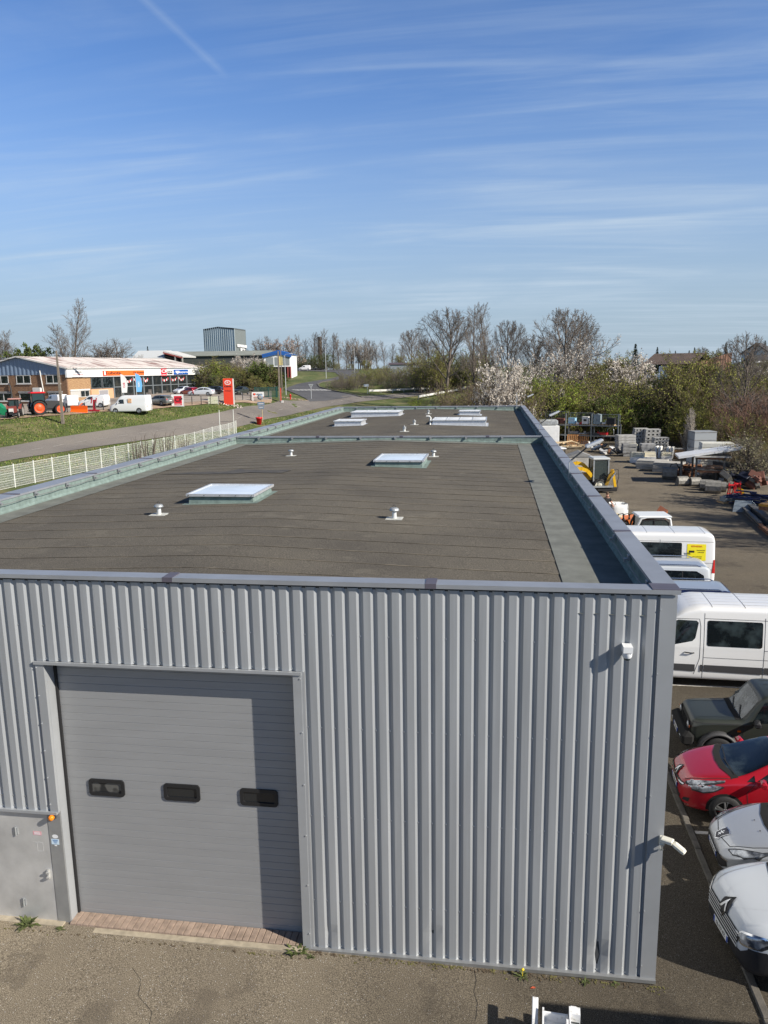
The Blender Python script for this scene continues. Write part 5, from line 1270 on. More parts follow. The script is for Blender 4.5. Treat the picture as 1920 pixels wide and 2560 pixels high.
# two long white vans
def long_van(label, loc, rz, sign=False):
    L, w = 6.2, 1.035
    top = [(0, .80), (.06, 1.02), (.3, 1.18), (.72, 1.36), (.85, 1.42), (1.45, 2.10), (1.85, 2.36), (2.3, 2.46), (5.8, 2.48), (6.1, 2.40), (6.18, 2.1), (6.2, 1.0)]
    bot = [(0, .42), (.2, .27), (5.9, .29), (6.2, .42)]
    pln = [(0, .62), (.06, .76), (.2, .90), (.45, .99), (.9, 1.03), (5.8, 1.035), (6.12, 1.02), (6.2, .95)]
    sh, bvh = shell(top, bot, pln, [(0, .8), (.4, 1.12), (.9, 1.3), (6.1, 1.32), (6.2, 1.0)], [(0, .6), (.5, .85), (1.1, .9), (1.8, .90), (6., .90), (6.2, .88)], L, 76, 5, box=.9, drop=.15)
    t = thing('parked_van', label, 'van', loc, rz, 'cars parked beside the warehouse')
    sh.build('body', M_CARW2, t)
    put(lay(bvh, [(.86, -.82), (.78, 0), (.86, .82), (1.55, .78), (1.58, 0), (1.55, -.78)], 'T', .006), 'windscreen', M_GLASS, t)
    for sd in 'LR':
        put(lay(bvh, [(1.10, 1.30), (1.15, 1.5), (1.52, 2.0), (1.62, 2.06), (2.12, 2.06), (2.18, 2.0), (2.10, 1.55), (2.02, 1.46), (1.5, 1.33)], sd), 'door_window', M_GLASS, t)
        put(lay(bvh, rrect(2.42, 4.85 if sign else 3.92, 1.33, 2.08, .06, 4), sd, .007), 'side_window', M_GLASS, t)
        for pts in ([(1.16, .42), (1.10, 1.25), (1.5, 2.09), (2.2, 2.11), (2.24, 1.9), (2.24, .95), (2.10, .45)], [(2.34, .33), (2.34, 2.28)], [(3.98, .33), (3.98, 2.2)], [(2.34, .98), (6.1, .98)], [(3.98, 1.26), (6.1, 1.26)], [(2.34, 2.13), (6.1, 2.13)]): put(lay_strip(bvh, pts, .012, sd), 'panel_gap', M_SEAM, t)
        for a, b in ((1.22, 2.12), (2.26, 2.33), (2.36, 3.96), (4.0, 4.5)): put(lay(bvh, [(a, .56), (b, .54), (b, .76), (a+.0, .76)], sd, .014), 'rub_strip', mat('dark_rub_strip', (.05, .05, .053), .6), t)
        s = -1 if sd == 'L' else 1
        hd = MB(); hd.tube([(1.82, s*1.035, 1.12), (1.86, s*1.075, 1.125), (2.02, s*1.075, 1.115), (2.08, s*1.035, 1.11)], .018, 6); hd.build('door_handle', M_PLASTIC, t)
    for a, b in ((2.0, 2.5), (2.62, 3.4), (3.5, 4.5), (4.6, 5.7)):
        for yy in (-.55, -.28, .0, .28, .55): put(lay_strip(bvh, [(a, yy), (b, yy)], .05, 'T', .010), 'roof_rib', M_CARW2, t)
        put(lay_strip(bvh, [(b+.06, -.78), (b+.06, .78)], .014, 'T', .004), 'roof_gap', M_SEAM, t)
    for s in (-1, 1):
        put(lay(bvh, [(s*.55, .86), (s*.82, .88), (s*.86, 1.14), (s*.66, 1.02)], 'F', .008), 'headlight', M_HEADL, t)
        o = put(lay(bvh, [(s*.92, .82), (s*1.0, .82), (s*1.0, 1.38), (s*.95, 1.38)], 'B', .012), 'tail_light', M_TAIL, t)
        sd = 'L' if s < 0 else 'R'; put(lay(bvh, [(6.06, .84), (6.16, .84), (6.15, 1.40), (6.11, 1.40)], sd, .012), 'tail_light', M_TAIL, t)
        mirror_(t, 1.25, s*1.02, 1.42, M_PLASTIC, s, 1.5)
    put(lay(bvh, [(-.6, .3), (.6, .3), (.7, .75), (-.7, .75)], 'F', .008), 'front_bumper', M_PLASTIC, t)
    for x in (1.02, 4.70):
        for s in (-1, 1):
            a = [(x+.42*cos(q), .35+.42*sin(q)) for q in [2*pi*i/20 for i in range(20)]]; a = [(p, max(q, .3)) for p, q in a]
            put(lay(bvh, a, 'L' if s < 0 else 'R', .006), 'wheel_arch', M_WELL, t); wheel(t, x, s*.96, .35, .22, s, 'steel')
    if sign:
        y_ = mat('yellow_notice_vinyl', (.86, .74, .02), .4)
        p = put(lay(bvh, [(5.06, 1.36), (5.80, 1.36), (5.80, 2.04), (5.06, 2.04)], 'L', .010, .2), 'yellow_notice', y_, t)
        R = Matrix.Rotation(radians(90), 4, 'X'); yy = -1.04
        def tx(s_, x, z, size, m_): 
            loc, nor, ix, d = bvh.ray_cast(Vector((x, -9, z)), Vector((0, 1, 0)))
            text_mesh(s_, size, m_, 'notice_lettering', p, Matrix.Translation((x, loc.y-.016, z)) @ Matrix.Rotation(radians(4), 4, 'X') @ R, .0006, True)
        org = mat('notice_orange_ink', (.75, .2, .02), .5)
        tx('EPHESIA', 5.44, 1.94, .12, org); tx('TRANSPORT', 5.60, 1.78, .06, M_PLASTIC); tx('5 PLACES', 5.60, 1.70, .06, M_PLASTIC); tx('www.ephesia.fr', 5.46, 1.52, .06, M_PLASTIC); tx('03 87 00 00 00', 5.46, 1.44, .055, M_PLASTIC)
        van = MB(); van.cbox((5.22, -1.052, 1.74), (.22, .004, .09)); van.build('notice_picture', M_PLASTIC, p)
    return t
long_van('long white passenger van with a dark side window, in front of the blue car', (1.30, 12.55, 0), radians(-2.5))
long_van('long white van with a yellow notice on its side, farthest of the parked row', (.50, 22.75, 0), radians(-2), True)
# dark blue estate and white leisure van between the vans, roof rails
def railcar(kind, label, loc, col, col2=None, sc=1.):
    t, bvh = small_car(kind, label, loc, radians(-2), col, group='cars parked beside the warehouse', sc=sc)
    for s in (-1, 1):
        mb = MB(); z = 1.80 if kind == 'van' else 1.50; x0, x1 = (2.0, 4.0) if kind == 'van' else (2.2, 4.0); y = s*(.74 if kind == 'van' else .62)
        mb.tube([(x0, y, z-.01), (x0+.12, y, z+.07), (x1-.25, y, z+.07), (x1, y, z-.04)], .022, 6); mb.build('roof_rail', M_CHROME, t)
    if kind == 'van':
        for sd in 'LR':
            put(lay(bvh, [(2.5, 1.16), (2.55, 1.66), (3.75, 1.66), (4.02, 1.5), (4.08, 1.18)], sd, .006), 'rear_side_window', M_GLASS, t)
            put(lay_strip(bvh, [(3.25, 1.18), (3.25, 1.66)], .04, sd, .009), 'window_post', M_PLASTIC, t)
        put(lay(bvh, [(2.0, -.68), (4.1, -.68), (4.1, .68), (2.0, .68)], 'T', .006), 'roof_panel', mat('greyish_roof', (.36, .38, .40), .3, .3, coat=1), t)
    return t
railcar('van', 'white leisure van with a grey roof and silver roof rails, between two other cars', (1.45, 19.6, 0), M_CARW)
railcar('van', 'dark blue leisure van with silver roof rails, behind the long white van', (1.75, 16.7, 0), M_CARB, sc=.93)
# ============================================================ THE YARD BEHIND THE PARKED CARS
M_RACK = mat('grey_rack_steel', (.26, .285, .29), .5, .4)
M_CONB = mat('pale_concrete', (.40, .385, .35), .9, var=.18, vscale=3, detail=8, bump=.3, bscale=30)
M_CONG = mat('grey_concrete', (.24, .24, .235), .9, var=.2, vscale=3, detail=8, bump=.3, bscale=30)
M_CREAM = mat('cream_precast', (.62, .58, .46), .85, var=.12, vscale=3)
M_WHITEP = mat('white_precast', (.72, .71, .68), .8, var=.1, vscale=3)
M_WOOD = mat('fresh_pine', (.52, .34, .17), .8, var=.2, vscale=6, stretch=(1, 1, 8))
M_WOODP = mat('pale_sawn_wood', (.55, .43, .27), .85, var=.25, vscale=6)
M_RUST = mat('rusty_steel', (.16, .075, .04), .85, col2=(.30, .15, .08), vscale=8, detail=8, bump=.3)
M_YEL = mat('machine_yellow', (.72, .42, .01), .4, coat=.4, var=.08, vscale=5)
M_ORG = mat('machine_orange', (.72, .20, .045), .5, var=.15, vscale=6)
M_RED = mat('bright_red_paint', (.62, .015, .02), .4)
M_GREYM = mat('grey_machine_steel', (.13, .125, .115), .6, .3, var=.25, vscale=6, detail=8)
M_NET = mat('wire_net', (.30, .33, .30), .6, .3)
# pallet racking with mesh back, three bays; y measured from the photo (base about 71-84 m away)
RA = np.array(atz(1556, 1178, 0.)); RA = np.array([9.35, 66.0, 0.]); RB = np.array([.6, 71.6, 0.])
def racking():
    # right end upright seen at px (1545,1035)-(1545,1170), left one hidden by the parapet
    a = atz(1543, 1119, 0); b = atz(1352, 1111, 0); d = (b-a); L = np.linalg.norm(d[:2]); rz = atan2(d[1], d[0])
    t = thing('pallet_rack', 'tall grey steel pallet rack with a wire mesh back at the end of the yard', 'rack', (a[0], a[1], 0), rz)
    nb, bw, dp = 3, L/2.98, 1.1
    ht = 3.85
    for i in range(nb+1):
        for yy in (0, -dp):
            MB().cbox((i*bw, yy, ht/2 if yy == 0 else 1.3), (.13, .11, ht if yy == 0 else 2.6)).build('upright', M_RACK, t)
    for i in range(nb):
        for z in (1.3, 2.5):
            for yy in (0, -dp): MB().box(i*bw+.06, i*bw+bw-.06, yy-.03, yy+.03, z-.11, z).build('beam', M_RACK, t)
            MB().box(i*bw+.06, i*bw+bw-.06, -dp+.035, -.035, z-.04, z-.005).build('shelf', mat('shelf_boards', (.2, .19, .17), .8), t)
        mb = MB(); z0, z1 = 2.52, 3.75+.12*i
        for x0, x1, za, zb in ((i*bw+.1, i*bw+.14, z0, z1), (i*bw+bw-.14, i*bw+bw-.1, z0, z1), (i*bw+.1, i*bw+bw-.1, z1-.04, z1), (i*bw+bw*.70, i*bw+bw*.70+.03, z0, z1)): mb.box(x0, x1, -dp-.10, -dp-.06, za, zb)
        mb.build('mesh_frame', M_STEEL, t)
        mb = MB()
        for k in range(int(bw/.12)): x = i*bw+.15+k*.12; mb.box(x, x+.009, -dp-.08, -dp-.074, z0, z1)
        for k in range(int((z1-z0)/.12)): z = z0+k*.12; mb.box(i*bw+.14, i*bw+bw-.14, -dp-.08, -dp-.074, z, z+.009)
        mb.build('mesh_panel', M_NET, t)
    return t, a, rz, bw, dp
RT, RO, RZ, BW, DP = racking()
def rk(u, v, z): c, s = cos(RZ), sin(RZ); return (RO[0]+c*u-s*v, RO[1]+s*u+c*v, z)
S2, S1 = 2.502, 1.302
def onrack(name, label, cat, u, z, parts, v=-.55):
    t = thing(name, label, cat, rk(u, v, z), RZ+pi, None, .88)
    for pn, mb, m_ in parts: mb.build(pn, m_, t)
    return t
def crate(w, d, h): return MB().box(-w/2, w/2, -d/2, d/2, .12, h).box(-w/2-.02, w/2+.02, -d/2-.02, d/2+.02, h, h+.03)
def skids(w, d): 
    mb = MB()
    for x in (-w/2+.06, 0, w/2-.06): mb.box(x-.05, x+.05, -d/2, d/2, 0, .12)
    return mb
onrack('crate', 'dark box at the right end of the top rack shelf', 'crate', BW*.30, S2, [('box', crate(1.0, .8, .95), M_PLASTIC), ('skid', skids(1., .8), M_WOOD)])
onrack('cabinet', 'tall grey metal cabinet on the top rack shelf', 'cabinet', BW*.83, S2, [('body', crate(.95, .6, 1.35).prism([(-.5, 1.38), (0, 1.5), (.5, 1.38)], 'Y', -.32, .32), mat('blue_grey_cabinet', (.28, .34, .36), .5, .2)), ('handle', MB().box(-.02, .02, -.33, -.30, .6, .8), M_PLASTIC), ('skid', skids(1., .6), M_WOOD)])
onrack('cabinet', 'white metal box with a dark hatch on the top rack shelf', 'cabinet', BW*1.28, S2, [('body', crate(.85, .6, 1.05), M_WHITEP), ('hatch', MB().box(-.2, .2, -.325, -.30, .5, .75), M_PLASTIC), ('skid', skids(.85, .6), M_WOOD)])
onrack('crate', 'pale blue striped crate on the top rack shelf', 'crate', BW*1.80, S2, [('box', crate(.95, .7, .85), mat('pale_blue_crate', (.28, .50, .66), .5)), ('stripe', MB().box(-.47, .47, -.365, -.352, .45, .52).box(-.47, .47, -.365, -.352, .62, .66), M_WHITE), ('skid', skids(.95, .7), M_WOOD)])
for k, (u, l) in enumerate(((2.22, 'rusty brown open crate on the top rack shelf, left of the blue crate'), (2.40, 'second rusty brown crate on the top rack shelf, farther left of the blue crate'))):
    onrack('crate', l, 'crate', BW*u-.12, S2, [('box', crate(.55, .7, .75), mat('rust_red_crate', (.16, .06, .045), .8)), ('skid', skids(.55, .7), M_WOOD)])
pile = MB()
for i in range(7): pile.cbox((rnd.uniform(-.8, .8), rnd.uniform(-.2, .2), .08+.06*i*.7), (rnd.uniform(.9, 1.5), .22, .06), rz=rnd.uniform(-.3, .3), ry=rnd.uniform(-.12, .12))
onrack('board_pile', 'untidy pile of pale boards on the top rack shelf beside the rusty crates', 'boards', BW*2.72, S2, [('boards', pile, M_CONB)])
onrack('tool_pile', 'low jumble of red and white parts on the top rack shelf', 'parts', BW*1.52, S2, [('scrap', MB().cbox((0, 0, .12), (.7, .3, .2), rz=.2).cbox((.3, .1, .25), (.3, .2, .2), ry=.4), M_RED), ('white_scrap', MB().cbox((-.2, -.2, .2), (.4, .15, .25), ry=.5), M_WHITE)])
onrack('pallet_of_parts', 'loaded pallet of small white parts on the top rack shelf beside the tall cabinet', 'parts', BW*.58, S2, [('skid', skids(.9, .8), M_WOOD), ('parts', MB().cbox((0, 0, .25), (.5, .4, .2)).cbox((.2, .1, .45), (.1, .1, .3)), M_WHITEP)])
onrack('hoop', 'grey steel hoop standing on the lower rack shelf', 'hoop', BW*.32, S1, [('bar', MB().tube([(-.42, 0, 0), (-.42, 0, .75), (-.3, 0, .98), (0, 0, 1.08), (.3, 0, .98), (.42, 0, .75), (.42, 0, 0)], .045, 6), M_STEEL)])
onrack('red_harrow', 'low red machine frame on the lower rack shelf', 'frame', BW*.62, S1, [('frame', MB().box(-.65, .65, -.3, -.24, .1, .4).box(-.65, -.58, -.24, .3, .1, .5).box(.58, .65, -.24, .3, .1, .5), M_RED), ('skid', skids(1.2, .6), M_WOOD)])
onrack('steel_cradle', 'grey steel frame with uprights on the lower rack shelf', 'frame', BW*.85, S1, [('frame', MB().box(-.5, .5, -.3, .3, .05, .3).box(-.5, -.44, -.3, -.24, .3, .8).box(.44, .5, -.3, -.24, .3, .8), M_GREYM)])
onrack('grey_crate', 'grey slatted crate on the lower rack shelf, centre bay', 'crate', BW*1.70, S1, [('box', crate(1.1, .7, .45), M_CONG)])
onrack('pipe_fittings', 'row of pale pipe fittings on the lower rack shelf, centre bay', 'fittings', BW*1.38, S1, [('fittings', MB().cyl((-.6, 0, .15), (.6, 0, .15), .12, n=8).cyl((-.5, -.3, .15), (.5, -.3, .15), .10, n=8).cbox((.3, 0, .4), (.3, .2, .2)), M_CONB)])
onrack('motor', 'dark motor block on the lower rack shelf, right of the fittings', 'motor', BW*1.12, S1, [('block', MB().cbox((0, 0, .25), (.6, .5, .35), bev=.08).cyl((0, -.25, .3), (0, -.45, .3), .15, n=10), M_GREYM)])
# pallets leaning on the rack
def pallet_mb():
    mb = MB()
    for i in range(6): mb.box(-.6+i*.21, -.6+i*.21+.13, -.5, .5, .12, .145)
    for y in (-.45, 0, .45): mb.box(-.6, .6, y-.05, y+.05, .03, .12)
    for y in (-.45, 0, .45): mb.box(-.6, .6, y-.05, y+.05, 0, .03)
    return mb
pm = None
for k, (px, py, lab) in enumerate(((1432, 1115, 'orange wooden pallet standing on edge against the rack, left one'), (1460, 1115, 'orange wooden pallet standing on edge against the rack, right one'))):
    b = atz(px-1, py, 0); o = pallet_mb().build('pallet', mat('orange_pallet_wood', (.60, .30, .12), .8, var=.15, vscale=5)); o.rotation_euler = (radians(80), radians(0), RZ+pi+.05); 
    o.location = (b[0], b[1], .6); o.scale = (1.05, 1.35, 1.); o.location.z = .68; tag(o, lab, 'pallet', 'pallets leaning on the rack')
# timber heap
t = thing('timber_pile', 'heap of broken pale timber boards in front of the leaning pallets', 'timber', gp(1420, 1122)); r = random.Random(4)
for i in range(16): MB().cbox((r.uniform(-1.5, 1.5), r.uniform(-.6, .6), .15+.045*i), (r.uniform(1.2, 2.2), .2, .06), rz=r.uniform(-.8, .8), ry=r.uniform(-.25, .3), rx=r.uniform(-.3, .3)).build('board', M_WOODP, t)
# white container behind the parapet with a wrapped bale on top
c = gp(1368, 1112); t = thing('white_container', 'white plastic container behind the parapet corner, with a wrapped bale on it', 'container', (c[0], c[1]-2, 0), .1)
MB().cbox((0, 0, 1.25), (2.2, 1.5, 2.5), bev=.05).build('body', M_WHITE, t)
mb = MB()
for i in range(5): mb.cbox((1.11, -.6+.3*i, 1.25), (.03, .05, 2.3))
mb.build('rib', M_WHITE, t)
t = thing('wrapped_bale', 'grey plastic wrapped bale lying on the white container', 'bale', (c[0]-.2, c[1]-2, 2.5), .1)
mb = MB(); mb.cbox((0, 0, .35), (2.3, 1.5, .7), bev=.16); mb.build('bale', mat('crumpled_grey_film', (.40, .42, .43), .35, .2, var=.25, vscale=5, bump=1., bscale=9), t)
# white sacks under the rack
for px, py, s, l in ((1455, 1113, 1., 'white sack lying under the rack beside the leaning pallets'), (1482, 1110, .9, 'second white sack under the centre rack bay')):
    q = gp(px+8, py); t = thing('sack', l, 'sack', q, .3, 'sacks under the rack'); mb = MB(); mb.lathe([(.0, .62), (.3, .58), (.55, .4), (.65, .2), (.6, .0)], (0, 0, 0), 'Z', 12); o = mb.build('sack_body', M_WHITEP, t); o.scale = (1.1*s, .7*s, .95*s)
# small grey huts (kiosk roofs) between parapet and excavator
q = gp(1446, 1195); t = thing('plant_shelter', 'grey box shelter with a shallow gable behind the excavator', 'shelter', (q[0], q[1], 0), .05)
MB().cbox((0, 0, .95), (2.0, 1.6, 1.9)).build('wall', M_CONB, t); MB().prism([(-1.05, 1.9), (0, 2.3), (1.05, 1.9)], 'Y', -.85, .85).build('roof', M_CONG, t)
q = gp(1422, 1190); t = thing('skid_loader', 'grey skid loader with a white cab roof half hidden by the parapet', 'loader', (q[0]-1.0, q[1]+1.5, 0), .2)
MB().cbox((0, 0, .9), (1.6, 2.2, 1.2), bev=.06).build('body', M_GREYM, t); MB().cbox((0, .2, 2.25), (1.5, 1.6, .14), bev=.05).build('cab_roof', M_WHITE, t)
for sx in (-.65, .65):
    for sy in (-.4, .9): MB().beam((sx, sy, 1.4), (sx, sy, 2.2), .08).build('cab_post', M_PLASTIC, t)
    for sy in (-.7, .7): wheel(t, sx*1.3, sy, .42, .3, 1 if sx > 0 else -1, 'steel', 14)

# --- yellow backhoe excavator
def excavator():
    q = gp(1496, 1232); t = thing('excavator', 'small yellow wheeled excavator with a glazed white-roofed cab and folded arm', 'excavator', (q[0]-.1, q[1]+.9, 0), radians(8))
    for sx in (-1.45, .1):
        for sy in (-.62, .78): 
            w_ = wheel(t, sx, sy, .52, .42, -1 if sy < 0 else 1, 'steel', 18, mat('pale_wheel_disc', (.55, .52, .42), .5))
    MB().cbox((-.6, .1, .72), (2.3, .9, .4), bev=.06).build('chassis', M_PLASTIC, t)
    mb = MB(); mb.prism([(-1.7, .85), (-.4, .85), (-.4, 1.35), (-.9, 1.35), (-1.6, 1.15), (-1.7, 1.0)], 'Y', -.3, .7); mb.build('engine_hood', mat('dirty_yellow', (.38, .22, .02), .6, var=.25), t)
    # cab
    x0, x1, y0, y1, z0, z1 = -.35, .75, -.6, .7, .75, 2.42
    for x in (x0, x1):
        for y in (y0, y1): MB().box(x-.045, x+.045, y-.045, y+.045, z0, z1).build('cab_pillar', M_STEEL if y == y0 else M_PLASTIC, t)
    MB().cbox(((x0+x1)/2, (y0+y1)/2, z1+.08), (1.3, 1.5, .18), bev=.06).build('cab_roof', mat('grey_white_cab_roof', (.5, .52, .52), .4), t)
    gm = mat('tinted_cab_glass', (.10, .125, .125), .03, trans=.55, spec=.6)
    MB().box(x0+.045, x1-.045, y0-.005, y0+.005, z0+.25, z1-.02).build('cab_glass', gm, t); MB().box(x1-.005, x1+.005, y0+.05, y1-.05, z0+.2, z1-.02).build('cab_glass', gm, t)
    MB().box(x0-.005, x0+.005, y0+.05, y1-.05, z0+.4, z1-.02).build('cab_glass', gm, t)
    mb = MB(); mb.cbox((.05, .05, 1.15), (.5, .5, .14), bev=.04); mb.cbox((-.12, .05, 1.5), (.14, .5, .6), bev=.05); mb.build('seat', M_PLASTIC, t)
    MB().box(x0, x1, y0-.02, y1+.02, .72, .95).build('cab_base', M_GREYM, t)
    # front boom at the left, curved
    mb = MB(); pts = [(-.45, -.5, 1.2), (-.8, -.5, 1.62), (-1.25, -.5, 1.80), (-1.7, -.5, 1.72), (-2.1, -.5, 1.4), (-2.4, -.5, .9), (-2.5, -.5, .5)]
    for a, b in zip(pts, pts[1:]): mb.beam(a, b, .2, .26)
    mb.build('loader_arm', M_YEL, t)
    mb = MB(); pts = [(-.4, .6, 1.5), (-.9, .6, 2.0), (-1.4, .6, 2.1), (-1.9, .6, 1.8), (-2.4, .6, 1.1), (-2.6, .5, .5)]
    for a, b in zip(pts, pts[1:]): mb.beam(a, b, .18, .26)
    mb.build('loader_arm', M_YEL, t)
    MB().prism([(-2.5, .2), (-3.3, .15), (-3.2, .35), (-2.9, .9), (-2.55, .9)], 'Y', -.9, .9).build('bucket', M_GREYM, t)
    # rear digging arm at the right, folded upright
    mb = MB(); mb.beam((.55, -.85, .55), (.95, -.95, 1.75), .16, .22); mb.build('boom', mat('dirty_yellow', (.38, .22, .02), .6, var=.25), t)
    mb = MB(); mb.beam((.95, -.95, 1.75), (1.2, -.95, .45), .13, .18); mb.build('stick', M_YEL, t)
    mb = MB(); mb.cyl((.8, -1.06, 1.0), (1.15, -1.06, 1.55), .05); mb.build('hydraulic_ram', M_STEEL, t)
    mb = MB(); mb.tube([(.95, -1.0, 1.7), (1.35, -1.0, 1.75), (1.42, -1.0, 1.2), (1.3, -1.0, .7), (1.4, -1.0, .35)], .03, 5); mb.tube([(.7, -.9, .8), (.4, -1.1, 1.2), (.85, -1.05, 1.6)], .03, 5); mb.build('hose', M_PLASTIC, t)
    MB().cbox((.55, -1.0, .28), (1.5, .4, .3), bev=.05).build('outrigger_frame', M_PLASTIC, t)
    MB().cbox((.2, -1.15, .5), (1.5, .3, .1)).build('step', M_STEEL, t)
    return t
excavator()
# --- worker
M_SKIN = mat('skin', (.55, .30, .21), .6); M_SHIRT = mat('black_shirt', (.012, .012, .015), .85); M_HAIR = mat('short_brown_hair', (.10, .06, .035), .8)
def skin_body(name, parent, verts, edges, radii, m_, root=0):
    me = bpy.data.meshes.new(name); me.from_pydata(verts, edges, []); o = bpy.data.objects.new(name, me); COL.objects.link(o)
    sk = o.modifiers.new('skin', 'SKIN'); ss = o.modifiers.new('sub', 'SUBSURF'); ss.levels = ss.render_levels = 1; sk.use_smooth_shade = True
    for i, r in enumerate(radii): v = me.skin_vertices[0].data[i]; v.radius = r if isinstance(r, tuple) else (r, r); v.use_root = (i == root)
    dg = bpy.context.evaluated_depsgraph_get(); m2 = bpy.data.meshes.new_from_object(o.evaluated_get(dg)); bpy.data.objects.remove(o)
    m2.materials.clear(); m2.materials.append(m_); o = bpy.data.objects.new(name, m2); COL.objects.link(o); o.parent = parent; return o
def worker():
    p = gp(1513, 1304); t = thing('person', 'man in a black shirt bending beside the white bulk bag', 'person', (p[0], p[1], 0), radians(200))
    body_v = [(0, 0, .95), (0, .03, 1.15), (0, .08, 1.38), (0, .11, 1.52), (0, .14, 1.62), (.0, .16, 1.74), (.17, .09, 1.44), (.27, .20, 1.2), (.24, .42, 1.08), (.23, .50, 1.05), (-.17, .09, 1.44), (-.28, .18, 1.2), (-.25, .38, 1.05), (-.24, .46, 1.02), (.1, 0, .9), (.11, .04, .48), (.11, -.01, .1), (.11, .12, .05), (-.1, 0, .9), (-.12, .05, .48), (-.12, -.02, .1), (-.12, .11, .05)]
    e = [(0, 1), (1, 2), (2, 3), (3, 4), (4, 5), (2, 6), (6, 7), (7, 8), (8, 9), (2, 10), (10, 11), (11, 12), (12, 13), (0, 14), (14, 15), (15, 16), (16, 17), (0, 18), (18, 19), (19, 20), (20, 21)]
    r = [.15, (.16, .12), (.18, .13), .06, .075, .10, .075, .055, .04, .035, .075, .055, .04, .035, .10, .075, .05, .045, .10, .075, .05, .045]
    skin_body('body', t, body_v, e, r, M_SKIN)
    sv = [(0, 0, .92), (0, .03, 1.15), (0, .08, 1.40), (0, .10, 1.47), (.17, .09, 1.44), (.26, .17, 1.25), (-.17, .09, 1.44), (-.27, .16, 1.25)]
    skin_body('shirt', t, sv, [(0, 1), (1, 2), (2, 3), (2, 4), (4, 5), (2, 6), (6, 7)], [(.175, .14), (.18, .14), (.20, .15), .08, .095, .075, .095, .075], M_SHIRT)
    tv = [(0, 0, .97), (.1, 0, .88), (.11, .04, .48), (.11, -.01, .10), (-.1, 0, .88), (-.12, .05, .48), (-.12, -.02, .10)]
    skin_body('trousers', t, tv, [(0, 1), (1, 2), (2, 3), (0, 4), (4, 5), (5, 6)], [.16, .115, .09, .075, .115, .09, .075], mat('dark_work_trousers', (.03, .035, .05), .9))
    m_ = MB(); m_.lathe([(.0, .125), (.06, .11), (.095, .05), (.10, -.01), (.085, -.03)], (0, 0, 0), 'Z', 12); h = m_.build('hair', M_HAIR, t); h.location = (0, .14, 1.735)
    for s in (-1, 1):
        MB().lathe([(0, .014), (.012, .0), (0, -.014)], (s*.035, .255, 1.745), 'Y', 8).build('eye', M_PLASTIC, t)
        MB().cbox((s*.10, .15, 1.73), (.02, .035, .055), bev=.008).build('ear', M_SKIN, t)
        for k in range(5):
            a = s*(.24)+(k-2)*.018; y0 = .50 if s > 0 else .46
            MB().tube([(a, y0, 1.05), (a, y0+.05-.006*abs(k-2), 1.02), (a, y0+.07-.008*abs(k-2), .98)], [.010, .009, .007], 5).build('finger', M_SKIN, t)
    MB().cbox((0, .262, 1.72), (.025, .03, .04), bev=.008).build('nose', M_SKIN, t); MB().cbox((0, .25, 1.675), (.05, .012, .012)).build('mouth', mat('lips', (.35, .12, .1), .6), t)
worker()
# --- white bulk bag
q = gp(1543, 1302); t = thing('bulk_bag', 'white woven bulk bag standing open in the yard', 'bag', (q[0], q[1], 0), .1)
mb = MB(); n = 8; prof = [(.46, 0), (.53, .15), (.56, .5), (.56, .85), (.53, 1.08), (.50, 1.10), (.46, 1.0), (.2, .95), (0, .96)]
vs = []
for k, (rr, z) in enumerate(prof):
    for i in range(24):
        a = 2*pi*i/24; c, s = cos(a), sin(a); m_ = (abs(c)**4+abs(s)**4)**-.25; w = 1+.03*noise.noise(Vector((c*3, s*3, z*4))); vs.append((rr*c*m_*w, rr*s*m_*w, z+.03*noise.noise(Vector((c*2, s*2, k)))))
mb.add(vs, [(k*24+i, k*24+(i+1) % 24, (k+1)*24+(i+1) % 24, (k+1)*24+i) for k in range(len(prof)-1) for i in range(24)], 0, True)
mb.build('bag_body', mat('white_woven_bag', (.72, .73, .72), .8, bump=.5, bscale=18), t, fix=False)
for sx in (-1, 1):
    for sy in (-1, 1): MB().tube([(sx*.5, sy*.5, .8), (sx*.5, sy*.48, 1.15), (sx*.3, sy*.5, 1.22), (sx*.25, sy*.5, 1.08)], .022, 5).build('strap', M_GREYM, t)
# --- orange machine and the cab beside it
q = gp(1535, 1352); t = thing('orange_loader', 'orange dumper with black hydraulics standing behind the white van', 'dumper', (q[0]+.4, q[1]+.3, 0), radians(4))
MB().cbox((.1, .2, .95), (2.6, 1.1, .5), bev=.05).build('body', M_ORG, t)
mb = MB(); mb.prism([(.2, 1.2), (2.0, 1.35), (2.25, 1.75), (2.2, 1.2), (1.7, .7), (.4, .7)], 'Y', -.6, .8); mb.build('skip', M_ORG, t)
MB().cbox((-.6, .3, 1.28), (1.2, .9, .16), bev=.05).build('hood', mat('cream_cover', (.62, .55, .38), .6), t)
mb = MB(); mb.cbox((.0, -.45, .75), (1.5, .25, .4)); mb.cyl((-.4, -.5, 1.0), (.7, -.5, 1.05), .08, n=8); mb.build('hydraulic_block', M_PLASTIC, t)
for k in range(3): MB().tube([(-.4+.3*k, -.4, .95), (-.3+.3*k, -.5, 1.5), (-.05+.3*k, -.45, 1.55), (.1+.3*k, -.4, 1.0)], .035, 5).build('hose', M_PLASTIC, t)
for sx in (-.8, .9):
    for sy in (-.5, .8): wheel(t, sx, sy, .42, .32, -1 if sy < 0 else 1, 'steel', 14, M_ORG)
q = atz(1624, 1388, 0.); t = thing('digger_cab', 'white and dark digger cab with an open glazed side, in front of the orange dumper', 'cab', (q[0], q[1], 0), radians(4))
mb = MB(); x0, x1 = -.85, .75
mb.cbox((0, 0, 2.06), (1.62, 1.3, .12), bev=.05); mb.build('cab_roof', mat('pale_cab_roof', (.66, .69, .71), .35), t)
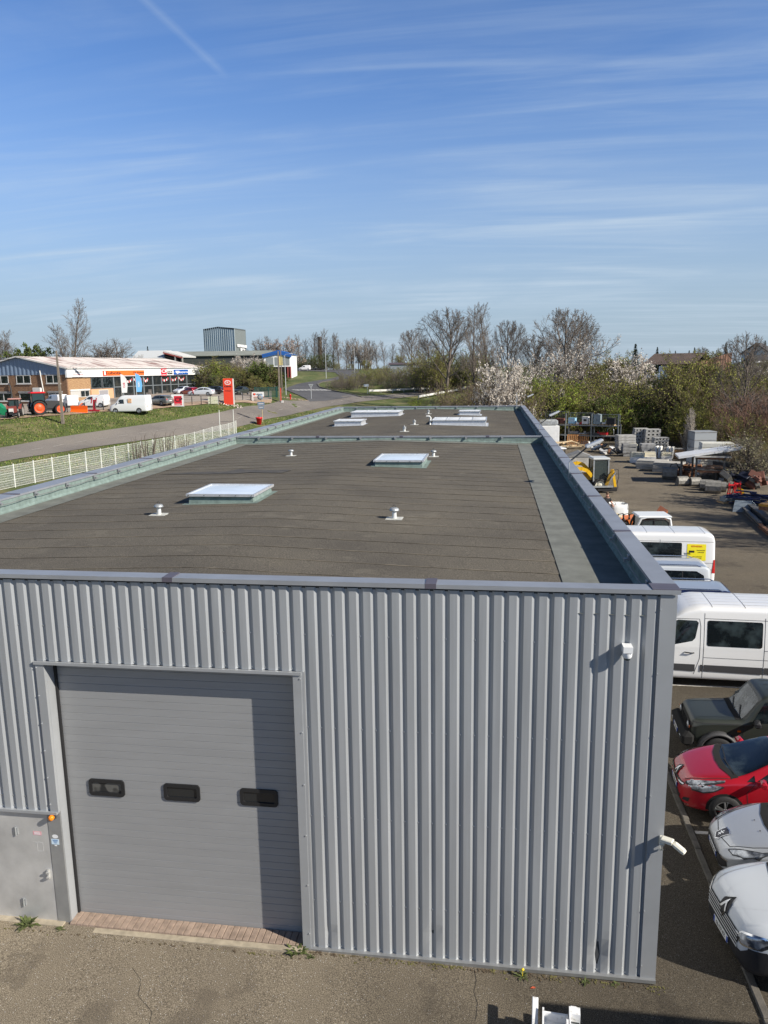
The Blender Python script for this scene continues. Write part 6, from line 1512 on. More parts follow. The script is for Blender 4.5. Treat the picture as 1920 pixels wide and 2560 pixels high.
for yy in (-.6, .6):
    mb = MB(); mb.tube([(x0-.1, yy, .7), (x0+.02, yy, 1.6), (x0+.2, yy, 1.98), (x0+.5, yy, 2.05), (x1-.3, yy, 2.05), (x1-.02, yy, 1.95), (x1+.05, yy, 1.6), (x1+.05, yy, .6)], .055, 8); mb.build('cab_frame', M_WHITE if yy < 0 else M_PLASTIC, t)
    mb = MB(); mb.tube([(x0+.05, yy+.01, .7), (x0+.12, yy+.01, 1.5), (x0+.3, yy+.01, 1.88), (x1-.25, yy+.01, 1.93), (x1-.08, yy+.01, 1.8), (x1-.06, yy+.01, .7)], .04, 6); mb.build('door_seal', M_PLASTIC, t)
    MB().box(-.05, .0, yy-.03, yy+.03, .6, 1.95).build('door_post', M_PLASTIC, t)
    MB().box(x0+.1, x1-.1, yy-.004, yy+.004, .7, 1.9).build('cab_glass', mat('tinted_cab_glass', (.10, .125, .125), .03, trans=.55, spec=.6), t)
mb = MB(); mb.add([(x0-.1, -.55, .7), (x0-.1, .55, .7), (x0+.18, .55, 1.98), (x0+.18, -.55, 1.98)], [(0, 1, 2, 3)]); mb.build('front_glass', M_GLASS, t, fix=False)
MB().cbox((0, 0, .4), (1.9, 1.3, .7), bev=.05).build('cab_base', M_GREYM, t)
mb = MB(); mb.cbox((.1, 0, .95), (.5, .5, .15), bev=.04); mb.cbox((.32, 0, 1.3), (.12, .5, .6), bev=.04); mb.build('seat', M_PLASTIC, t)

# --- stacks of hollow concrete slabs at the hedge
def slab_mb(w, d, h, holes=4):
    """slab with hollow cores open towards the camera"""
    mb = MB(); t_ = h*.26
    mb.box(-w/2, w/2, -d/2, d/2, 0, t_); mb.box(-w/2, w/2, -d/2, d/2, h-t_, h)
    ww = w/(holes*2+1)
    for i in range(holes+1): mb.box(-w/2+i*2*ww, -w/2+i*2*ww+ww, -d/2+.01, d/2-.01, t_, h-t_)
    mb.box(-w/2+.01, w/2-.01, d/2-.05, d/2-.01, t_, h-t_)
    return mb
ORD = ['topmost', 'second', 'third', 'fourth', 'fifth', 'sixth', 'seventh', 'eighth', 'ninth', 'tenth', 'eleventh']
def stack(px, py, top_py, w, d, n, m_, what, rz=.05, holes=4, plain=False, push=0):
    b = gp(px, py); b = np.array([b[0], b[1]+d/2+push, 0.]); dep = float(np.dot(np.array([b[0], b[1]-d/2, 1])-CAM, CF)); H = (py-top_py)/FPX*dep*1.0
    h = H/n; me = None
    for k in range(n):
        lab = '%s layer of %s' % (ORD[n-1-k], what)
        if me is None:
            o = (MB().cbox((0, 0, h/2), (w, d, h*.93), bev=h*.06) if plain else slab_mb(w, d, h*.95, holes)).build('hollow_plank', m_); me = o
        else: o = me.copy(); COL.objects.link(o)
        o.location = (b[0]+rnd.uniform(-.06, .06), b[1]+rnd.uniform(-.05, .05), k*h); o.rotation_euler = (0, 0, rz+rnd.uniform(-.04, .04))
        tag(o, lab, 'slab', 'stacked concrete slabs in the yard')
M_CONL = mat('light_hollow_concrete', (.36, .355, .34), .9, var=.2, vscale=3, detail=8)
stack(1601, 1126, 1071, 1.5, 1.1, 7, M_CONL, 'the tallest stack of pale hollow slabs, near the hedge')
stack(1630, 1128, 1073, 1.6, 1.1, 6, M_CONL, 'the stack of pale hollow slabs right of the tallest one', holes=3)
stack(1565, 1134, 1088, 1.9, 1.2, 7, M_CONL, 'the ragged pale slab stack just right of the rack', plain=True, rz=.2)
stack(1574, 1142, 1110, 1.4, 1.0, 4, M_CONG, 'the grey slab stack in front of the ragged stack', plain=True)
stack(1651, 1134, 1094, 1.5, 1.1, 5, M_CONL, 'the hollow slab stack at the right end of the row', holes=4)
stack(1620, 1142, 1110, 1.4, 1.2, 8, mat('planed_grey_boards', (.30, .30, .30), .8, var=.2), 'the neat stack of thin grey planks', plain=True)
stack(1634, 1174, 1152, 2.6, 1.6, 4, M_CONB, 'the low wide pallet of pale panels nearest the yard', plain=True, rz=-.35)
stack(1676, 1182, 1157, 2.5, 1.5, 3, M_CONB, 'the low wide pallet of grey panels beside the digger bucket', plain=True, rz=-.35)
# cream precast tubs and white panels standing on edge
def tub(px, py, w, d, h, label, m_, rz=-.1):
    b = gp(px, py); t = thing('precast_block', label, 'block', (b[0], b[1]+d/2, 0), rz, 'precast blocks in the yard')
    mb = MB(); mb.box(-w/2, w/2, -d/2, d/2, 0, h*.55); mb.build('base', M_WHITEP, t)
    mb = MB(); mb.box(-w/2, w/2, -d/2+.25, d/2, h*.55, h*.8); mb.box(-w/2, w/2, -d/2+.5, d/2, h*.8, h); mb.box(-w/2, -w/2+.15, -d/2, d/2, h*.55, h); mb.build('top', m_, t)
tub(1594, 1157, 1.25, 1.0, .95, 'white stepped precast block at the left of its row', M_CREAM)
tub(1625, 1156, 1.2, 1.0, .95, 'cream stepped precast block, middle of its row', M_CREAM)
tub(1668, 1152, 1.0, .9, .8, 'small cream precast block behind the panel pallets', M_CREAM)
for k, (px, l) in enumerate(((1643, 'left'), (1652, 'second'), (1672, 'third'), (1682, 'right'))):
    b = gp(px, 1146+k); o = MB().cbox((0, 0, .62), (.22, 1.3, 1.15), bev=.02).build('precast_element', M_WHITEP); o.location = (b[0], b[1]+.6, 0); o.rotation_euler = (0, radians(3), -.35)
    tag(o, 'white precast panel standing on edge, %s of the four behind the cream blocks' % l, 'panel', 'white panels on edge')
b = gp(1700, 1146); t = thing('clay_block', 'orange brick clad block between the white panels and the steel shelter', 'block', (b[0], b[1]+.5, 0), -.2)
MB().cbox((0, 0, .45), (1.0, .8, .9)).build('body', mat('orange_clay', (.46, .26, .12), .85, var=.2, vscale=5), t); MB().cbox((0, 0, .93), (1.06, .86, .07)).build('cap', M_CONB, t)
b = gp(1578, 1140); t = thing('tubular_trestle', 'cream tubular frame standing in front of the slab stacks', 'frame', (b[0], b[1], 0), .1)
MB().tube([(-.5, 0, 0), (-.5, 0, 1.15), (-.4, 0, 1.28), (.4, 0, 1.28), (.55, 0, 1.2), (.55, 0, 0)], .06, 6).build('bar', mat('cream_tube', (.55, .53, .40), .5), t)
for k, (px, py, w, l) in enumerate(((1498, 1130, 1.8, 'bent grey sheet metal heap in front of the rack'), (1520, 1136, 1.5, 'angular white and grey scrap pile right of the leaning pallets'), (1545, 1142, 1.3, 'dark machine parts piled before the slab stacks'))):
    b = gp(px, py); t = thing('scrap_pile', l, 'scrap', (b[0], b[1]+.4, 0), .2, 'scrap piles in the yard'); r = random.Random(k+3)
    for i in range(9): MB().cbox((r.uniform(-w/2, w/2), r.uniform(-.4, .4), .2+r.uniform(0, .45)), (r.uniform(.4, 1.1), r.uniform(.2, .6), r.uniform(.04, .25)), rz=r.uniform(0, 3), rx=r.uniform(-.8, .8), ry=r.uniform(-.5, .5)).build('piece', [M_CONG, M_WHITEP, M_GREYM, M_RUST][(i+k) % 4 if k != 2 else 2], t)

# --- steel shelter with a white panel roof, white panel stack behind it
a = gp(1738, 1210); t = thing('steel_shelter', 'rusty steel post shelter with a tilted white panel roof and shelves', 'shelter', (a[0], a[1], 0), radians(-6))
Wd = 2.75
for x in (0, Wd-.7):
    for y in (0, 2.0): MB().box(x-.07, x+.07, y-.07, y+.07, 0, 2.15).build('post', M_GREYM, t)
MB().box(-1.1, -.95, .6, .75, 0, 2.1).build('post', M_GREYM, t)
for z, m_ in ((1.0, M_RUST), (2.05, M_RUST)):
    for y in (0, 2.): MB().box(-.1, Wd-.6, y-.05, y+.05, z-.08, z+.08).build('beam', m_, t)
M_ = Matrix.Translation((1.0, 1.0, 2.5)) @ Matrix.Rotation(radians(-9.5), 4, 'Y')
MB().box(-2.4, 2.5, -1.2, 1.3, -.09, .09, 0, M_).build('roof', M_WHITE, t)
MB().box(-.2, Wd-.3, -.5, 1.6, 2.16, 2.26).build('roof_board', M_CONB, t)
sh_ = MB()
for i in range(6): sh_.cbox((rnd.uniform(.2, 1.8), rnd.uniform(.2, 1.6), 1.15+.03*i), (1.3, .2, .12), rz=rnd.uniform(-.2, .2))
tag(sh_.build('stored_beams', mat('pinkish_timber', (.33, .22, .16), .8)), 'bundle of pinkish timber lying on the shelter shelf', 'timber')
bpy.data.objects['stored_beams'].location = (a[0], a[1], 0)
b = gp(1795, 1198); 
pme = None
for k in range(7):
    if pme is None: pme = MB().cbox((0, 0, .2), (2.5, 1.3, .385), bev=.03).build('white_board', mat('off_white_panel', (.62, .61, .54), .7, var=.06)); o = pme
    else: o = pme.copy(); COL.objects.link(o)
    o.location = (b[0]+.1+rnd.uniform(-.04, .04), b[1]+1.6, .4*k+.1); o.rotation_euler = (0, 0, -.06)
    tag(o, '%s white panel of the stack behind the steel shelter' % ORD[6-k], 'panel', 'white panels stacked behind the shelter')
b = gp(1763, 1175); t = thing('metal_crate', 'tall grey ribbed metal crate behind the shelter roof', 'crate', (b[0]+.2, b[1]+2.5, 0), .15)
MB().cbox((0, 0, 1.65), (2.0, 1.6, 3.3)).build('box', mat('grey_ribbed_metal', (.36, .38, .39), .5, .3), t)
mb = MB()
for z in (.4, 1.1, 1.8, 2.5, 3.2): mb.box(-1.03, 1.03, -.83, .83, z, z+.06)
mb.build('band', M_CONG, t)
# dark metal sheet stack on a trestle by the fence
b = gp(1830, 1208); t = thing('sheet_stack', 'bundle of dark corrugated sheets on a trestle by the fence', 'sheets', (b[0], b[1]+.6, 0), -.45)
for k in range(5): MB().cbox((0, 0, 1.25+.07*k), (2.6, .9, .05), ry=.10).build('sheet', mat('dark_blue_sheet', (.06, .075, .10), .4, .4), t)
for x in (-1, 1): MB().box(x-.06, x+.06, -.4, .4, 0, 1.2).build('trestle', M_GREYM, t)
for px, py, s, l in ((1675, 1198, 1., 'grey digger bucket with a hydraulic breaker, in front of the panel pallets'), (1706, 1215, .75, 'small grey digger bucket standing near the shelter'), (1738, 1216, .7, 'grey digger bucket with a dark red back under the shelter'), (1768, 1226, .8, 'left grey digger bucket of the pair on the asphalt'), (1785, 1234, .95, 'rounded grey digger bucket standing on the asphalt edge'), (1802, 1230, .75, 'narrow grey digger bucket right of the rounded one')):
    b = gp(px, py); t = thing('digger_bucket', l, 'bucket', (b[0], b[1]+.3*s, 0), pi+rnd.uniform(-.5, .3), 'digger buckets along the yard edge', s)
    pr = [(-.45, 0), (.25, 0), (.52, .25), (.55, .6), (.4, .88), (.05, 1.0), (-.05, .95), (.25, .8), (.38, .55), (.36, .3), (.2, .12), (-.45, .08)]
    MB().prism(pr, 'X', -.55, .55).build('shell', mat('worn_bucket_steel', (.26, .25, .225), .6, .2, var=.3, vscale=4, detail=8), t)
    for x in (-.56, .54): MB().prism([(-.45, 0), (.25, 0), (.52, .25), (.55, .6), (.4, .88), (.05, 1.0)], 'X', x, x+.03).build('side_plate', M_GREYM, t)
    if px in (1675,): MB().cyl((-.85, -.3, .1), (-.75, -.1, 1.0), .06).tube([(-.7, 0, .9), (-.5, 0, 1.3), (-.1, 0, 1.2), (0, 0, .9)], .05, 6).build('breaker', M_PLASTIC, t)
# dark heap of attachments and scrap under the hedge
for k, (px, py, w, l) in enumerate(((1722, 1196, 1.8, 'rusty brown steel frame heap left of the shelter'), (1800, 1200, 2.0, 'dark scrap heap under the white sheet right of the shelter'), (1845, 1222, 2.2, 'dark blue tarpaulin heap beside the red trestles'), (1890, 1212, 2.4, 'black and grey scrap heap at the right edge by the fence'), (1905, 1225, 1.6, 'rust red scrap pile at the far right edge'))):
    b = gp(px, py); t = thing('scrap_heap', l, 'scrap', (b[0], b[1]+.5, 0), .2, 'scrap heaps by the hedge'); r = random.Random(k+30)
    mm = [M_RUST, M_GREYM, mat('dark_tarpaulin', (.02, .025, .045), .4, bump=.8, bscale=6), M_PLASTIC, mat('rust_red_scrap', (.17, .07, .05), .8)][k]
    for i in range(12): MB().cbox((r.uniform(-w/2, w/2), r.uniform(-.5, .5), .25+r.uniform(0, .75)), (r.uniform(.5, 1.3), r.uniform(.2, .8), r.uniform(.08, .5)), rz=r.uniform(0, 3), rx=r.uniform(-.7, .7), ry=r.uniform(-.5, .5), bev=.02).build('piece', mm if i % 3 else M_GREYM, t)
b = gp(1797, 1206); o = MB().cbox((0, 0, .95), (3.0, 1.2, .06), ry=.04).build('white_sheet', M_WHITEP); o.location = (b[0], b[1]+.6, 0); o.rotation_euler = (0, 0, -.3); tag(o, 'flat pale sheet lying across the scrap right of the shelter', 'sheet')
# red trestles
for k, (px, l) in enumerate(((1829, 'left bright red steel trestle in front of the dark heaps'), (1841, 'right bright red steel trestle in front of the dark heaps'))):
    b = gp(px, 1246-k*3); t = thing('red_trestle', l, 'trestle', (b[0], b[1], 0), .2+.3*k, 'red trestles')
    for sx in (-.3, .3):
        for sy in (-.2, .2): MB().beam((sx, sy, 0), (sx*.55, sy*.3, .95), .06).build('leg', M_RED, t)
    mb = MB(); mb.beam((-.3, 0, .95), (.3, 0, .95), .1, .12); mb.beam((-.32, 0, .35), (.32, 0, .35), .05); mb.build('bar', M_RED, t)
    for sx in (-.2, .2): MB().cyl((sx, 0, .95), (sx*1.4, 0, 1.12), .03).build('horn', M_RED, t)
b = gp(1848, 1240); t = thing('yellow_part', 'small yellow machine part behind the red trestles', 'part', b); MB().prism([(-.35, 0), (.35, 0), (.2, .5), (-.1, .6)], 'Y', -.2, .2).build('body', M_YEL, t); MB().cyl((0, -.25, .25), (0, .25, .25), .1).build('pin', M_PLASTIC, t)
b = gp(1822, 1258); t = thing('concrete_blocks', 'small pallet with pale blue grey concrete blocks on the asphalt', 'blocks', (b[0], b[1]+.2, 0), .3)
MB().box(-.6, .6, -.4, .4, 0, .12).build('pallet', M_WOOD, t)
for k in range(5): MB().cbox((-.4+.2*k, rnd.uniform(-.1, .1), .28+.05*(k % 2)), (.19, .5, .3), rz=rnd.uniform(-.2, .2), bev=.01).build('block', mat('blue_grey_block', (.27, .31, .32), .9, var=.15), t)
b = gp(1848, 1278); o = MB().add([(-.6, -.5, 0), (.4, -.7, .0), (.75, .1, .62), (-.25, .3, .62), (1.3, .0, 0), (.3, .5, 0)], [(0, 1, 2, 3), (3, 2, 4, 5)]).build('bent_sheet', mat('blue_grey_sheet', (.25, .30, .345), .4, .3), fix=False); o.location = (b[0]+.1, b[1]+.2, .02)
so = o.modifiers.new('thick', 'SOLIDIFY'); so.thickness = .02; tag(o, 'bent blue grey metal sheet lying folded on the asphalt', 'sheet')
# steel beams in the shade and the blue pipe heap
for k, (pa, pb, h, l) in enumerate((((1838, 1248), (1925, 1316), .42, 'long dark steel beam lying at the yard edge, longest and highest one'), ((1842, 1262), (1900, 1318), .25, 'dark steel beam lying beside the longest beam'), ((1898, 1318), (1935, 1350), .2, 'rusty steel beam at the right edge below the orange trailer'))):
    a, b = gp(*pa), gp(*pb); mb = MB(); a, b = Vector(a), Vector(b); a.z = b.z = h/2+.03
    mb.beam(a+Vector((0, 0, h*.45)), b+Vector((0, 0, h*.45)), h*.9, .04); mb.beam(a-Vector((0, 0, h*.45)), b-Vector((0, 0, h*.45)), h*.9, .04); mb.beam(a, b, .04, h*.86)
    tag(mb.build('steel_beam', M_GREYM if k < 2 else M_RUST), l, 'beam', 'steel beams at the yard edge')
t = thing('pipe_heap', 'heap of dark blue pipes behind the steel beams at the right edge', 'pipes', (0, 0, 0)); r = random.Random(9); bb = gp(1905, 1268)
for k in range(34):
    c = Vector((bb[0]+r.uniform(-1.5, 2.2), bb[1]+.6+r.uniform(-.8, .8), .1+r.uniform(0, .9))); d = Vector((r.uniform(.5, 1), r.uniform(-.5, .5), r.uniform(-.15, .15))).normalized()*r.uniform(.5, .9)
    MB().cyl(c-d, c+d, .055, n=7).build('pipe', mat('navy_blue_pipe', (.015, .025, .085), .35), t)
b = gp(1900, 1300); t = thing('orange_trailer', 'orange yellow flat trailer bed entering at the right edge', 'trailer', (b[0]+1.0, b[1]-.1, 0), radians(-40))
mb = MB(); mb.cbox((.4, 0, .95), (2.6, 1.5, .14)); mb.build('bed', mat('orange_yellow_paint', (.60, .29, .03), .5, var=.1), t); MB().cbox((.4, -.7, .8), (2.6, .08, .3)).build('side_rail', M_RUST, t)
for sy in (-.6, .6): wheel(t, .9, sy, .35, .2, -1 if sy < 0 else 1, 'steel', 14)
# green mesh fence posts at the hedge
t = thing('yard_fence', 'dark green post and wire fence in front of the hedge at the right', 'fence', (0, 0, 0))
fp = [gp(px, py) for px, py in ((1795, 1180), (1832, 1195), (1870, 1200), (1908, 1207), (1950, 1216))]
for q in fp: MB().cbox((q[0], q[1]+1.2, .95), (.08, .08, 1.9)).build('post', mat('dark_green_post', (.012, .03, .02), .5), t)
for a, b in zip(fp, fp[1:]):
    mb = MB()
    for k in range(10): mb.beam((a[0], a[1]+1.2, .15+.19*k), (b[0], b[1]+1.2, .15+.19*k), .008)
    n = 16
    for k in range(n): q = a+(b-a)*k/n; mb.box(q[0]-.004, q[0]+.004, q[1]+1.195, q[1]+1.203, .1, 1.85)
    mb.build('wire_mesh', mat('dark_green_wire', (.012, .03, .02), .5), t)
# ============================================================ ACROSS THE ROAD: THE MACHINERY DEALER
def z3(x, y): return 500+x/5.184, 780+y/5.184
def px3(x): return 500+x/5.184
def px2(x): return 280+x/5.184
def px1(x): return x/5.184
M_BRK = mat('brown_brick', (.16, .085, .05), .9, col2=(.27, .16, .09), vscale=2.2, detail=10, lo=.4, hi=.62, stretch=(1, 1, 4))
M_BRKY = mat('ochre_brick', (.24, .13, .065), .9, col2=(.42, .27, .14), vscale=2.5, detail=10, lo=.4, hi=.6, stretch=(1, 1, 4))
M_BLUEC = mat('blue_grey_corrugated', (.17, .23, .32), .55, .2, var=.06)
M_FIBRE = mat('weathered_fibre_cement', (.62, .56, .52), .9, col2=(.20, .10, .09), vscale=.55, detail=9, lo=.47, hi=.66, stretch=(1, .35, 1))
M_PALE = mat('dirty_white_trim', (.60, .59, .56), .6, var=.08)
M_MULL = mat('grey_window_mullion', (.15, .17, .18), .5)
M_SHOP = mat('shop_window_glass', (.018, .022, .024), .06, spec=.6, col2=(.05, .05, .045), vscale=.6, lo=.5, hi=.7)
M_KOR = mat('sign_orange', (.80, .15, .025), .45); M_KOR2 = mat('sign_orange_red', (.72, .055, .022), .45)
M_SIGNW = mat('sign_white', (.75, .75, .73), .5); M_SIGNB = mat('sign_blue', (.01, .085, .36), .45); M_SIGNR = mat('sign_red', (.60, .015, .035), .5)
ga = gd(171, 125); gb = gd(509, 169); A2, B2 = np.array(ga[:2]), np.array(gb[:2])
UL = float(np.linalg.norm(B2-A2)); UU = (B2-A2)/UL; DRZ = atan2(UU[1], UU[0]); VV = np.array([-UU[1], UU[0]]); DZ0 = ga[2]
def hit(px, org, dr):
    r_ = ray(px, 1000)[:2]; M_ = np.array([[r_[0], -dr[0]], [r_[1], -dr[1]]]); s = np.linalg.solve(M_, org-CAM[:2]); return float(s[1])
fu = lambda px: hit(px, A2, UU)
gv = lambda px: hit(px, A2, VV)
dl = thing('dealer_showroom', 'long machinery showroom with a brick gable, orange fascia sign and glass front across the road', 'building', (A2[0], A2[1], DZ0-.05), DRZ)
# gable end at local x = 0, running along +y
GW = 18.; EZ, AZ = 5.85, 7.75
MB().box(0, .3, 0, GW, 0, 4.75).build('gable_wall', M_BRK, dl)
mb = MB(); n = 90
pts = [(.0 if k % 4 in (0, 1) else .07, GW*k/(n*1.)) for k in range(n+1)]
vs = []
for x, y in pts: zt = EZ-.12+(AZ-EZ)*(1-abs(y-GW/2)/(GW/2)); vs += [(-.08+x, y, 4.70), (-.08+x, y, zt)]
mb.add(vs, [(2*i, 2*i+2, 2*i+3, 2*i+1) for i in range(n)]); mb.build('gable_cladding', M_BLUEC, dl, fix=False)
mb = MB(); OV = .5
for s in (0, 1):
    y0, y1 = (-OV, GW/2) if s == 0 else (GW/2, GW+OV); za, zb = (EZ-.1, AZ) if s == 0 else (AZ, EZ-.1)
    m_ = 120; vs = []
    for i in range(m_+1):
        x = -.45+(UL+.9)*i/m_; w = .05*(i % 2); vs += [(x, y0, za+w), (x, y1, zb+w)]
    mb.add(vs, [(2*i, 2*i+2, 2*i+3, 2*i+1) for i in range(m_)])
rf = mb.build('roof', M_FIBRE, dl, fix=False)
for yy0, yy1, a, b in ((-OV, GW/2, EZ-.2, AZ-.1), (GW/2, GW+OV, AZ-.1, EZ-.2)):
    mb = MB(); mb.beam((-.5, yy0, a+.05), (-.5, yy1, b+.05), .06, .22); mb.build('barge_board', M_PALE, rf)
MB().beam((-.4, -.55, EZ-.15), (UL+.4, -.55, EZ-.15), .14, .14).build('gutter', M_PALE, rf)
# front: brick, orange wall, glass
u1, u2 = fu(px1(1195)), fu(px1(1490))
MB().box(.3, u1, 0, .3, 0, 4.25).build('front_wall', M_BRKY, dl)
MB().box(u1, u2, .0, .3, 0, 2.15).build('orange_wall', mat('peach_render', (.58, .33, .19), .85, var=.05), dl)
MB().box(-.25, UL+.2, -.35, -.02, 4.22, 5.55).build('fascia', M_SIGNW, dl)
MB().box(.3, UL, .35, .5, 0, 5.6).build('showroom_back', M_MULL, dl); MB().box(0, UL, GW-.3, GW, 0, 5.6).build('rear_wall', M_BRK, dl); MB().box(UL-.3, UL, 0, GW, 0, 5.6).build('end_wall', M_BRK, dl)
def win_front(a, b, za, zb, nm='window', fr=M_PALE, n=2, shutter=False):
    f = MB(); f.box(a, b, -.05, .0, za, za+.08); f.box(a, b, -.05, .0, zb-.08, zb)
    for i in range(n+1): x = a+(b-a-.08)*i/n; f.box(x, x+.08, -.05, .0, za+.08, zb-.08)
    o = f.build(nm, fr, dl); MB().box(a+.02, b-.02, -.02, -.005, za+.02, zb-.02).build('pane', mat('closed_grey_shutter', (.28, .27, .28), .6) if shutter else M_GLASS, o); return o
win_front(fu(px1(1050)), fu(px1(1165)), .9, 2.0); 
MB().box(fu(px1(920)), fu(px1(1045)), -.06, 0, .9, 2.0).build('shutter', mat('pale_metal_shutter', (.45, .44, .41), .6), dl); MB().box(fu(px1(915)), fu(px1(1170)), -.15, 0, 2.0, 2.25).build('shutter_box', M_PALE, dl)
win_front(fu(px1(1290)), fu(px1(1410)), .8, 1.95, n=1, shutter=True)
win_front(u1+.1, fu(px1(1335)), 2.25, 4.1, n=1, fr=M_MULL); win_front(fu(px1(1345)), u2, 2.25, 4.1, n=1, fr=M_MULL)
MB().box(u2, UL, .02, .06, 0, 4.25).build('shop_glass', M_SHOP, dl)
for x in (35, 150, 290, 420, 540, 655, 770, 870, 980, 1075, 1178):
    u = fu(px2(x)); MB().box(u-.14, u+.14, -.12, .02, 0, 4.22).build('mullion', M_MULL, dl)
for za in (2.25, 4.05): MB().box(u2, UL, -.08, .015, za, za+.16).build('transom', M_MULL, dl)
# dim things seen through the glass
for x, w, h in ((905, 1.6, 1.3), (500, 1.2, 1.6), (690, 1.4, 1.2), (590, .8, .9), (820, 1., 1.), (460, .7, 1.0)):
    u = fu(px2(x)); MB().cbox((u, .0, h/2), (w, .04, h), bev=.012).build('display_machine', mat('dim_display', (.10, .09, .085), .6, var=.6, vscale=3), dl)
# bunting in the window
bt = MB()
for a, b in ((180, 280), (295, 405), (425, 485), (650, 750), (765, 860), (880, 955)):
    ua, ub = fu(px2(a)), fu(px2(b))
    for i in range(6):
        t_ = (i+.5)/6; u = ua+(ub-ua)*t_; z = 3.95-.55*(1-(2*t_-1)**2); bt.add([(u-.16, -.02, z), (u+.16, -.02, z), (u+.16, -.02, z-.42), (u-.16, -.02, z-.42)], [(0, 1, 2, 3)], i % 2)
bt.build('bunting', [M_SIGNW, mat('faded_red', (.50, .05, .06), .6)], dl, fix=False)
# signs on the fascia
RX = Matrix.Rotation(radians(90), 4, 'X')
def fsign(name, a, b, za, zb, m_, txts=(), pa=True):
    ua, ub = (fu(a), fu(b)); o = MB().box(ua, ub, -.46, -.36, za, zb).build(name, m_, dl)
    for s_, t_, z_, size, mm, sx in txts: text_mesh(s_, size, mm, 'sign_lettering', o, Matrix.Translation((ua+(ub-ua)*t_, -.475, z_)) @ RX, .01, True, sx)
    return o
M_BRKX = mat('sign_grey', (.12, .12, .12), .5); BLK = mat('sign_black', (.012, .012, .012), .5)
fsign('orange_sign', 257.5, 360, 4.38, 5.25, M_KOR, (('Kubota', .22, 4.82, .72, BLK, 2.3), ('Ds Auseyn', .86, 4.85, .45, BLK, 1.9)))
uk = fu(257.5); MB().box(uk, fu(266), -.475, -.465, 4.38, 5.25).build('sign_emblem_field', M_KOR2, dl); MB().box(fu(260), fu(263.5), -.49, -.48, 4.5, 5.15).build('sign_emblem', M_SIGNW, dl)
fsign('company_sign', 181, 208, 4.3, 5.4, M_SIGNW, (('JOSDAIN', .55, 5.05, .36, M_BRKX, 1.3), ('MOTOCULTURE', .5, 4.6, .22, M_SIGNR, 1.6)))
fsign('red_square_sign', 403, 416.5, 4.1, 5.6, M_SIGNR, (('CP', .55, 5.0, .85, M_SIGNW, 2.2), ('COMPACT', .5, 4.3, .25, M_SIGNW, 2.)))
fsign('small_dark_sign', 419, 430.5, 4.45, 5.1, BLK, (('TORO', .5, 4.78, .5, M_SIGNW, 2.2),))
fsign('blue_sign', 434.5, 470, 4.32, 5.3, M_SIGNB, (('Husqvarna', .58, 4.8, .55, M_SIGNW, 2.0),))
hb = fu(443); MB().prism([(hb-.8, 5.05), (hb+.8, 5.05), (hb+.7, 4.7), (hb, 4.45), (hb-.7, 4.7)], 'Y', -.49, -.47).build('crown_emblem', M_SIGNW, dl)
fsign('white_sign', 476.5, 508, 4.2, 5.5, M_SIGNW, (('DIECI', .52, 4.9, .85, BLK, 2.2),))
# gable windows, pipe, air conditioner
def gwin(a, b, za, zb, n=2):
    ya, yb = gv(px1(a)), gv(px1(b)); ya, yb = min(ya, yb), max(ya, yb); f = MB()
    f.box(-.06, 0, ya, yb, za, za+.1); f.box(-.06, 0, ya, yb, zb-.07, zb)
    for i in range(n+1): y = ya+(yb-ya-.1)*i/n; f.box(-.06, 0, y, y+.1, za+.1, zb-.07)
    o = f.build('window', M_PALE, dl); MB().box(-.025, -.005, ya, yb, za, zb).build('pane', M_GLASS, o); MB().box(-.15, 0, ya-.1, yb+.1, za-.12, za-.01).build('sill', M_PALE, o)
for a, b in ((-60, 138), (240, 425), (625, 805)): gwin(a, b, 3.3, 4.65)
for a, b, n in ((-50, 160, 2), (262, 430, 1), (640, 815, 2)):
    gwin(a, b, .45, 1.75, n); ya, yb = sorted((gv(px1(a)), gv(px1(b)))); MB().box(-.2, 0, ya-.1, yb+.1, 1.8, 2.05).build('shutter_box', M_CONG, dl)
y = gv(px1(558)); mb = MB(); mb.cyl((-.15, y, 5.4), (-.15, y-.4, 1.7), .09); mb.build('drain_pipe', M_PALE, dl)
y = gv(px1(515)); MB().cbox((-.35, y, 2.2), (.5, 1.5, .85), bev=.05).build('air_conditioner', M_PALE, dl)
y = gv(px1(150)); MB().tube([(-.2, y, 3.4), (-.3, y-.3, 2.8), (-.3, y-.5, .6)], .12, 6).build('black_flue', M_PLASTIC, dl)
for u, s in ((fu(px1(905)), 1), (UL+.1, -1)):
    mb = MB(); mb.tube([(u, -.3, 5.4), (u+.05, -.6, 6.0), (u+.9*1, -2.2, 6.5)], .05, 5); mb.cbox((u+1.3, -2.9, 6.65), (.5, 1.6, .12), rz=.5); mb.build('lamp_arm', M_PALE, dl)
MB().box(UL+.25, UL+.35, -1.2, -.3, 2.5, 4.4).build('projecting_sign', M_SIGNW, dl); MB().box(UL+.235, UL+.248, -1.1, -.4, 3.8, 4.2).build('projecting_sign_band', M_KOR2, dl)

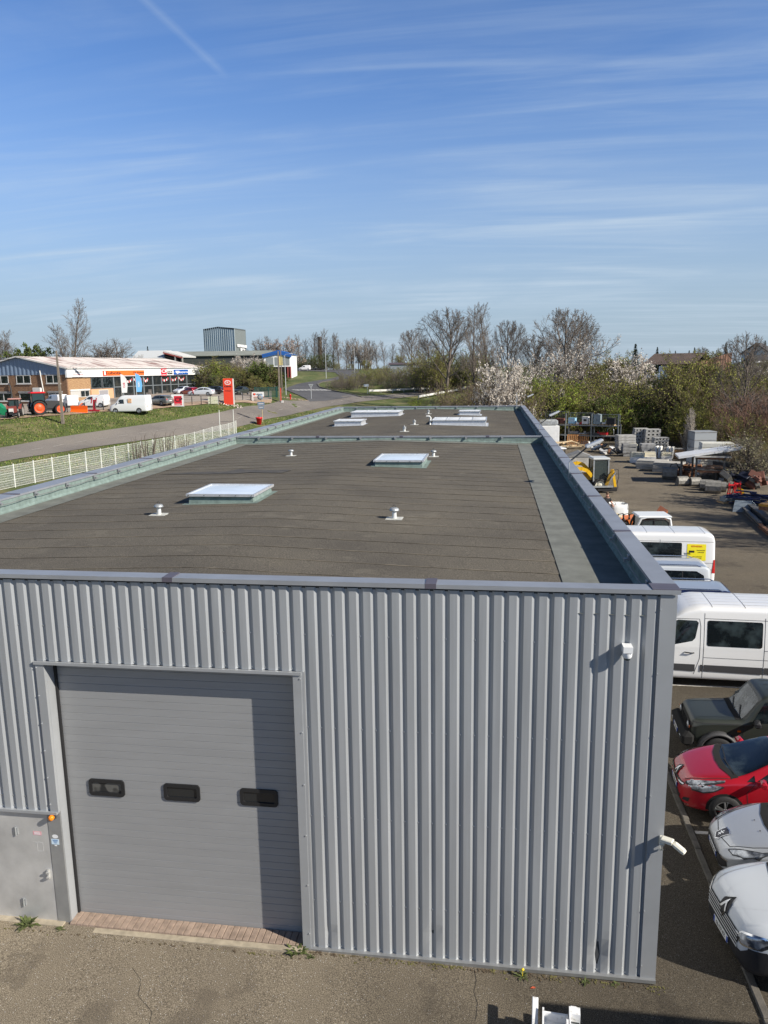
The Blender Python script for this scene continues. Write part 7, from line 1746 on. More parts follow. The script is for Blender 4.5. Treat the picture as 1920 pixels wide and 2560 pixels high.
# --- totem
q = gd(572, 119); t = thing('totem_sign', 'tall orange red totem sign at the end of the dealer fence', 'sign', q, radians(10))
MB().cbox((0, 0, 2.02), (1.45, .5, 4.04), bev=.03).build('body', M_KOR2, t)
MB().cbox((.80, 0, 2.0), (.14, .44, 4.0)).build('side_trim', M_PALE, t)
mb = MB(); n = 20; mb.add([(.48*cos(2*pi*i/n), -.262, 3.42+.36*sin(2*pi*i/n)) for i in range(n)], [tuple(range(n))]); o = mb.build('emblem_ring', M_SIGNW, t, fix=False)
mb = MB(); mb.add([(.36*cos(2*pi*i/n), -.270, 3.42+.26*sin(2*pi*i/n)) for i in range(n)], [tuple(range(n))]); mb.build('emblem_field', M_KOR2, t, fix=False)
text_mesh('K', .42, M_SIGNW, 'emblem_letter', t, Matrix.Translation((0, -.28, 3.42)) @ RX, .004, True, 1.2)
text_mesh('Kubota', .36, BLK, 'totem_lettering', t, Matrix.Translation((0, -.265, 2.83)) @ RX, .004, True); text_mesh('Ds Auseyn', .2, BLK, 'totem_lettering', t, Matrix.Translation((0, -.265, 2.15)) @ RX, .004, True)
mb = MB(); mb.box(-.6, .6, -.262, -.252, 2.42, 2.45); mb.build('totem_line', M_KOR, t)
r = random.Random(2); mb = MB()
for i in range(110):
    a = r.uniform(0, 2*pi); d = 1.7*sqrt(r.random()); s = r.uniform(.06, .17); x, y = q[0]+d*cos(a)*1.3, q[1]+d*sin(a)*.7; mb.cbox((x, y, terr(x, y)+.12), (s, s*.8, s*.6), rz=a, rx=.3)
tag(mb.build('white_stones', mat('white_pink_stone', (.62, .53, .46), .9, var=.15)), kind='stuff', label='white stones spread round the foot of the totem', cat='stones')

# --- dealer fence of dark posts
df = thing('yard_rail_fence', 'low fence of dark posts with thin rails along the dealer yard edge', 'fence', (0, 0, 0))
posts = [gd(px, dp) for px, dp in ((px1(440), 100.5), (px1(860), 104), (px1(1090), 105.5), (px1(1330), 107), (px1(1540), 108.5), (px2(345), 110), (px2(500), 111), (px2(640), 112), (px2(770), 113), (px2(910), 114), (px2(1035), 115), (px2(1155), 116), (px2(1275), 117), (px2(1385), 118), (px3(455), 123), (px3(555), 125), (px3(655), 127))]
for k, p in enumerate(posts): MB().cbox((p[0], p[1], p[2]+.65), (.09, .09, 1.3)).build('post', M_DSTEEL, df)
for a, b in zip(posts[3:], posts[4:]):
    mb = MB()
    for h in (.45, .85, 1.2): mb.beam((a[0], a[1], a[2]+h), (b[0], b[1], b[2]+h), .02)
    mb.build('rail', M_DSTEEL, df)
p = gd(px2(275), 109.5); MB().cbox((p[0], p[1], p[2]+.75), (.2, .2, 1.5)).build('gate_post', M_DSTEEL, df)
def banner(px, dep, w, h, z0, label, m_, txt=None, rz=.18, tm=None):
    q = gd(px, dep); t = thing('banner', label, 'banner', q, rz, 'banners on the dealer fence'); MB().box(-w/2, w/2, -.02, .02, z0, z0+h).build('cloth', m_, t)
    for x in (-w/2, w/2): MB().box(x-.03, x+.03, -.03, .03, 0, z0+h).build('pole', M_PALE, t)
    return t
t = banner(px2(850), 112.5, 1.75, 1.75, .1, 'white banner with a red square logo hanging on the dealer fence', M_SIGNW)
MB().box(-.5, .62, -.035, -.022, .25, 1.62).build('red_square', M_SIGNR, t); text_mesh('CP', .85, BLK, 'banner_lettering', t, Matrix.Translation((.15, -.045, 1.05)) @ RX, .004, True, 1.1); text_mesh('COMPACT', .22, M_SIGNW, 'banner_lettering', t, Matrix.Translation((.06, -.045, .4)) @ RX, .004, True)
t = banner(px2(418), 110, 1.1, 1.05, .1, 'white banner with dark writing beside the long white van', M_SIGNW); text_mesh('KAWASAKI', .2, BLK, 'banner_lettering', t, Matrix.Translation((0, -.03, .6)) @ RX, .004, True)
t = banner(px2(1310), 117, 1.5, 1.1, .15, 'cream banner with grass print on the fence beside the totem', mat('cream_grass_print', (.60, .58, .44), .7, col2=(.25, .30, .14), vscale=4, lo=.5, hi=.7))
t = thing('info_panel', 'white panel with black and red lettering in front of the green gate', 'sign', gd(px3(755), 126), .15)
MB().box(-.98, .98, -.03, .03, 1.0, 1.75).build('panel', M_SIGNW, t); MB().box(-.98, .98, -.035, .035, .94, 1.0).build('red_edge', M_KOR2, t); MB().box(-.95, -.80, -.05, .05, 0, 1.0).build('leg', M_SIGNW, t)
text_mesh('Kubota', .42, BLK, 'panel_lettering', t, Matrix.Translation((.1, -.04, 1.38)) @ RX, .004, True); MB().lathe([(.0, -.045), (.2, -.045), (.2, -.03)], (-.62, 0, 1.38), 'Y', 14).build('emblem', M_KOR2, t)
# beach flags
for px, m_, l, s_ in ((px2(182), M_SIGNW, 'white and red feather flag in front of the showroom glass', 'CUB'), (px2(372), mat('flag_light_blue', (.16, .45, .75), .6), 'light blue feather flag in front of the showroom glass', 'ISEKI')):
    q = gd(px, 124); t = thing('feather_flag', l, 'flag', q, .25, 'feather flags at the showroom'); H = 4.1
    pr = [(-.55, 1.2), (.25, 1.2), (.42, 2.4), (.30, 3.4), (-.1, 4.0), (-.55, 4.2)]
    MB().prism(pr, 'Y', -.012, .012).build('cloth', m_, t); MB().cyl((-.57, 0, 0), (-.57, 0, 4.2), .03, n=6).build('pole', M_PALE, t)
    text_mesh(s_, .42, M_SIGNR if s_ == 'CUB' else M_SIGNW, 'flag_lettering', t, Matrix.Translation((-.12, -.02, 2.4)) @ RX @ Matrix.Rotation(radians(90), 4, 'Z'), .004, True)
# --- green gate and fence
t = thing('green_gate', 'dark green sliding gate of vertical bars beside the utility pole', 'gate', gd(px3(860), 133), radians(8)); M_GG = mat('dark_green_gate_paint', (.02, .075, .06), .45)
for x0, x1 in ((-1.9, .35), (.45, 1.75)):
    mb = MB(); mb.box(x0, x1, -.04, .04, .1, .22); mb.box(x0, x1, -.04, .04, 1.6, 1.72)
    n = int((x1-x0)/.13)
    for i in range(n+1): x = x0+(x1-x0-.06)*i/n; mb.box(x, x+.06, -.025, .025, .22, 1.6)
    mb.build('gate_leaf', M_GG, t)
for x in (-1.95, .4, 1.85): MB().cbox((x, 0, .9), (.16 if x < 1.8 else .35, .16, 1.85)).build('post', M_GG, t)
# --- poles, lamps, signs by the road
def utility_pole(px, dep, h, label, m_, w0=.32, w1=.18, arm=False):
    t = thing('utility_pole', label, 'pole', gd(px, dep), .2, 'utility poles')
    mb = MB(); mb.box(-w0/2, w0/2, -w0/2, w0/2, 0, h, taper=w1/w0); mb.build('shaft', m_, t)
    if arm:
        for z in (h-.3, h-.6): MB().cyl((-.35, 0, z), (.35, 0, z), .03, n=6).build('insulator_arm', M_DSTEEL, t)
    return t
M_POLE = mat('weathered_concrete_pole', (.19, .16, .13), .9, var=.2, vscale=3)
utility_pole(152, 97.2, 9.2, 'tall brown utility pole on the grass bank in front of the big tractor', M_POLE, .34, .18, True)
utility_pole(700, 130, 8.4, 'brown utility pole beside the green gate', M_POLE, .34, .2, True)
utility_pole(px3(1070), 150, 8.6, 'thinner dark utility pole behind the one beside the green gate', M_POLE, .2, .14)
t = thing('orange_marker_post', 'slim orange red post standing against the utility pole', 'post', gd(702.5, 129.5)); MB().cbox((0, 0, 1.25), (.12, .12, 2.5)).build('shaft', M_KOR2, t); MB().cbox((.2, 0, .2), (.35, .3, .4)).build('white_foot', M_PALE, t)
def wire(a, b, sag, lab):
    a, b = Vector(a), Vector(b); pts = [a+(b-a)*k/14-Vector((0, 0, sag*4*(k/14)*(1-k/14))) for k in range(15)]
    tag(MB().tube(pts, .022, 4).build('overhead_wire', M_PLASTIC), lab, 'wire')
p0 = gd(152, 97.2); pL = gd(-200, 108)
wire((p0[0], p0[1], p0[2]+8.9), (pL[0], pL[1], pL[2]+8.2), .7, 'black overhead wire running left from the tall utility pole')
p1 = gd(700, 130); wire((p0[0], p0[1], p0[2]+8.9), (p1[0], p1[1], p1[2]+8.1), 1.3, 'black overhead wire between the two utility poles in front of the showroom roof')
M_LAMPC = mat('pale_lamp_post', (.50, .52, .53), .5, .4)
def lamp(px, dep, h, label, head=(.9, .25), m_=M_LAMPC):
    t = thing('street_lamp', label, 'street lamp', gd(px, dep), .3, 'street lamps along the side road'); mb = MB(); mb.cyl((0, 0, 0), (0, 0, h), .085, .05, 8); mb.build('post', m_, t)
    mb = MB(); mb.tube([(0, 0, h-.1), (.15*head[0], 0, h+head[1]*.7), (head[0], 0, h+head[1])], .035, 5); mb.build('arm', m_, t); MB().cbox((head[0]+.3, 0, head[1]+h), (.7, .22, .12), bev=.03).build('lamp_head', m_, t)
lamp(px3(1118), 145, 7.4, 'slim street lamp at the mouth of the side road'); lamp(817, 212, 9., 'pale street lamp beside the far end of the side road', (-.3, .1)); lamp(888, 244, 7.2, 'street lamp in front of the far grey tree line', (-.5, .2)); lamp(px3(1203), 300, 7., 'white double bent lamp post above the far car park', (-1.0, .2), M_SIGNW)
t = thing('road_sign', 'round road sign with two panels on a wooden post beside the red flowerpot', 'road sign', gd(654, 113.5), radians(5)); MB().cyl((0, 0, 0), (0, 0, 3.4), .06, n=8).build('post', mat('wooden_sign_post', (.42, .34, .2), .8), t)
MB().lathe([(.42, .02), (.42, -.02), (0, -.02)], (-.18, -.08, 3.75), 'Y', 20).build('round_sign', mat('faded_blue_sign', (.17, .24, .34), .5), t); MB().lathe([(.26, -.03), (.2, -.035), (0, -.035)], (-.18, -.08, 3.75), 'Y', 16).build('sign_centre', M_CONB, t)
for z, w, h in ((2.75, 1.05, .5), (2.2, .8, .38)):
    MB().cbox((-.1, -.08, z), (w, .03, h)).build('panel', mat('faded_blue_sign', (.17, .24, .34), .5), t); MB().cbox((-.1, -.1, z), (w*.7, .006, h*.28)).build('panel_lettering', M_PALE, t)
t = thing('flowerpot', 'big bright red flowerpot on the grass verge beside the road sign', 'flowerpot', gd(645.5, 112)); mb = MB(); mb.lathe([(0, 0), (.30, 0), (.42, .85), (.5, .87), (.5, 1.08), (.44, 1.08), (.42, .95), (0, .93)], n=20); mb.build('pot', M_RED, t)
mb = MB(); 
for i in range(9): a = i*.7; mb.beam((0, 0, .93), (.2*cos(a), .2*sin(a), 1.45), .015)
mb.build('twigs', mat('dry_twig', (.22, .15, .09), .9), t)
t = thing('give_way_sign', 'grey back of a triangular give way sign on a pale post at the junction', 'road sign', gd(778.5, 141), .1); MB().cyl((0, 0, 0), (0, 0, 2.75), .05, n=8).build('post', M_LAMPC, t); MB().prism([(-.45, 2.75), (.45, 2.75), (0, 1.95)], 'Y', -.06, -.04).build('triangle', M_LAMPC, t); MB().prism([(-.28, 2.66), (.28, 2.66), (0, 2.16)], 'Y', -.07, -.062).build('triangle_back', M_CONG, t)
t = thing('hydrant', 'small red fire hydrant beside the junction', 'hydrant', gd(726, 136)); mb = MB(); mb.lathe([(.12, 0), (.12, .7), (.16, .72), (.14, .9), (0, .98)], n=12); mb.cyl((-.25, 0, .6), (.25, 0, .6), .06, n=8); mb.build('body', M_RED, t)
r = random.Random(5); mb = MB(); cx = gd(745, 137)
for i in range(60): x, y = cx[0]+r.uniform(-3.0, 1.5), cx[1]+r.uniform(-.6, 1.2); s = r.uniform(.08, .25); mb.cbox((x, y, terr(x, y)+.1), (s, s*.8, s*.5), rz=r.uniform(0, 3))
tag(mb.build('rubble', mat('pink_rubble', (.36, .28, .22), .95, var=.2)), kind='stuff', label='pinkish rubble strewn beside the junction', cat='rubble')
def guard_rail(pts, label):
    P_ = [gd(*p) for p in pts]; t = thing('guard_rail', label, 'guard rail', (0, 0, 0)); Q = pl(P_, 14)
    Q = [np.array((q[0], q[1], terr(q[0], q[1]))) for q in Q]; mb = MB()
    for a, b in zip(Q, Q[1:]): mb.beam(a+[0, 0, .62], b+[0, 0, .62], .06, .40)
    mb.build('rail', M_PALE, t)
    for q in Q[::2]: MB().cbox((q[0], q[1], q[2]+.35), (.1, .12, .75)).build('post', M_STEEL, t)
guard_rail(((923, 163), (1000, 167), (1098, 174)), 'left steel guard rail at the far side of the road below the bushes'); guard_rail(((1046, 153), (1110, 163), (1185, 176)), 'right steel guard rail on the near side of the road')
t = thing('direction_sign', 'small grey blue direction sign at the left end of the guard rail', 'road sign', gd(919, 162), .1); MB().cyl((0, 0, 0), (0, 0, 2.0), .05, n=6).build('post', M_LAMPC, t); MB().cbox((-.25, -.06, 1.75), (1.05, .05, .5)).build('panel', mat('grey_blue_sign', (.33, .38, .43), .5), t)

# --- tractors and implements
def tractor(label, loc, rz, paint_, cabr, big=True, rimm=None):
    t = thing('tractor', label, 'tractor', loc, rz); s = 1. if big else .78; rr, fr_ = (.95, .72) if big else (.78, .38); tw = .6 if big else .38
    hw = .95 if big else .72
    for y in (-hw, hw):
        w_ = wheel(t, 0, y, rr, tw, -1 if y < 0 else 1, 'steel', 26, rimm or paint_)
        lug = MB()
        for k in range(20):
            a = 2*pi*k/20; c, d = cos(a), sin(a)
            lug.cbox(((rr+.01)*c, 0, (rr+.01)*d), (.07, tw*.98, .06), ry=-a, rz=0)
        lug.build('tread_lug', M_TYRE, w_)
        wheel(t, -2.65 if big else -1.95, y*.95, fr_, tw*.75 if big else .2, -1 if y < 0 else 1, 'steel', 22, rimm or paint_)
        mb = MB(); vs = []
        for i in range(13):
            a = pi*(.05+.85*i/12); vs += [((rr+.12)*cos(a), y-tw*.52, rr+(rr+.12)*sin(a)), ((rr+.12)*cos(a), y+tw*.52, rr+(rr+.12)*sin(a))]
        mb.add(vs, [(2*i, 2*i+1, 2*i+3, 2*i+2) for i in range(12)]); mb.build('mudguard', M_PLASTIC if big else paint_, t, fix=False)
    x0 = -3.2 if big else -2.5
    MB().prism([(-.6, 1.0*s), (-.75, 1.85*s), (x0+.3, 1.75*s), (x0, 1.55*s), (x0, .8*s), (-.6, .8*s)], 'Y', -.42*s, .42*s).build('bonnet', paint_, t)
    MB().box(x0-.03, x0+.02, -.36*s, .36*s, .85*s, 1.5*s).build('grille', M_PALE if not big else M_PLASTIC, t)
    MB().cbox((-1.2, 0, .75*s), (2.8, .6*s, .5*s)).build('chassis', M_PLASTIC, t)
    cz0, cz1 = 1.35*s, 2.85*s; cx0, cx1 = -.85*s, .75*s; cw = .78*s
    for x in (cx0, cx1):
        for y in (-cw, cw): MB().beam((x, y, cz0), (x*.92, y*.95, cz1), .09, .09).build('cab_pillar', M_PLASTIC, t)
    MB().box(cx0+.05, cx1-.05, -cw+.02, cw-.02, cz0, cz1-.02).build('cab_glass', mat('teal_cab_glass', (.03, .055, .06), .06, spec=.7), t)
    MB().cbox(((cx0+cx1)/2, 0, cz1+.08), (cx1-cx0+.25, cw*2+.2, .2), bev=.07).build('cab_roof', cabr, t)
    MB().cyl((-1.1*s, -.5*s, 1.7*s), (-1.1*s, -.5*s, 2.9*s), .06).build('exhaust', M_PLASTIC, t)
    mb = MB(); mb.cbox((.75, 0, .75*s), (.5, .9*s, .15)); mb.beam((.6, -.35, .7), (1.2, -.4, .45), .08); mb.beam((.6, .35, .7), (1.2, .4, .45), .08); mb.build('linkage', M_GREYM, t)
    MB().cbox((.9*s, -.7*s, 1.45*s), (.06, .2, .3)).build('tail_lamp', M_TAIL, t)
    return t
q = gd(92, 101.5); tractor('big modern tractor with a red cab roof, black mudguards and orange red wheels', (q[0], q[1], q[2]), radians(224), M_PLASTIC, M_RED, True, mat('wheel_orange_red', (.78, .09, .02), .45))
q = gd(36, 99.5); tractor('small old red tractor with a boxy cab at the left edge of the dealer yard', (q[0], q[1], q[2]), radians(112), mat('old_tractor_red', (.20, .045, .035), .6, var=.2), mat('faded_red_roof', (.42, .22, .19), .7), False, mat('grey_wheel_rim', (.3, .29, .27), .6))
t = thing('green_implement', 'green farm implement cut off by the left edge', 'implement', gd(4, 104), .2); MB().prism([(-1.2, .2), (.6, .1), (.8, .9), (.2, 1.1), (-.3, 1.7), (-.6, 1.0), (-1.2, 1.0)], 'Y', -.6, .6).build('hopper', mat('implement_green', (.01, .20, .085), .4), t)
for x in (-.8, .5): MB().beam((x, 0, 0), (x, 0, .4), .15).build('leg', M_PLASTIC, t)
t = thing('grader_blade', 'orange grader blade standing at the edge of the dealer yard', 'implement', gd(195, 104.5), .1); M_OB = mat('implement_orange', (.85, .12, .01), .4)
MB().prism([(-.25, 0), (.1, .0), (.22, .45), (.1, .95), (.0, .95), (.08, .45)], 'X', -1.15, 1.15).build('blade', M_OB, t)
for x in (-.9, .55): MB().prism([(.1, .3), (.5, .4), (.1, 1.05)], 'X', x, x+.08).build('bracket', M_OB, t)
MB().beam((-.2, .3, .8), (.3, .6, 1.3), .1).build('linkage', M_OB, t)
t = thing('red_implement', 'upright dark red implement with hydraulic cylinders between the vans', 'implement', gd(234, 105.5), .1); M_DR = mat('implement_dark_red', (.36, .015, .03), .45)
mb = MB(); mb.beam((0, 0, .2), (.08, 0, 1.7), .28, .3); mb.build('mast', M_DR, t); mb = MB(); mb.beam((-.8, 0, .25), (.7, 0, .2), .22, .2); mb.build('base', M_DR, t)
for x in (-.35, .3): MB().beam((x, -.1, 1.2), (x+.15, -.1, 1.95), .12).build('arm', M_DR, t); 
MB().cyl((.25, -.15, .5), (.3, -.15, 1.5), .07).build('ram', M_CHROME, t)
t = thing('dark_mat', 'dark pink folded tarpaulin lying at the yard edge', 'tarpaulin', gd(px1(1420), 107)); MB().cbox((0, 0, .08), (2.0, .8, .14), bev=.05).build('sheet', mat('dark_pink_tarp', (.17, .06, .06), .7), t)
# --- vehicles of the dealer's yard
def car_at(kind, px, dep, ang, label, m_, group='vehicles in the dealer yard', sc=1.): 
    q = gd(px, dep); f = {'hatch': 4., 'estate': 4.55, 'saloon': 4.45, 'van': 4.3, 'bigvan': 5.6}[kind]; c, s = cos(radians(ang)), sin(radians(ang)); l = f*sc/2
    return small_car(kind, label, (q[0]-c*l, q[1]-s*l, q[2]), radians(ang), m_, group=group, sc=sc, quick=True, name='parked_van' if 'van' in kind else 'parked_car', cat='van' if 'van' in kind else 'car')[0]
car_at('van', px1(915), 114, -52, 'white delivery van seen from behind, left of the other small white van', M_CARW2)
car_at('van', px1(725), 119, -30, 'white delivery van half hidden by the big tractor and the utility pole', M_CARW2)
car_at('van', px1(1215), 111, 2, 'small white delivery van in profile behind the red implement', M_CARW2)
lv = car_at('bigvan', px1(1690), 107, 3, 'long white high roofed van with an orange emblem in front of the showroom', M_CARW2)
MB().cbox((3.1, -1.0, 1.72), (.55, .03, .6), bev=.012).build('orange_emblem', mat('emblem_orange', (.75, .28, .06), .5, col2=(.7, .55, .4), vscale=4), lv)
car_at('estate', px2(615), 113, -22, 'grey green estate car parked beside the long white van', M_CARGR)
car_at('hatch', px2(1015), 132, -32, 'small red hatchback parked between the grey estate and the white saloon', M_CARR)
car_at('saloon', px2(1165), 131, 4, 'white saloon parked at the right end of the dealer yard', M_CARW)
car_at('estate', px2(1290), 139, 2, 'black estate car behind the white saloon', M_CARK)
car_at('hatch', px3(530), 138, 80, 'dark green black car between the totem and the white panel', M_CARG)
car_at('hatch', px2(915), 146, 75, 'white hatchback standing just in front of the showroom glass', M_CARW)
car_at('van', px3(1370), 275, 3, 'white van far away in the upper car park', M_CARW2, 'vehicles in the far car park'); car_at('hatch', px3(1475), 279, 20, 'white car partly behind the far white van', M_CARW, 'vehicles in the far car park'); car_at('hatch', px3(1545), 280, 50, 'dark blue car right of the far white van', M_CARB, 'vehicles in the far car park'); car_at('hatch', px3(1600), 286, 60, 'dark car at the right end of the far car row', M_CARK, 'vehicles in the far car park')

# --- buildings farther away
def corr_wall(mb, a, b, z0, zt, per=.5, dp=.08, mi=0):
    """corrugated wall from a to b (plan), top height as a function of 0..1"""
    a, b = np.array(a), np.array(b); L = np.linalg.norm(b-a); u = (b-a)/L; nrm = np.array([-u[1], u[0]]); n = int(L/per)*4; vs = []
    for i in range(n+1): t_ = i/n; d = dp if i % 4 in (0, 1) else 0; p = a+u*L*t_+nrm*d; vs += [(p[0], p[1], z0), (p[0], p[1], zt(t_))]
    mb.add(vs, [(2*i, 2*i+2, 2*i+3, 2*i+1) for i in range(n)], mi)
M_SILO = mat('pale_blue_grey_sheet', (.52, .60, .63), .55, .05, var=.12, vscale=.3, stretch=(1, 1, .1)); M_SILO2 = mat('grey_green_sheet', (.17, .19, .185), .55, .1, var=.08)
L_, N_, R_ = np.array(gd(518, 262)[:2]), np.array(gd(594.5, 257)[:2]), np.array(gd(622, 274)[:2]); bz = terr(*N_)
hz = lambda px, py, dep: float(atd(px, py, dep)[2])
sb = thing('tall_grey_hall', 'tall windowless pale grey corrugated hall rising above the low roofs', 'building', (0, 0, 0)); zl, za, zn, zr_ = hz(518, 824.5, 262), hz(555, 818.5, 260), hz(594.5, 822, 257), hz(622, 826, 274)
mb = MB(); corr_wall(mb, L_, N_, bz-1, lambda t_: (zl+(za-zl)*t_/.48) if t_ < .48 else za+(zn-za)*(t_-.48)/.52, .8, .14); mb.build('left_wall', M_SILO, sb, fix=False)
mb = MB(); corr_wall(mb, N_, R_, bz-1, lambda t_: zn+(zr_-zn)*t_, .8, .08); mb.build('right_wall', M_SILO2, sb, fix=False)
Bk = L_+(R_-N_); mb = MB(); mid = L_+(N_-L_)*.48
mb.add([(*L_, zl), (*mid, za), (*N_, zn), (*R_, zr_), (*(mid+R_-N_), za), (*Bk, zl)], [(0, 1, 4, 5), (1, 2, 3, 4)]); ro = mb.build('roof', M_DSTEEL, sb, fix=False); so = ro.modifiers.new('t', 'SOLIDIFY'); so.thickness = .5
mb = MB(); mb.add([(*R_, bz), (*R_, zr_), (*Bk, zl), (*Bk, bz)], [(0, 1, 2, 3)]); mb.add([(*L_, bz), (*L_, zl), (*Bk, zl), (*Bk, bz)], [(0, 1, 2, 3)]); mb.build('back_wall', M_SILO2, sb, fix=False)
un = (R_-N_)/np.linalg.norm(R_-N_); LN = np.linalg.norm(R_-N_); nn_ = np.array([un[1], -un[0]])
for f0, f1, pa, pb, nm in ((.12, .98, 861.5, 868.5, 'white_sign'), (.38, .82, 870.5, 880, 'white_logo_sign')):
    a, b = N_+un*LN*f0+nn_*.3, N_+un*LN*f1+nn_*.3; z0, z1 = hz(610, pb, 262), hz(610, pa, 262)
    mb = MB(); mb.add([(*a, z0), (*b, z0), (*b, z1), (*a, z1)], [(0, 1, 2, 3)]); o = mb.build(nm, M_SIGNW, sb, fix=False)
    if nm == 'white_logo_sign':
        c = (a+b)/2+nn_*.1; text_mesh('Rock', 1.0, BLK, 'sign_lettering', o, Matrix.Translation((c[0], c[1], z0+.55)) @ Matrix.Rotation(atan2(un[1], un[0]), 4, 'Z') @ RX, .02, True)
def block(name, label, pa, pb, depth, z0, z1, wm, rm, dz=.0, over=.6, rise=1.5, cat='building'):
    """plain shed between two pixels+distances, ridge along its front"""
    a, b = np.array(gd(*pa)[:2]), np.array(gd(*pb)[:2]); L = np.linalg.norm(b-a); rz = atan2(*(b-a)[::-1]); g = min(terr(*a), terr(*b))
    t = thing(name, label, cat, (a[0], a[1], g), rz); h0, h1 = z0-g, z1-g
    MB().box(0, L, 0, depth, -1, h0).build('wall', wm, t)
    mb = MB(); mb.prism([(-over, h0-.1), (depth/2, h1), (depth+over, h0-.1), (depth+over, h0+.1), (depth/2, h1+.25), (-over, h0+.1)], 'X', -over, L+over); mb.build('roof', rm, t)
    return t, L, h0, h1
M_LOWR = mat('grey_green_low_roof', (.24, .255, .225), .8, var=.12, vscale=.3)
block('low_hall', 'long low grey green roofed hall in front of the tall grey hall', (445, 226), (672, 226), 14, hz(560, 889, 226), hz(560, 880, 232), mat('dark_hall_wall', (.05, .055, .05), .8), M_LOWR)
t, L, h0, h1 = block('open_shed', 'white sheeted shed with red eaves behind the showroom roof', (344, 200), (416, 200), 11, hz(380, 896, 200), hz(380, 879, 204), M_SILO, mat('white_shed_roof', (.55, .57, .57), .6), rise=1)
a = np.array(gd(416, 199)[:2]); b = np.array(gd(464, 199)[:2]); g = terr(*a); zA, zB = hz(416, 877, 199), hz(464, 890.5, 199)
t = thing('lean_to_roof', 'sloping lean to roof with red edge beside the white sheeted shed', 'roof', (0, 0, 0)); d = VV*0+np.array([0, 9.])
mb = MB(); mb.add([(*a, zA), (*b, zB), (*(b+d), zB), (*(a+d), zA)], [(0, 1, 2, 3)]); o = mb.build('roof', M_PALE, t, fix=False); so = o.modifiers.new('t', 'SOLIDIFY'); so.thickness = .35
mb = MB(); mb.beam((*(a-[0, .2]), zA-.55), (*(b-[0, .2]), zB-.45), .15, .35); mb.build('red_edge', mat('dull_red_beam', (.27, .06, .05), .7), t)
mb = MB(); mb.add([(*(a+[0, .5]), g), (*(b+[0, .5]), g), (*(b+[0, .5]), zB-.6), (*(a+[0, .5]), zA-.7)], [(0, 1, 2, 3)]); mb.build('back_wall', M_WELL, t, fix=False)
for f in (.6, .97): p = a+(b-a)*f; MB().cbox((p[0], p[1]-.1, (g+zB)/2), (.3, .3, zB-g)).build('post', M_CONB if f > .9 else M_CONG, t)
# white and blue gabled hall
a, b = np.array(gd(664, 208)[:2]), np.array(gd(729, 208)[:2]); L = np.linalg.norm(b-a); g = terr(*a); rz = atan2(*(b-a)[::-1]); t = thing('blue_roofed_hall', 'white gabled hall with bright blue roof edges behind the bushes', 'building', (a[0], a[1], g), rz)
ze, zp = hz(670, 889.5, 208)-g, hz(697, 880, 208)-g; M_BLUE = mat('bright_blue_trim', (.015, .10, .36), .5)
MB().prism([(0, 0), (L, 0), (L, ze), (L*.55, zp), (0, ze)], 'Y', 0, 16).build('wall', M_SIGNW, t)
for p, q_ in (((-.4, ze), (L*.55, zp)), ((L*.55, zp), (L+.4, ze))): MB().beam((p[0], -.15, p[1]-.1), (q_[0], -.15, q_[1]-.1), .5, .95).build('roof_edge', M_BLUE, t)
MB().prism([(-.4, ze+.25), (L*.55, zp+.3), (L+.4, ze+.25), (L*.55, zp+.45)], 'Y', 0, 16.2).build('roof', M_BLUE, t)
for f0, f1 in ((.1, .36), (.42, .56), (.72, .97)): MB().box(L*f0, L*f1, -.08, -.02, ze-2.6, ze-.45).build('window', mat('pale_grey_glazing', (.25, .27, .27), .3), t)
MB().box(L*.58, L*.70, -.12, -.03, ze-2.6, ze-.2).build('yellow_sign', mat('pale_yellow_sign', (.70, .58, .22), .5), t); MB().box(0, L, -.06, -.01, 0, ze-3.0).build('dark_base', M_WELL, t)
for f in (.88, .98): MB().box(L*f, L*f+.35, -.4, -.1, 0, ze-3).build('red_post', mat('dull_red_beam', (.27, .06, .05), .7), t)
t, L, h0, h1 = block('metal_shelter', 'low grey metal shelter at the foot of the bare tree row', (976, 235), (1039, 235), 5, hz(1000, 911, 235), hz(1000, 908.5, 236), mat('grey_blue_sheet', (.25, .28, .31), .6, var=.15, vscale=.6), mat('dark_purple_roof', (.09, .07, .08), .7), over=.3)
# brown shed on the right with stored goods and a railing in front
a, b = np.array(gd(1612, 186)[:2]), np.array(gd(1726, 180)[:2]); L = np.linalg.norm(b-a); g = hz(1680, 950, 180); rz = atan2(*(b-a)[::-1]); ze, zp = hz(1680, 911, 180)-g, hz(1680, 884, 190)-g
t = thing('brown_shed', 'open sided shed with a big dark brown corrugated roof among the trees', 'building', (a[0], a[1], g), rz)
mb = MB(); n = 80; vs = []
for i in range(n+1): x = -.8+(L+1.6)*i/n; w = .09*(i % 2); vs += [(x, -1.2, ze+w), (x, 9, zp+w), (x, 19, ze+w)]
mb.add(vs, [(3*i+k, 3*i+3+k, 3*i+4+k, 3*i+1+k) for i in range(n) for k in (0, 1)]); mb.build('roof', mat('dark_brown_roof', (.07, .05, .042), .85, var=.2, vscale=.4), t, fix=False)
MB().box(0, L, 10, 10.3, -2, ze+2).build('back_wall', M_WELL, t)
for i in range(6): x = L*i/5; MB().cbox((x, 0, ze/2), (.3, .3, ze)).build('post', M_DSTEEL, t)
mb = MB(); corr_wall(mb, (L, -.5), (L+6.8, 9.), -2, lambda t_: ze+(zp-ze)*t_, .7, .1); mb.build('side_wall', mat('rusty_orange_boards', (.19, .10, .065), .85, var=.2, vscale=1), t, fix=False)
MB().box(-6, L+8, -6, -5.7, -4, -.2).build('retaining_wall', M_CONG, t)
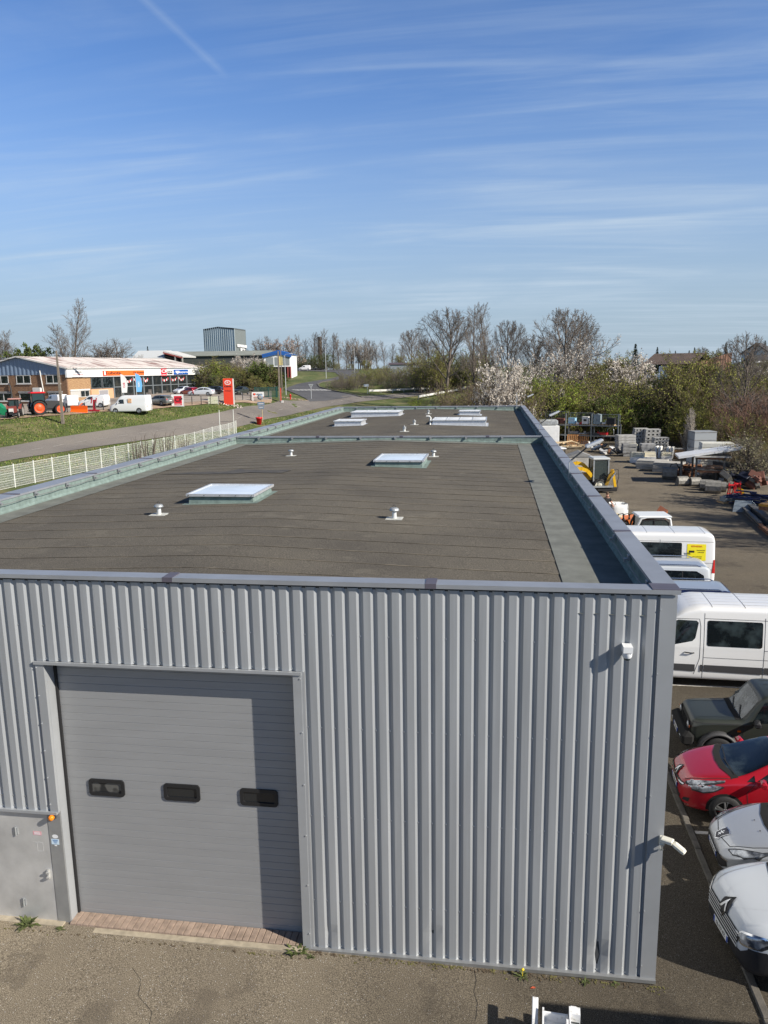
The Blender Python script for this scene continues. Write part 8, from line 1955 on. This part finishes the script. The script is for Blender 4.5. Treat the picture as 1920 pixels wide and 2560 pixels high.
def good(x, y, w, d, h, m_, lab, nm='stored_bale'):
    c, s = cos(rz), sin(rz); o = MB().cbox((0, 0, h/2), (w, d, h), bev=.12).build(nm, m_); o.location = (a[0]+c*x-s*y, a[1]+s*x+c*y, g); o.rotation_euler = (0, 0, rz); tag(o, lab, 'goods', 'goods stored at the brown shed')
M_WRAP = mat('white_wrapped_goods', (.60, .64, .68), .5, var=.1, vscale=2)
good(L*.40, -.5, 1.9, 1.5, 3.3, M_WRAP, 'tall white wrapped pallet under the brown shed roof', 'wrapped_pallet'); good(L*.46, -3.0, 2.7, 1.6, 1.5, M_WRAP, 'low white wrapped pallet in front of the tall one', 'wrapped_pallet')
good(L*.18, -2.5, 2.6, 1.6, 1.3, M_SILO, 'grey blue tank at the left end of the brown shed', 'tank'); good(L*.68, -3.2, 2., 1.5, 1.0, M_WRAP, 'small white heap right of the wrapped pallets', 'white_heap'); good(L*.86, -2.5, 2.2, 1.5, 1.7, mat('orange_brown_goods', (.33, .20, .10), .8, var=.3, vscale=2), 'orange brown stacked goods at the right end of the brown shed', 'stacked_goods'); good(L*1.0, -3.5, 3., 1.4, 1.3, M_WRAP, 'white bags stacked beside the orange brown goods', 'stacked_bags')
rl = thing('railing', 'pale yellow railing along the retaining wall below the brown shed', 'railing', (a[0], a[1], g), rz)
MB().box(-4, L*.93, -6.2, -6.0, -.05, .2).build('top_rail', M_CREAM, rl); MB().box(-4, L*.93, -6.15, -6.05, -1.5, -1.4).build('bottom_rail', M_CREAM, rl)
for i in range(26): x = -4+(L*.93+4)*i/25; MB().box(x, x+.12, -6.15, -6.05, -1.5, -.05).build('baluster', M_CREAM, rl)
# white houses at the right edge
def house(px, dep, w, d, ze, zp, label, wm, rm, rz):
    q = gd(px, dep); g = q[2]; t = thing('house', label, 'house', q, rz, 'houses at the right edge'); ze -= g; zp -= g
    MB().prism([(-d/2, -1), (d/2, -1), (d/2, ze), (0, zp), (-d/2, ze)], 'X', -w/2, w/2).build('wall', wm, t)
    mb = MB()
    for s in (-1, 1): mb.add([(-w/2-.5, s*(d/2+.6), ze-.3), (w/2+.5, s*(d/2+.6), ze-.3), (w/2+.5, 0, zp+.15), (-w/2-.5, 0, zp+.15)], [(0, 1, 2, 3)])
    r_ = mb.build('roof', rm, t, fix=False); so = r_.modifiers.new('t', 'SOLIDIFY'); so.thickness = .3
    for x in (-w/4, w/4): f = MB().cbox((x, -d/2-.03, ze-1.6), (1.2, .06, 1.3)).build('window', M_SIGNW, t); MB().cbox((x, -d/2-.07, ze-1.6), (1.0, .03, 1.1)).build('pane', M_GLASS, f)
    return t
M_DROOF = mat('dark_slate_roof', (.05, .048, .05), .8, var=.15)
house(1890, 262, 9.5, 9, hz(1890, 885, 262), hz(1890, 861, 262), 'white rendered house with a dark gable roof at the right edge', mat('pale_house_render', (.55, .54, .55), .9), M_DROOF, radians(60))
house(1925, 235, 14, 9, hz(1900, 906, 235), hz(1900, 892, 240), 'low house showing mostly its dark roof at the right edge', mat('pale_house_render', (.55, .54, .55), .9), M_DROOF, radians(5))
house(1925, 300, 10, 8, hz(1925, 880, 300), hz(1925, 868, 300), 'bright white house behind the dark gabled one', M_SIGNW, M_DROOF, radians(20))
# ============================================================ TREES, SHRUBS, GRASS
def np_mesh(name, V, F, MI, mats, parent=None, link=True):
    V = np.asarray(V, np.float32); F = np.asarray(F, np.int32); n, k = F.shape
    me = bpy.data.meshes.new(name); me.vertices.add(len(V)); me.vertices.foreach_set('co', V.ravel())
    me.loops.add(n*k); me.loops.foreach_set('vertex_index', F.ravel()); me.polygons.add(n)
    me.polygons.foreach_set('loop_start', np.arange(0, n*k, k, dtype=np.int32))
    me.polygons.foreach_set('material_index', np.asarray(MI, np.int32))
    for m_ in mats: me.materials.append(m_)
    me.update(calc_edges=True)
    if not link: return me
    o = bpy.data.objects.new(name, me); COL.objects.link(o)
    if parent is not None: o.parent = parent
    return o
def grow(r, p, d, L, R, lev, P, segs, tips):
    n = P['seg'][lev]; st = L/n; kids = P['kids'][lev] if lev < len(P['kids']) else 0; last = lev == len(P['kids'])
    pts = [(p.copy(), d.copy())]
    for i in range(n):
        d = d+Vector((r.gauss(0, 1), r.gauss(0, 1), r.gauss(0, 1)))*P['wig'][lev]; d.z += P['up'][lev]; d.normalize()
        q = p+d*st; ra, rb = R*(1-.75*i/n), R*(1-.75*(i+1)/n); segs.append((p.copy(), q.copy(), max(ra, P['min']), max(rb, P['min']*.8), lev)); p = q; pts.append((p.copy(), d.copy()))
        if lev >= len(P['kids'])-1: tips.append((p.copy(), d.copy()))
    dm = P.get('dome')
    for k in range(kids):
        f = P['st'][lev]+(1-P['st'][lev])*((k+r.random())/kids); x = f*n; i = min(int(x), n-1); t = x-i
        b = pts[i][0].lerp(pts[i+1][0], t); dd = pts[i+1][1]
        a = r.gauss(P['ang'][lev], .16); az = r.uniform(0, 2*pi) if lev else 2*pi*(k*.381966)+r.uniform(-.4, .4)
        o = dd.orthogonal().normalized(); o.rotate(Matrix.Rotation(az, 3, dd)); nd = dd*cos(a)+o*sin(a); nd.normalize()
        Lc = L*P['rat'][lev]*(1-P['dec']*f*(1 if lev == 0 else .5))*r.uniform(.75, 1.15)
        if dm:      # limbs reach for a rounded crown outline
            if lev == 0: nd = (nd+Vector((0, 0, .9*f))).normalized()
            c_, a_, b_ = dm; p_ = Vector((b.x/a_, b.y/a_, (b.z-c_)/b_)); v_ = Vector((nd.x/a_, nd.y/a_, nd.z/b_)); A = v_.dot(v_); B = p_.dot(v_); D = B*B-A*(p_.dot(p_)-1)
            t_ = (-B+sqrt(D))/A if D > 0 else 0
            Lc = max(.5, t_*r.uniform(.88, 1.02)) if lev == 0 else min(Lc, max(.3, t_*1.04))
        grow(r, b, nd, Lc, R*P['rr'][lev]*(1-.5*f), lev+1, P, segs, tips)
def proto(seed, H, P, leaves=None, stems=1, spread=.0):
    """returns trunk (V,F) and crown (V,F,MI) arrays; height about H"""
    r = random.Random(seed); segs, tips = [], []
    for s in range(stems):
        a = 2*pi*s/max(1, stems)+r.uniform(-.5, .5); b = Vector((spread*cos(a)*r.uniform(.2, 1), spread*sin(a)*r.uniform(.2, 1), -.15)); tl = P.get('lean', 0)*(r.uniform(.3, 1) if stems > 1 else 1)
        d = Vector((cos(a)*tl, sin(a)*tl, 1)).normalized(); grow(r, b, d, H*P['trunk']*(r.uniform(.7, 1.05) if stems > 1 else 1), P['r0'], 0, P, segs, tips)
    hmax = max(s[1].z for s in segs); k = H/hmax
    def tube(ss, ns):
        V, F = [], []
        for p, q, ra, rb, lv in ss:
            d = q-p
            if d.length < 1e-5: continue
            u = d.orthogonal().normalized(); w = d.normalized().cross(u); o = len(V)
            for c, rr in ((p, ra), (q, rb)):
                for i in range(ns): a = 2*pi*i/ns; V.append(tuple((c+u*(rr*cos(a))+w*(rr*sin(a)))*k))
            for i in range(ns): j = (i+1) % ns; F.append((o+i, o+j, o+ns+j, o+ns+i))
        return V, F
    tv, tf = tube([s for s in segs if s[4] == 0], 6 if stems == 1 else 4)
    cv, cf = tube([s for s in segs if s[4] > 0], 3); ci = [0]*len(cf)
    if leaves:
        num, sz, idx = leaves
        for _ in range(num):
            p, d = tips[r.randrange(len(tips))]; c = (p+Vector((r.gauss(0, 1), r.gauss(0, 1), r.gauss(0, 1)))*sz*1.1)*k; n = Vector((r.gauss(0, 1), r.gauss(0, 1), r.gauss(0, 1)+.4)).normalized(); u = n.orthogonal().normalized(); u.rotate(Matrix.Rotation(r.uniform(0, 6.28), 3, n)); w = n.cross(u); s = sz*r.uniform(.6, 1.4); o = len(cv)
            for a, b in ((-1, -.55), (1, -.55), (1, .55), (-1, .55)): cv.append(tuple(c+u*a*s+w*b*s))
            cf.append((o, o+1, o+2, o+3)); ci.append(idx)
    return (np.array(tv), np.array(tf)), (np.array(cv), np.array(cf), np.array(ci))
P_BROAD = dict(seg=[5, 7, 5, 4, 3], kids=[17, 10, 6, 5], st=[.27, .2, .12, .1], ang=[.95, .55, .6, .6], rat=[1., .42, .46, .5], rr=[.5, .42, .42, .5], wig=[.05, .07, .10, .13, .18], up=[.03, .05, .05, .04, .03], dec=.35, trunk=.84, r0=.2, min=.009, dome=(5.7, 3.7, 4.4))
P_SLIM = dict(seg=[8, 5, 3, 2], kids=[30, 9, 7], st=[.15, .15, .1], ang=[.6, .55, .6], rat=[.42, .42, .45], rr=[.34, .42, .5], wig=[.03, .07, .11, .18], up=[.03, .12, .10, .06], dec=.66, trunk=.95, r0=.13, min=.0085)
P_WAND = dict(P_SLIM, kids=[8, 3], rat=[.45, .4], lean=.25)
P_SMALL = dict(seg=[5, 5, 4, 2], kids=[10, 9, 6], st=[.12, .12, .1], ang=[.85, .65, .7], rat=[.72, .5, .45], rr=[.55, .5, .5], wig=[.08, .14, .18, .24], up=[.03, .05, .03, .0], dec=.5, trunk=.7, r0=.12, min=.009, lean=.3)
P_SHRUB = dict(seg=[5, 4, 2], kids=[9, 6], st=[.15, .12], ang=[.55, .6], rat=[.52, .45], rr=[.5, .5], wig=[.10, .15, .2], up=[.04, .06, .05], dec=.45, trunk=.9, r0=.035, min=.009, lean=.55)
M_BARK = mat('grey_brown_bark', (.13, .105, .085), .95, var=.25, vscale=3, bump=.5, bscale=12)
M_TWIG = mat('bare_twigs', (.145, .122, .104), .95, var=.2, vscale=.5)
M_TWIGD = mat('dark_twigs', (.125, .095, .065), .95, var=.2, vscale=.5)
M_TWIGR = mat('reddish_twigs', (.15, .085, .06), .95, var=.2, vscale=.5)
M_PALEBARK = mat('pale_sapling_bark', (.34, .30, .25), .9, var=.2, vscale=3)
def leafmat(n, c, var=.35, tr=.25):
    m_ = mat(n, c, .75, var=var, vscale=.45, spec=.2)
    N, L, b = nodes_of(m_); t = N.new('ShaderNodeBsdfTranslucent'); mx = N.new('ShaderNodeMixShader'); mx.inputs[0].default_value = tr; out = N['Material Output']
    src = b.inputs['Base Color'].links[0].from_socket; L.new(src, t.inputs[0]); L.new(b.outputs[0], mx.inputs[1]); L.new(t.outputs[0], mx.inputs[2]); L.new(mx.outputs[0], out.inputs[0]); return m_
M_LFG = leafmat('fresh_green_leaves', (.235, .30, .045)); M_LFO = leafmat('olive_leaves', (.25, .255, .065)); M_LFD = leafmat('dark_green_leaves', (.085, .115, .03))
M_LFY = leafmat('yellow_green_leaves', (.28, .285, .065)); M_BLO = leafmat('white_blossom', (.72, .66, .58), .12, .3); M_BLOP = leafmat('pinkish_blossom', (.52, .40, .34), .15, .3); M_LFW = leafmat('pale_willow_buds', (.33, .31, .19)); M_NEED = leafmat('dark_needles', (.018, .032, .018), .3, .05)
LM = [M_TWIG, M_LFG, M_LFO, M_LFD, M_LFY, M_BLO, M_BLOP, M_LFW, M_TWIGD, M_TWIGR]
PR = dict(
  broad=[proto(11, 10, P_BROAD), proto(12, 10, P_BROAD)], slim=[proto(21, 10, P_SLIM), proto(22, 10, P_SLIM), proto(23, 10, P_SLIM)],
  bush=[proto(31, 6, P_SMALL, None, 4, .5)], blossom=[proto(41, 6, P_SMALL, (4400, .05, 5), 3, .4), proto(42, 6, P_SMALL, (3900, .052, 5), 2, .4)],
  pink=[proto(43, 5, P_SMALL, (2400, .05, 6), 3, .4)], broadbl=[proto(44, 7, P_SMALL, (3400, .048, 5), 3, .5)],
  olive=[proto(51, 6, P_SMALL, (4200, .048, 2), 4, .6)], green=[proto(52, 5, P_SMALL, (5200, .050, 1), 4, .7)], dark=[proto(53, 5, P_SMALL, (3600, .11, 3), 4, .6)],
  pale=[proto(54, 5, P_SMALL, (2200, .05, 7), 4, .6)], sapling=[proto(61, 6, P_SLIM, None, 4, .35)], wand=[proto(63, 5, P_WAND, None, 6, .9)])
def conifer():
    r = random.Random(5); V, F = [], []
    for k in range(900):
        f = r.random()**.7; z = 10*f; rad = 2.3*(1-f)*r.uniform(.25, 1)+.1; a = r.uniform(0, 6.28); c = Vector((rad*cos(a), rad*sin(a), z+.3-rad*.15)); u = Vector((cos(a), sin(a), -.35)).normalized(); w = Vector((-sin(a), cos(a), r.uniform(-.3, .3))); o = len(V); s = .45*(1-f)+.15
        for i, j in ((-1, -.5), (1, -.15), (1, .15), (-1, .5)): V.append(tuple(c+u*i*s+w*j*s))
        F.append((o, o+1, o+2, o+3))
    tv, tf = [], []; t_ = MB().cyl((0, 0, 0), (0, 0, 9), .18, .04, 6, cap=False)
    return (np.array(t_.v), np.array(t_.f)), (np.array(V), np.array(F), np.zeros(len(F), int))
PR['conifer'] = [conifer()]
TM = {}
NMS = dict(broad='bare_tree', slim='bare_tree', bush='bare_shrub', blossom='blossom_tree', pink='blossom_shrub', broadbl='blossom_tree', olive='shrub', green='shrub', dark='evergreen_shrub', pale='willow_shrub', sapling='sapling', wand='bare_shrub', conifer='conifer')
def tree(kind, px, top, dep, label, wx=1., group=None, var=0, rz=None, xy=None, H=None):
    q = gd(px, dep) if xy is None else (xy[0], xy[1], terr(*xy)); key = (kind, var % len(PR[kind]))
    if H is None: H = float(atd(px, top, dep)[2])-q[2]
    if key not in TM:
        (tv, tf), (cv, cf, ci) = PR[kind][key[1]]; h0 = max(cv[:, 2])
        bark = M_PALEBARK if kind == 'sapling' else M_BARK; mats = list(LM)
        if kind == 'conifer': mats = [M_NEED]
        if kind in ('olive', 'green', 'dark'): mats[0] = M_TWIGD
        if kind == 'sapling': mats[0] = M_PALEBARK
        TM[key] = (np_mesh('trunk', tv, tf, np.zeros(len(tf)), [bark], link=False), np_mesh('crown', cv, cf, ci, mats, link=False), h0)
    mt, mc, h0 = TM[key]; s = H/h0
    t = thing(NMS[kind], label, 'tree' if 'tree' in NMS[kind] or kind in ('conifer', 'sapling') else 'shrub', q, rnd.uniform(0, 6.28) if rz is None else rz, group, (s*wx, s*wx, s))
    for nm, me in (('trunk', mt), ('crown', mc)): o = bpy.data.objects.new(nm, me); COL.objects.link(o); o.parent = t
    return t
# --- centre
tree('broad', 1115, 768, 150, 'large round bare tree left of the two slim ones behind the roof end', 1.1)
tree('slim', 1190, 760, 128, 'slim bare tree, left one of the tall pair at the picture centre right', 1.15, var=0); tree('slim', 1222, 758, 132, 'slim bare tree, right one of the tall pair at the picture centre right', 1.05, var=1)
tree('broad', 1030, 824, 195, 'medium bare tree at the left of the large round one', .95, var=1); tree('broad', 1068, 842, 205, 'low bare tree between the medium and the large round one', .9)
tree('broad', 1268, 800, 140, 'bare tree behind the big blossom tree, right of the slim pair', .9, var=1); tree('broad', 1328, 832, 130, 'low bare tree between the big blossom tree and the tallest bare tree', 1.)
tree('broad', 1410, 770, 122, 'tallest broad bare tree with blossom in front, right of the centre', 1.15, var=1); tree('broad', 1450, 800, 130, 'bare tree touching the right side of the tallest broad one', .9)
tree('blossom', 1250, 868, 82, 'big white blossom tree standing just behind the far roof corner', .66); tree('blossom', 1283, 882, 88, 'second white blossom tree at the right of the big one', .6, var=1)
tree('broadbl', 1412, 838, 112, 'white blossom tree in front of the tallest bare tree', .8); tree('broadbl', 1372, 872, 108, 'low blossom tree at the lower left of the tallest bare tree', .8)
tree('blossom', 1572, 870, 108, 'white blossom tree left of the brown shed', .88, var=1); tree('blossom', 1600, 890, 112, 'smaller blossom tree touching the brown shed', .75)
tree('blossom', 1395, 962, 98, 'small white blossom bush above the pallet rack', .45, var=1); tree('pink', 1462, 978, 99, 'pinkish blossom bush behind the pallet rack', .6)
tree('olive', 1095, 850, 160, 'pale green budding tree in front of the large bare tree', .5)
# far row
for k, (px, top) in enumerate(((735, 846), (752, 836), (770, 846), (790, 830), (806, 838), (816, 821), (836, 836), (850, 832), (868, 846), (886, 843), (898, 846), (912, 842), (928, 850), (944, 851), (962, 850), (982, 858), (1002, 862))):
    tree('slim', px, top, 288+rnd.uniform(-8, 8), 'slim bare tree, number %s from left in the far row' % ['one', 'two', 'three', 'four', 'five', 'six', 'seven', 'eight', 'nine', 'ten', 'eleven', 'twelve', 'thirteen', 'fourteen', 'fifteen', 'sixteen', 'seventeen'][k], 1.25, 'far row of bare trees', k)
for k, (px, top) in enumerate(((880, 848), (905, 850), (925, 858))): tree('broadbl', px, top, 292, '%s pale blossoming tree among the far bare row' % ['left', 'middle', 'right'][k], .7, 'pale trees in the far row')
for k, (px, top, l) in enumerate(((918, 895, 'left'), (1000, 880, 'right'))): tree('olive', px, top, 262, '%s round green bush in front of the far bare row' % l, .9, 'round bushes in the far row')
t = thing('chimney', 'dark slim chimney rising among the far bare trees', 'chimney', gd(804, 296)); MB().cyl((0, 0, 0), (0, 0, hz(804, 843, 296)-terr(*gd(804, 296)[:2])), .9, .7, 10).build('shaft', M_TWIGD, t); MB().cyl((0, 0, 11.2), (0, 0, 12.2), 1.0, n=10).build('rim', M_DSTEEL, t)
# --- left
tree('slim', 193, 747, 172, 'tallest bare tree at the left, standing behind the showroom roof', 1.15, var=1); tree('slim', 168, 806, 178, 'shorter bare tree leaning left beside the tallest left one', 1.5, var=2)
tree('slim', 30, 824, 180, 'bare tree near the left edge behind the showroom gable', 1.3); tree('broad', 6, 845, 176, 'bare tree cut off by the left edge', 1.1)
tree('dark', 62, 866, 172, 'dark green bush behind the showroom gable, left one', .8); tree('dark', 98, 856, 176, 'dark green bush behind the showroom gable, taller right one', .75); tree('olive', 195, 872, 182, 'green bush at the foot of the tallest left tree', .8)
tree('bush', 288, 843, 185, 'wide brown bare shrub above the showroom roof', 1.05); tree('bush', 262, 858, 190, 'lower brown bare shrub at the left of the wide one', 1.)
for k, (px, top) in enumerate(((42, 873), (125, 880), (160, 882), (240, 880), (330, 884))): tree('broadbl', px, top, 190, '%s white flowering bush in the row behind the showroom roof' % ORD[k].replace('topmost', 'first'), .85, 'white bushes behind the showroom')
tree('conifer', 378, 866, 260, 'tiny conifer above the white sheeted shed', .8)
tree('bush', 665, 838, 245, 'dense brown bare tree right of the tall grey hall', 1., rz=1.); tree('pink', 702, 838, 243, 'pinkish blossoming tree right of the dense brown one', 1.0)
tree('blossom', 732, 914, 222, 'small white blossom bush beside the blue roofed hall', .7); tree('blossom', 640, 880, 172, 'thin blossom tree in front of the low grey hall', .95); tree('blossom', 598, 884, 176, 'thin blossom tree left of the other in front of the low hall', .9, var=1)
for k, (px, top, dp, kd, l) in enumerate(((525, 885, 165, 'olive', 'brown olive bush at the end of the showroom'), (550, 900, 158, 'green', 'green bush behind the orange totem'), (578, 895, 160, 'olive', 'olive bush right of the totem top'), (605, 905, 155, 'olive', 'olive bush behind the dark green car'), (630, 900, 158, 'green', 'green bush left of the green gate'), (655, 903, 155, 'dark', 'dark bush above the green gate'), (680, 900, 156, 'olive', 'brown olive bush beside the utility pole'), (505, 900, 172, 'bush', 'bare brown bush at the showroom corner'), (590, 900, 168, 'bush', 'bare brown bush behind the olive bushes'), (700, 925, 158, 'dark', 'small dark bush at the foot of the utility pole'), (566, 928, 148, 'olive', 'low olive bush behind the totem'), (642, 930, 146, 'olive', 'low olive bush behind the white panel'))):
    tree(kd, px, top, dp, l, 1.0, 'hedge beside the showroom', k)
# --- right
tree('broad', 1852, 827, 84, 'tall bare tree near the right edge with the houses behind', .8); tree('olive', 1700, 870, 96, 'tall olive tree in front of the brown shed wall', .75); tree('olive', 1765, 868, 102, 'tall olive tree right of the brown shed', .8); tree('olive', 1738, 874, 104, 'olive tree covering the side of the brown shed', .95); tree('olive', 1790, 872, 100, 'olive tree behind the one left of the tall bare tree', .95, var=1); tree('olive', 1808, 884, 98, 'olive tree left of the tall bare one', .8)
tree('sapling', 1730, 1015, 71, 'group of thin pale bare saplings in front of the hedge', .8); tree('bush', 1893, 960, 78, 'dense reddish brown bare shrub at the right edge', 1.1); tree('pale', 1895, 1075, 58, 'pale budding willow shrub behind the green fence posts', 1.1); tree('pale', 1850, 1095, 62, 'smaller pale willow shrub left of the larger one', 1.)
tree('olive', 1510, 868, 135, 'brown olive tree left of the white blossom tree by the shed', .9); tree('olive', 1540, 872, 138, 'second brown olive tree beside the blossom tree', .9, var=1); tree('olive', 1480, 885, 128, 'low olive tree between the tall bare tree and the shed', .9)
for k, (px, top, dp) in enumerate(((1583, 860, 160), (1637, 868, 215), (1682, 877, 230), (1716, 876, 230), (1729, 869, 232), (1806, 857, 190), (1902, 852, 290), (1918, 862, 240))): tree('conifer', px, top, dp, '%s dark conifer from the left along the right skyline' % ['first', 'second', 'third', 'fourth', 'fifth', 'sixth', 'seventh', 'eighth'][k], 1.1, 'conifers on the right skyline')
tree('broad', 1747, 866, 225, 'bare tree behind the brown shed roof', 1.); tree('olive', 1780, 868, 215, 'round olive tree behind the brown shed roof', .9); tree('broadbl', 1905, 905, 140, 'pale blossoming bush in front of the low dark roof', .9)
# bare trees outside the right edge: their branches streak the yard with shade
for k, (x, y, h) in enumerate(((18.5, 30.0, 7.5), (21, 33.5, 9), (23, 27., 10), (24.5, 37., 10), (21.5, 41, 8), (26, 31, 11))): tree(['slim', 'broad', 'broad', 'slim', 'olive', 'broad'][k], 0, 0, 0, 'bare tree outside the right edge shading the yard', 1., 'trees beside the yard', k, None, (x, y), h)
# shrubs at the white fence
for k, (px, dp, top, l) in enumerate(((335, 79, 1088, 'left twiggy bare shrub in front of the white mesh fence'), (365, 80, 1076, 'second twiggy bare shrub in front of the white mesh fence'), (408, 83, 1070, 'third twiggy bare shrub in front of the white mesh fence'), (452, 87, 1080, 'right twiggy bare shrub in front of the white mesh fence'))): tree('wand', px, top, dp, l, 1., 'bare shrubs at the mesh fence')
# --- thickets that read as one mass
SP = [proto(70+k, 4, P_SHRUB, lv, 9, .7) for k, lv in enumerate(((2500, .038, 2), (2800, .040, 1), (1100, .036, 2), (2600, .052, 3), None))]
def thicket(name, label, items, twig, cat='thicket'):
    VV_, FF, II = [], [], []; off = 0; r = random.Random(len(items))
    for x, y, h, w, kind, li in items:
        (tv, tf), (cv, cf, ci) = SP[kind]; z = terr(x, y)-.1; a = r.uniform(0, 6.28); c, s = cos(a), sin(a); k = h/4.
        for V, F, I in ((tv, tf, np.zeros(len(tf), int)), (cv, cf, ci)):
            V2 = np.stack([(V[:, 0]*c-V[:, 1]*s)*k*w+x, (V[:, 0]*s+V[:, 1]*c)*k*w+y, V[:, 2]*k+z], 1); I2 = np.where(I > 0, li if li else I, twig); VV_.append(V2); FF.append(F+off); II.append(I2); off += len(V2)
    return tag(np_mesh(name, np.concatenate(VV_), np.concatenate(FF), np.concatenate(II), LM), label, cat, kind='stuff')
r = random.Random(17); it = []
def belt(px0, px1, d0, d1, t0, t1, n, kinds, w=1.3):
    for k in range(n):
        f = (k+r.random())/n; px = px0+(px1-px0)*f; dp = r.uniform(d0, d1); top = t0+(t1-t0)*f+r.uniform(-12, 22); q = gd(px, dp); h = float(atd(px, top, dp)[2])-q[2]
        kd, li = kinds[r.randrange(len(kinds))]; it.append((q[0], q[1], max(1.2, h), w*r.uniform(.8, 1.2)*(3.2/max(3.2, h))**.35, kd, li))
belt(1300, 1440, 96, 106, 925, 950, 16, [(1, 1), (1, 4), (0, 2), (1, 1)]); belt(1320, 1560, 95, 101, 985, 985, 20, [(1, 1), (0, 2), (3, 3), (3, 3), (0, 3)])
belt(1440, 1720, 98, 112, 935, 955, 26, [(0, 2), (2, 2), (2, 2), (4, 0), (0, 4)]); belt(1500, 1760, 95, 102, 1000, 1010, 24, [(0, 2), (3, 3), (0, 3), (2, 2), (3, 3)])
belt(1680, 1990, 90, 104, 928, 945, 30, [(0, 2), (2, 2), (2, 4), (0, 2), (4, 0)]); belt(1800, 1980, 70, 78, 1030, 1040, 14, [(2, 2), (0, 2), (0, 4), (4, 0), (0, 4)]); belt(1700, 1800, 84, 90, 1000, 1020, 10, [(2, 2), (4, 0), (0, 4)])
belt(1560, 1760, 92, 97, 1060, 1075, 14, [(3, 3), (3, 3), (0, 3)], 1.1); belt(1850, 1990, 59, 64, 1100, 1120, 7, [(2, 2), (2, 7), (4, 0)], 1.1)
thicket('thicket', 'dense olive green and brown thicket along the back of the yard', it, 8)
it = []
belt(1700, 1980, 98, 110, 905, 915, 16, [(2, 2), (0, 4), (4, 0)], 1.5)
thicket('tall_scrub', 'taller yellow green scrub behind the thicket at the right', it, 8)
it = []
belt(1860, 1990, 70, 82, 965, 985, 10, [(4, 0), (4, 0)], 1.5)
thicket('brown_thicket', 'reddish brown bare thicket at the right edge', it, 9)
it = []
belt(820, 900, 166, 176, 945, 930, 14, [(4, 0), (2, 2), (4, 0)]); belt(880, 1200, 178, 196, 918, 918, 34, [(2, 2), (4, 0), (0, 2), (2, 4), (4, 0)]); belt(900, 1200, 170, 180, 938, 938, 30, [(4, 0), (2, 2), (4, 0)]); belt(1040, 1230, 165, 180, 885, 870, 16, [(0, 2), (2, 2), (0, 3)], 1.4)
thicket('bank_shrubs', 'brown and olive shrubs covering the bank beyond the guard rails', it, 0)
it = []
belt(1110, 1290, 86, 128, 966, 968, 20, [(4, 0), (4, 0), (2, 2)]); belt(1020, 1070, 130, 145, 985, 985, 5, [(2, 1), (1, 1)]); belt(1180, 1320, 84, 110, 930, 930, 10, [(2, 2), (4, 0), (0, 2)])
thicket('roadside_scrub', 'brown scrub between the road and the far end of the roof', it, 8)
it = []
belt(735, 835, 276, 284, 895, 890, 14, [(3, 3), (0, 3)], 1.6); belt(500, 700, 150, 168, 935, 930, 16, [(0, 2), (3, 3), (2, 2)], 1.4); belt(830, 1050, 268, 284, 905, 905, 16, [(0, 2), (2, 2), (4, 0)], 1.4); belt(-30, 350, 186, 200, 895, 895, 18, [(0, 2), (3, 3), (2, 2)], 1.5); belt(1270, 1960, 190, 260, 905, 900, 30, [(0, 2), (2, 2), (4, 0), (3, 3)], 2.)
thicket('distant_hedges', 'distant hedges and undergrowth below the far trees', it, 0)
# rough grass on the banks
r = random.Random(3); V, F, I = [], [], []
def tuft(x, y, s, z=None):
    z = terr_np(x, y)
    return z
n = 24000; PXs, DPs = np.random.RandomState(4).uniform(-60, 1080, n), None
rs = np.random.RandomState(4); a_ = rs.uniform(0, 1, n)
L0 = np.array([e for e in offs(cen, ROADW+.3)]); 
segl = pl([(*p, 0) for p in L0[1:9]], 400); segl = np.array(segl)[:, :2]; dirs = np.gradient(segl, axis=0); dirs /= np.linalg.norm(dirs, axis=1)[:, None]; nrm = np.stack([-dirs[:, 1], dirs[:, 0]], 1)
idx = rs.randint(0, 400, n); side = rs.uniform(0, 1, n) < .72; ofs = np.where(side, rs.uniform(0, 13, n), -2*ROADW-.6-rs.uniform(0, 9, n)); XY = segl[idx]+nrm[idx]*ofs[:, None]+rs.normal(0, .2, (n, 2)); Zt = terr_np(XY[:, 0], XY[:, 1])
hh = rs.uniform(.05, .16, n)*np.where(rs.uniform(0, 1, n) < .05, 2.2, 1.); an = rs.uniform(0, 6.28, n); wd = rs.uniform(.03, .09, n); lx, ly = rs.normal(0, .35, n)*hh, rs.normal(0, .35, n)*hh
A_ = np.stack([XY[:, 0]-np.cos(an)*wd, XY[:, 1]-np.sin(an)*wd, Zt], 1); B_ = np.stack([XY[:, 0]+np.cos(an)*wd, XY[:, 1]+np.sin(an)*wd, Zt], 1); C_ = np.stack([XY[:, 0]+lx+np.cos(an)*wd*.5, XY[:, 1]+ly+np.sin(an)*wd*.5, Zt+hh], 1); D_ = np.stack([XY[:, 0]+lx-np.cos(an)*wd*.5, XY[:, 1]+ly-np.sin(an)*wd*.5, Zt+hh], 1)
V = np.stack([A_, B_, C_, D_], 1).reshape(-1, 3); F = np.arange(n*4).reshape(-1, 4)
keep = Zt < 4.1
M_GB = [leafmat('grass_green_blade', (.15, .205, .045), .3), leafmat('grass_yellow_blade', (.23, .235, .075), .3), leafmat('grass_dry_blade', (.29, .24, .14), .25), leafmat('grass_dark_blade', (.09, .135, .03), .3)]
tag(np_mesh('grass', V, F[keep], rs.choice([0, 0, 0, 1, 1, 2, 3, 3], n)[keep], M_GB), 'rough grass growing on the roadside banks', 'grass', kind='stuff')
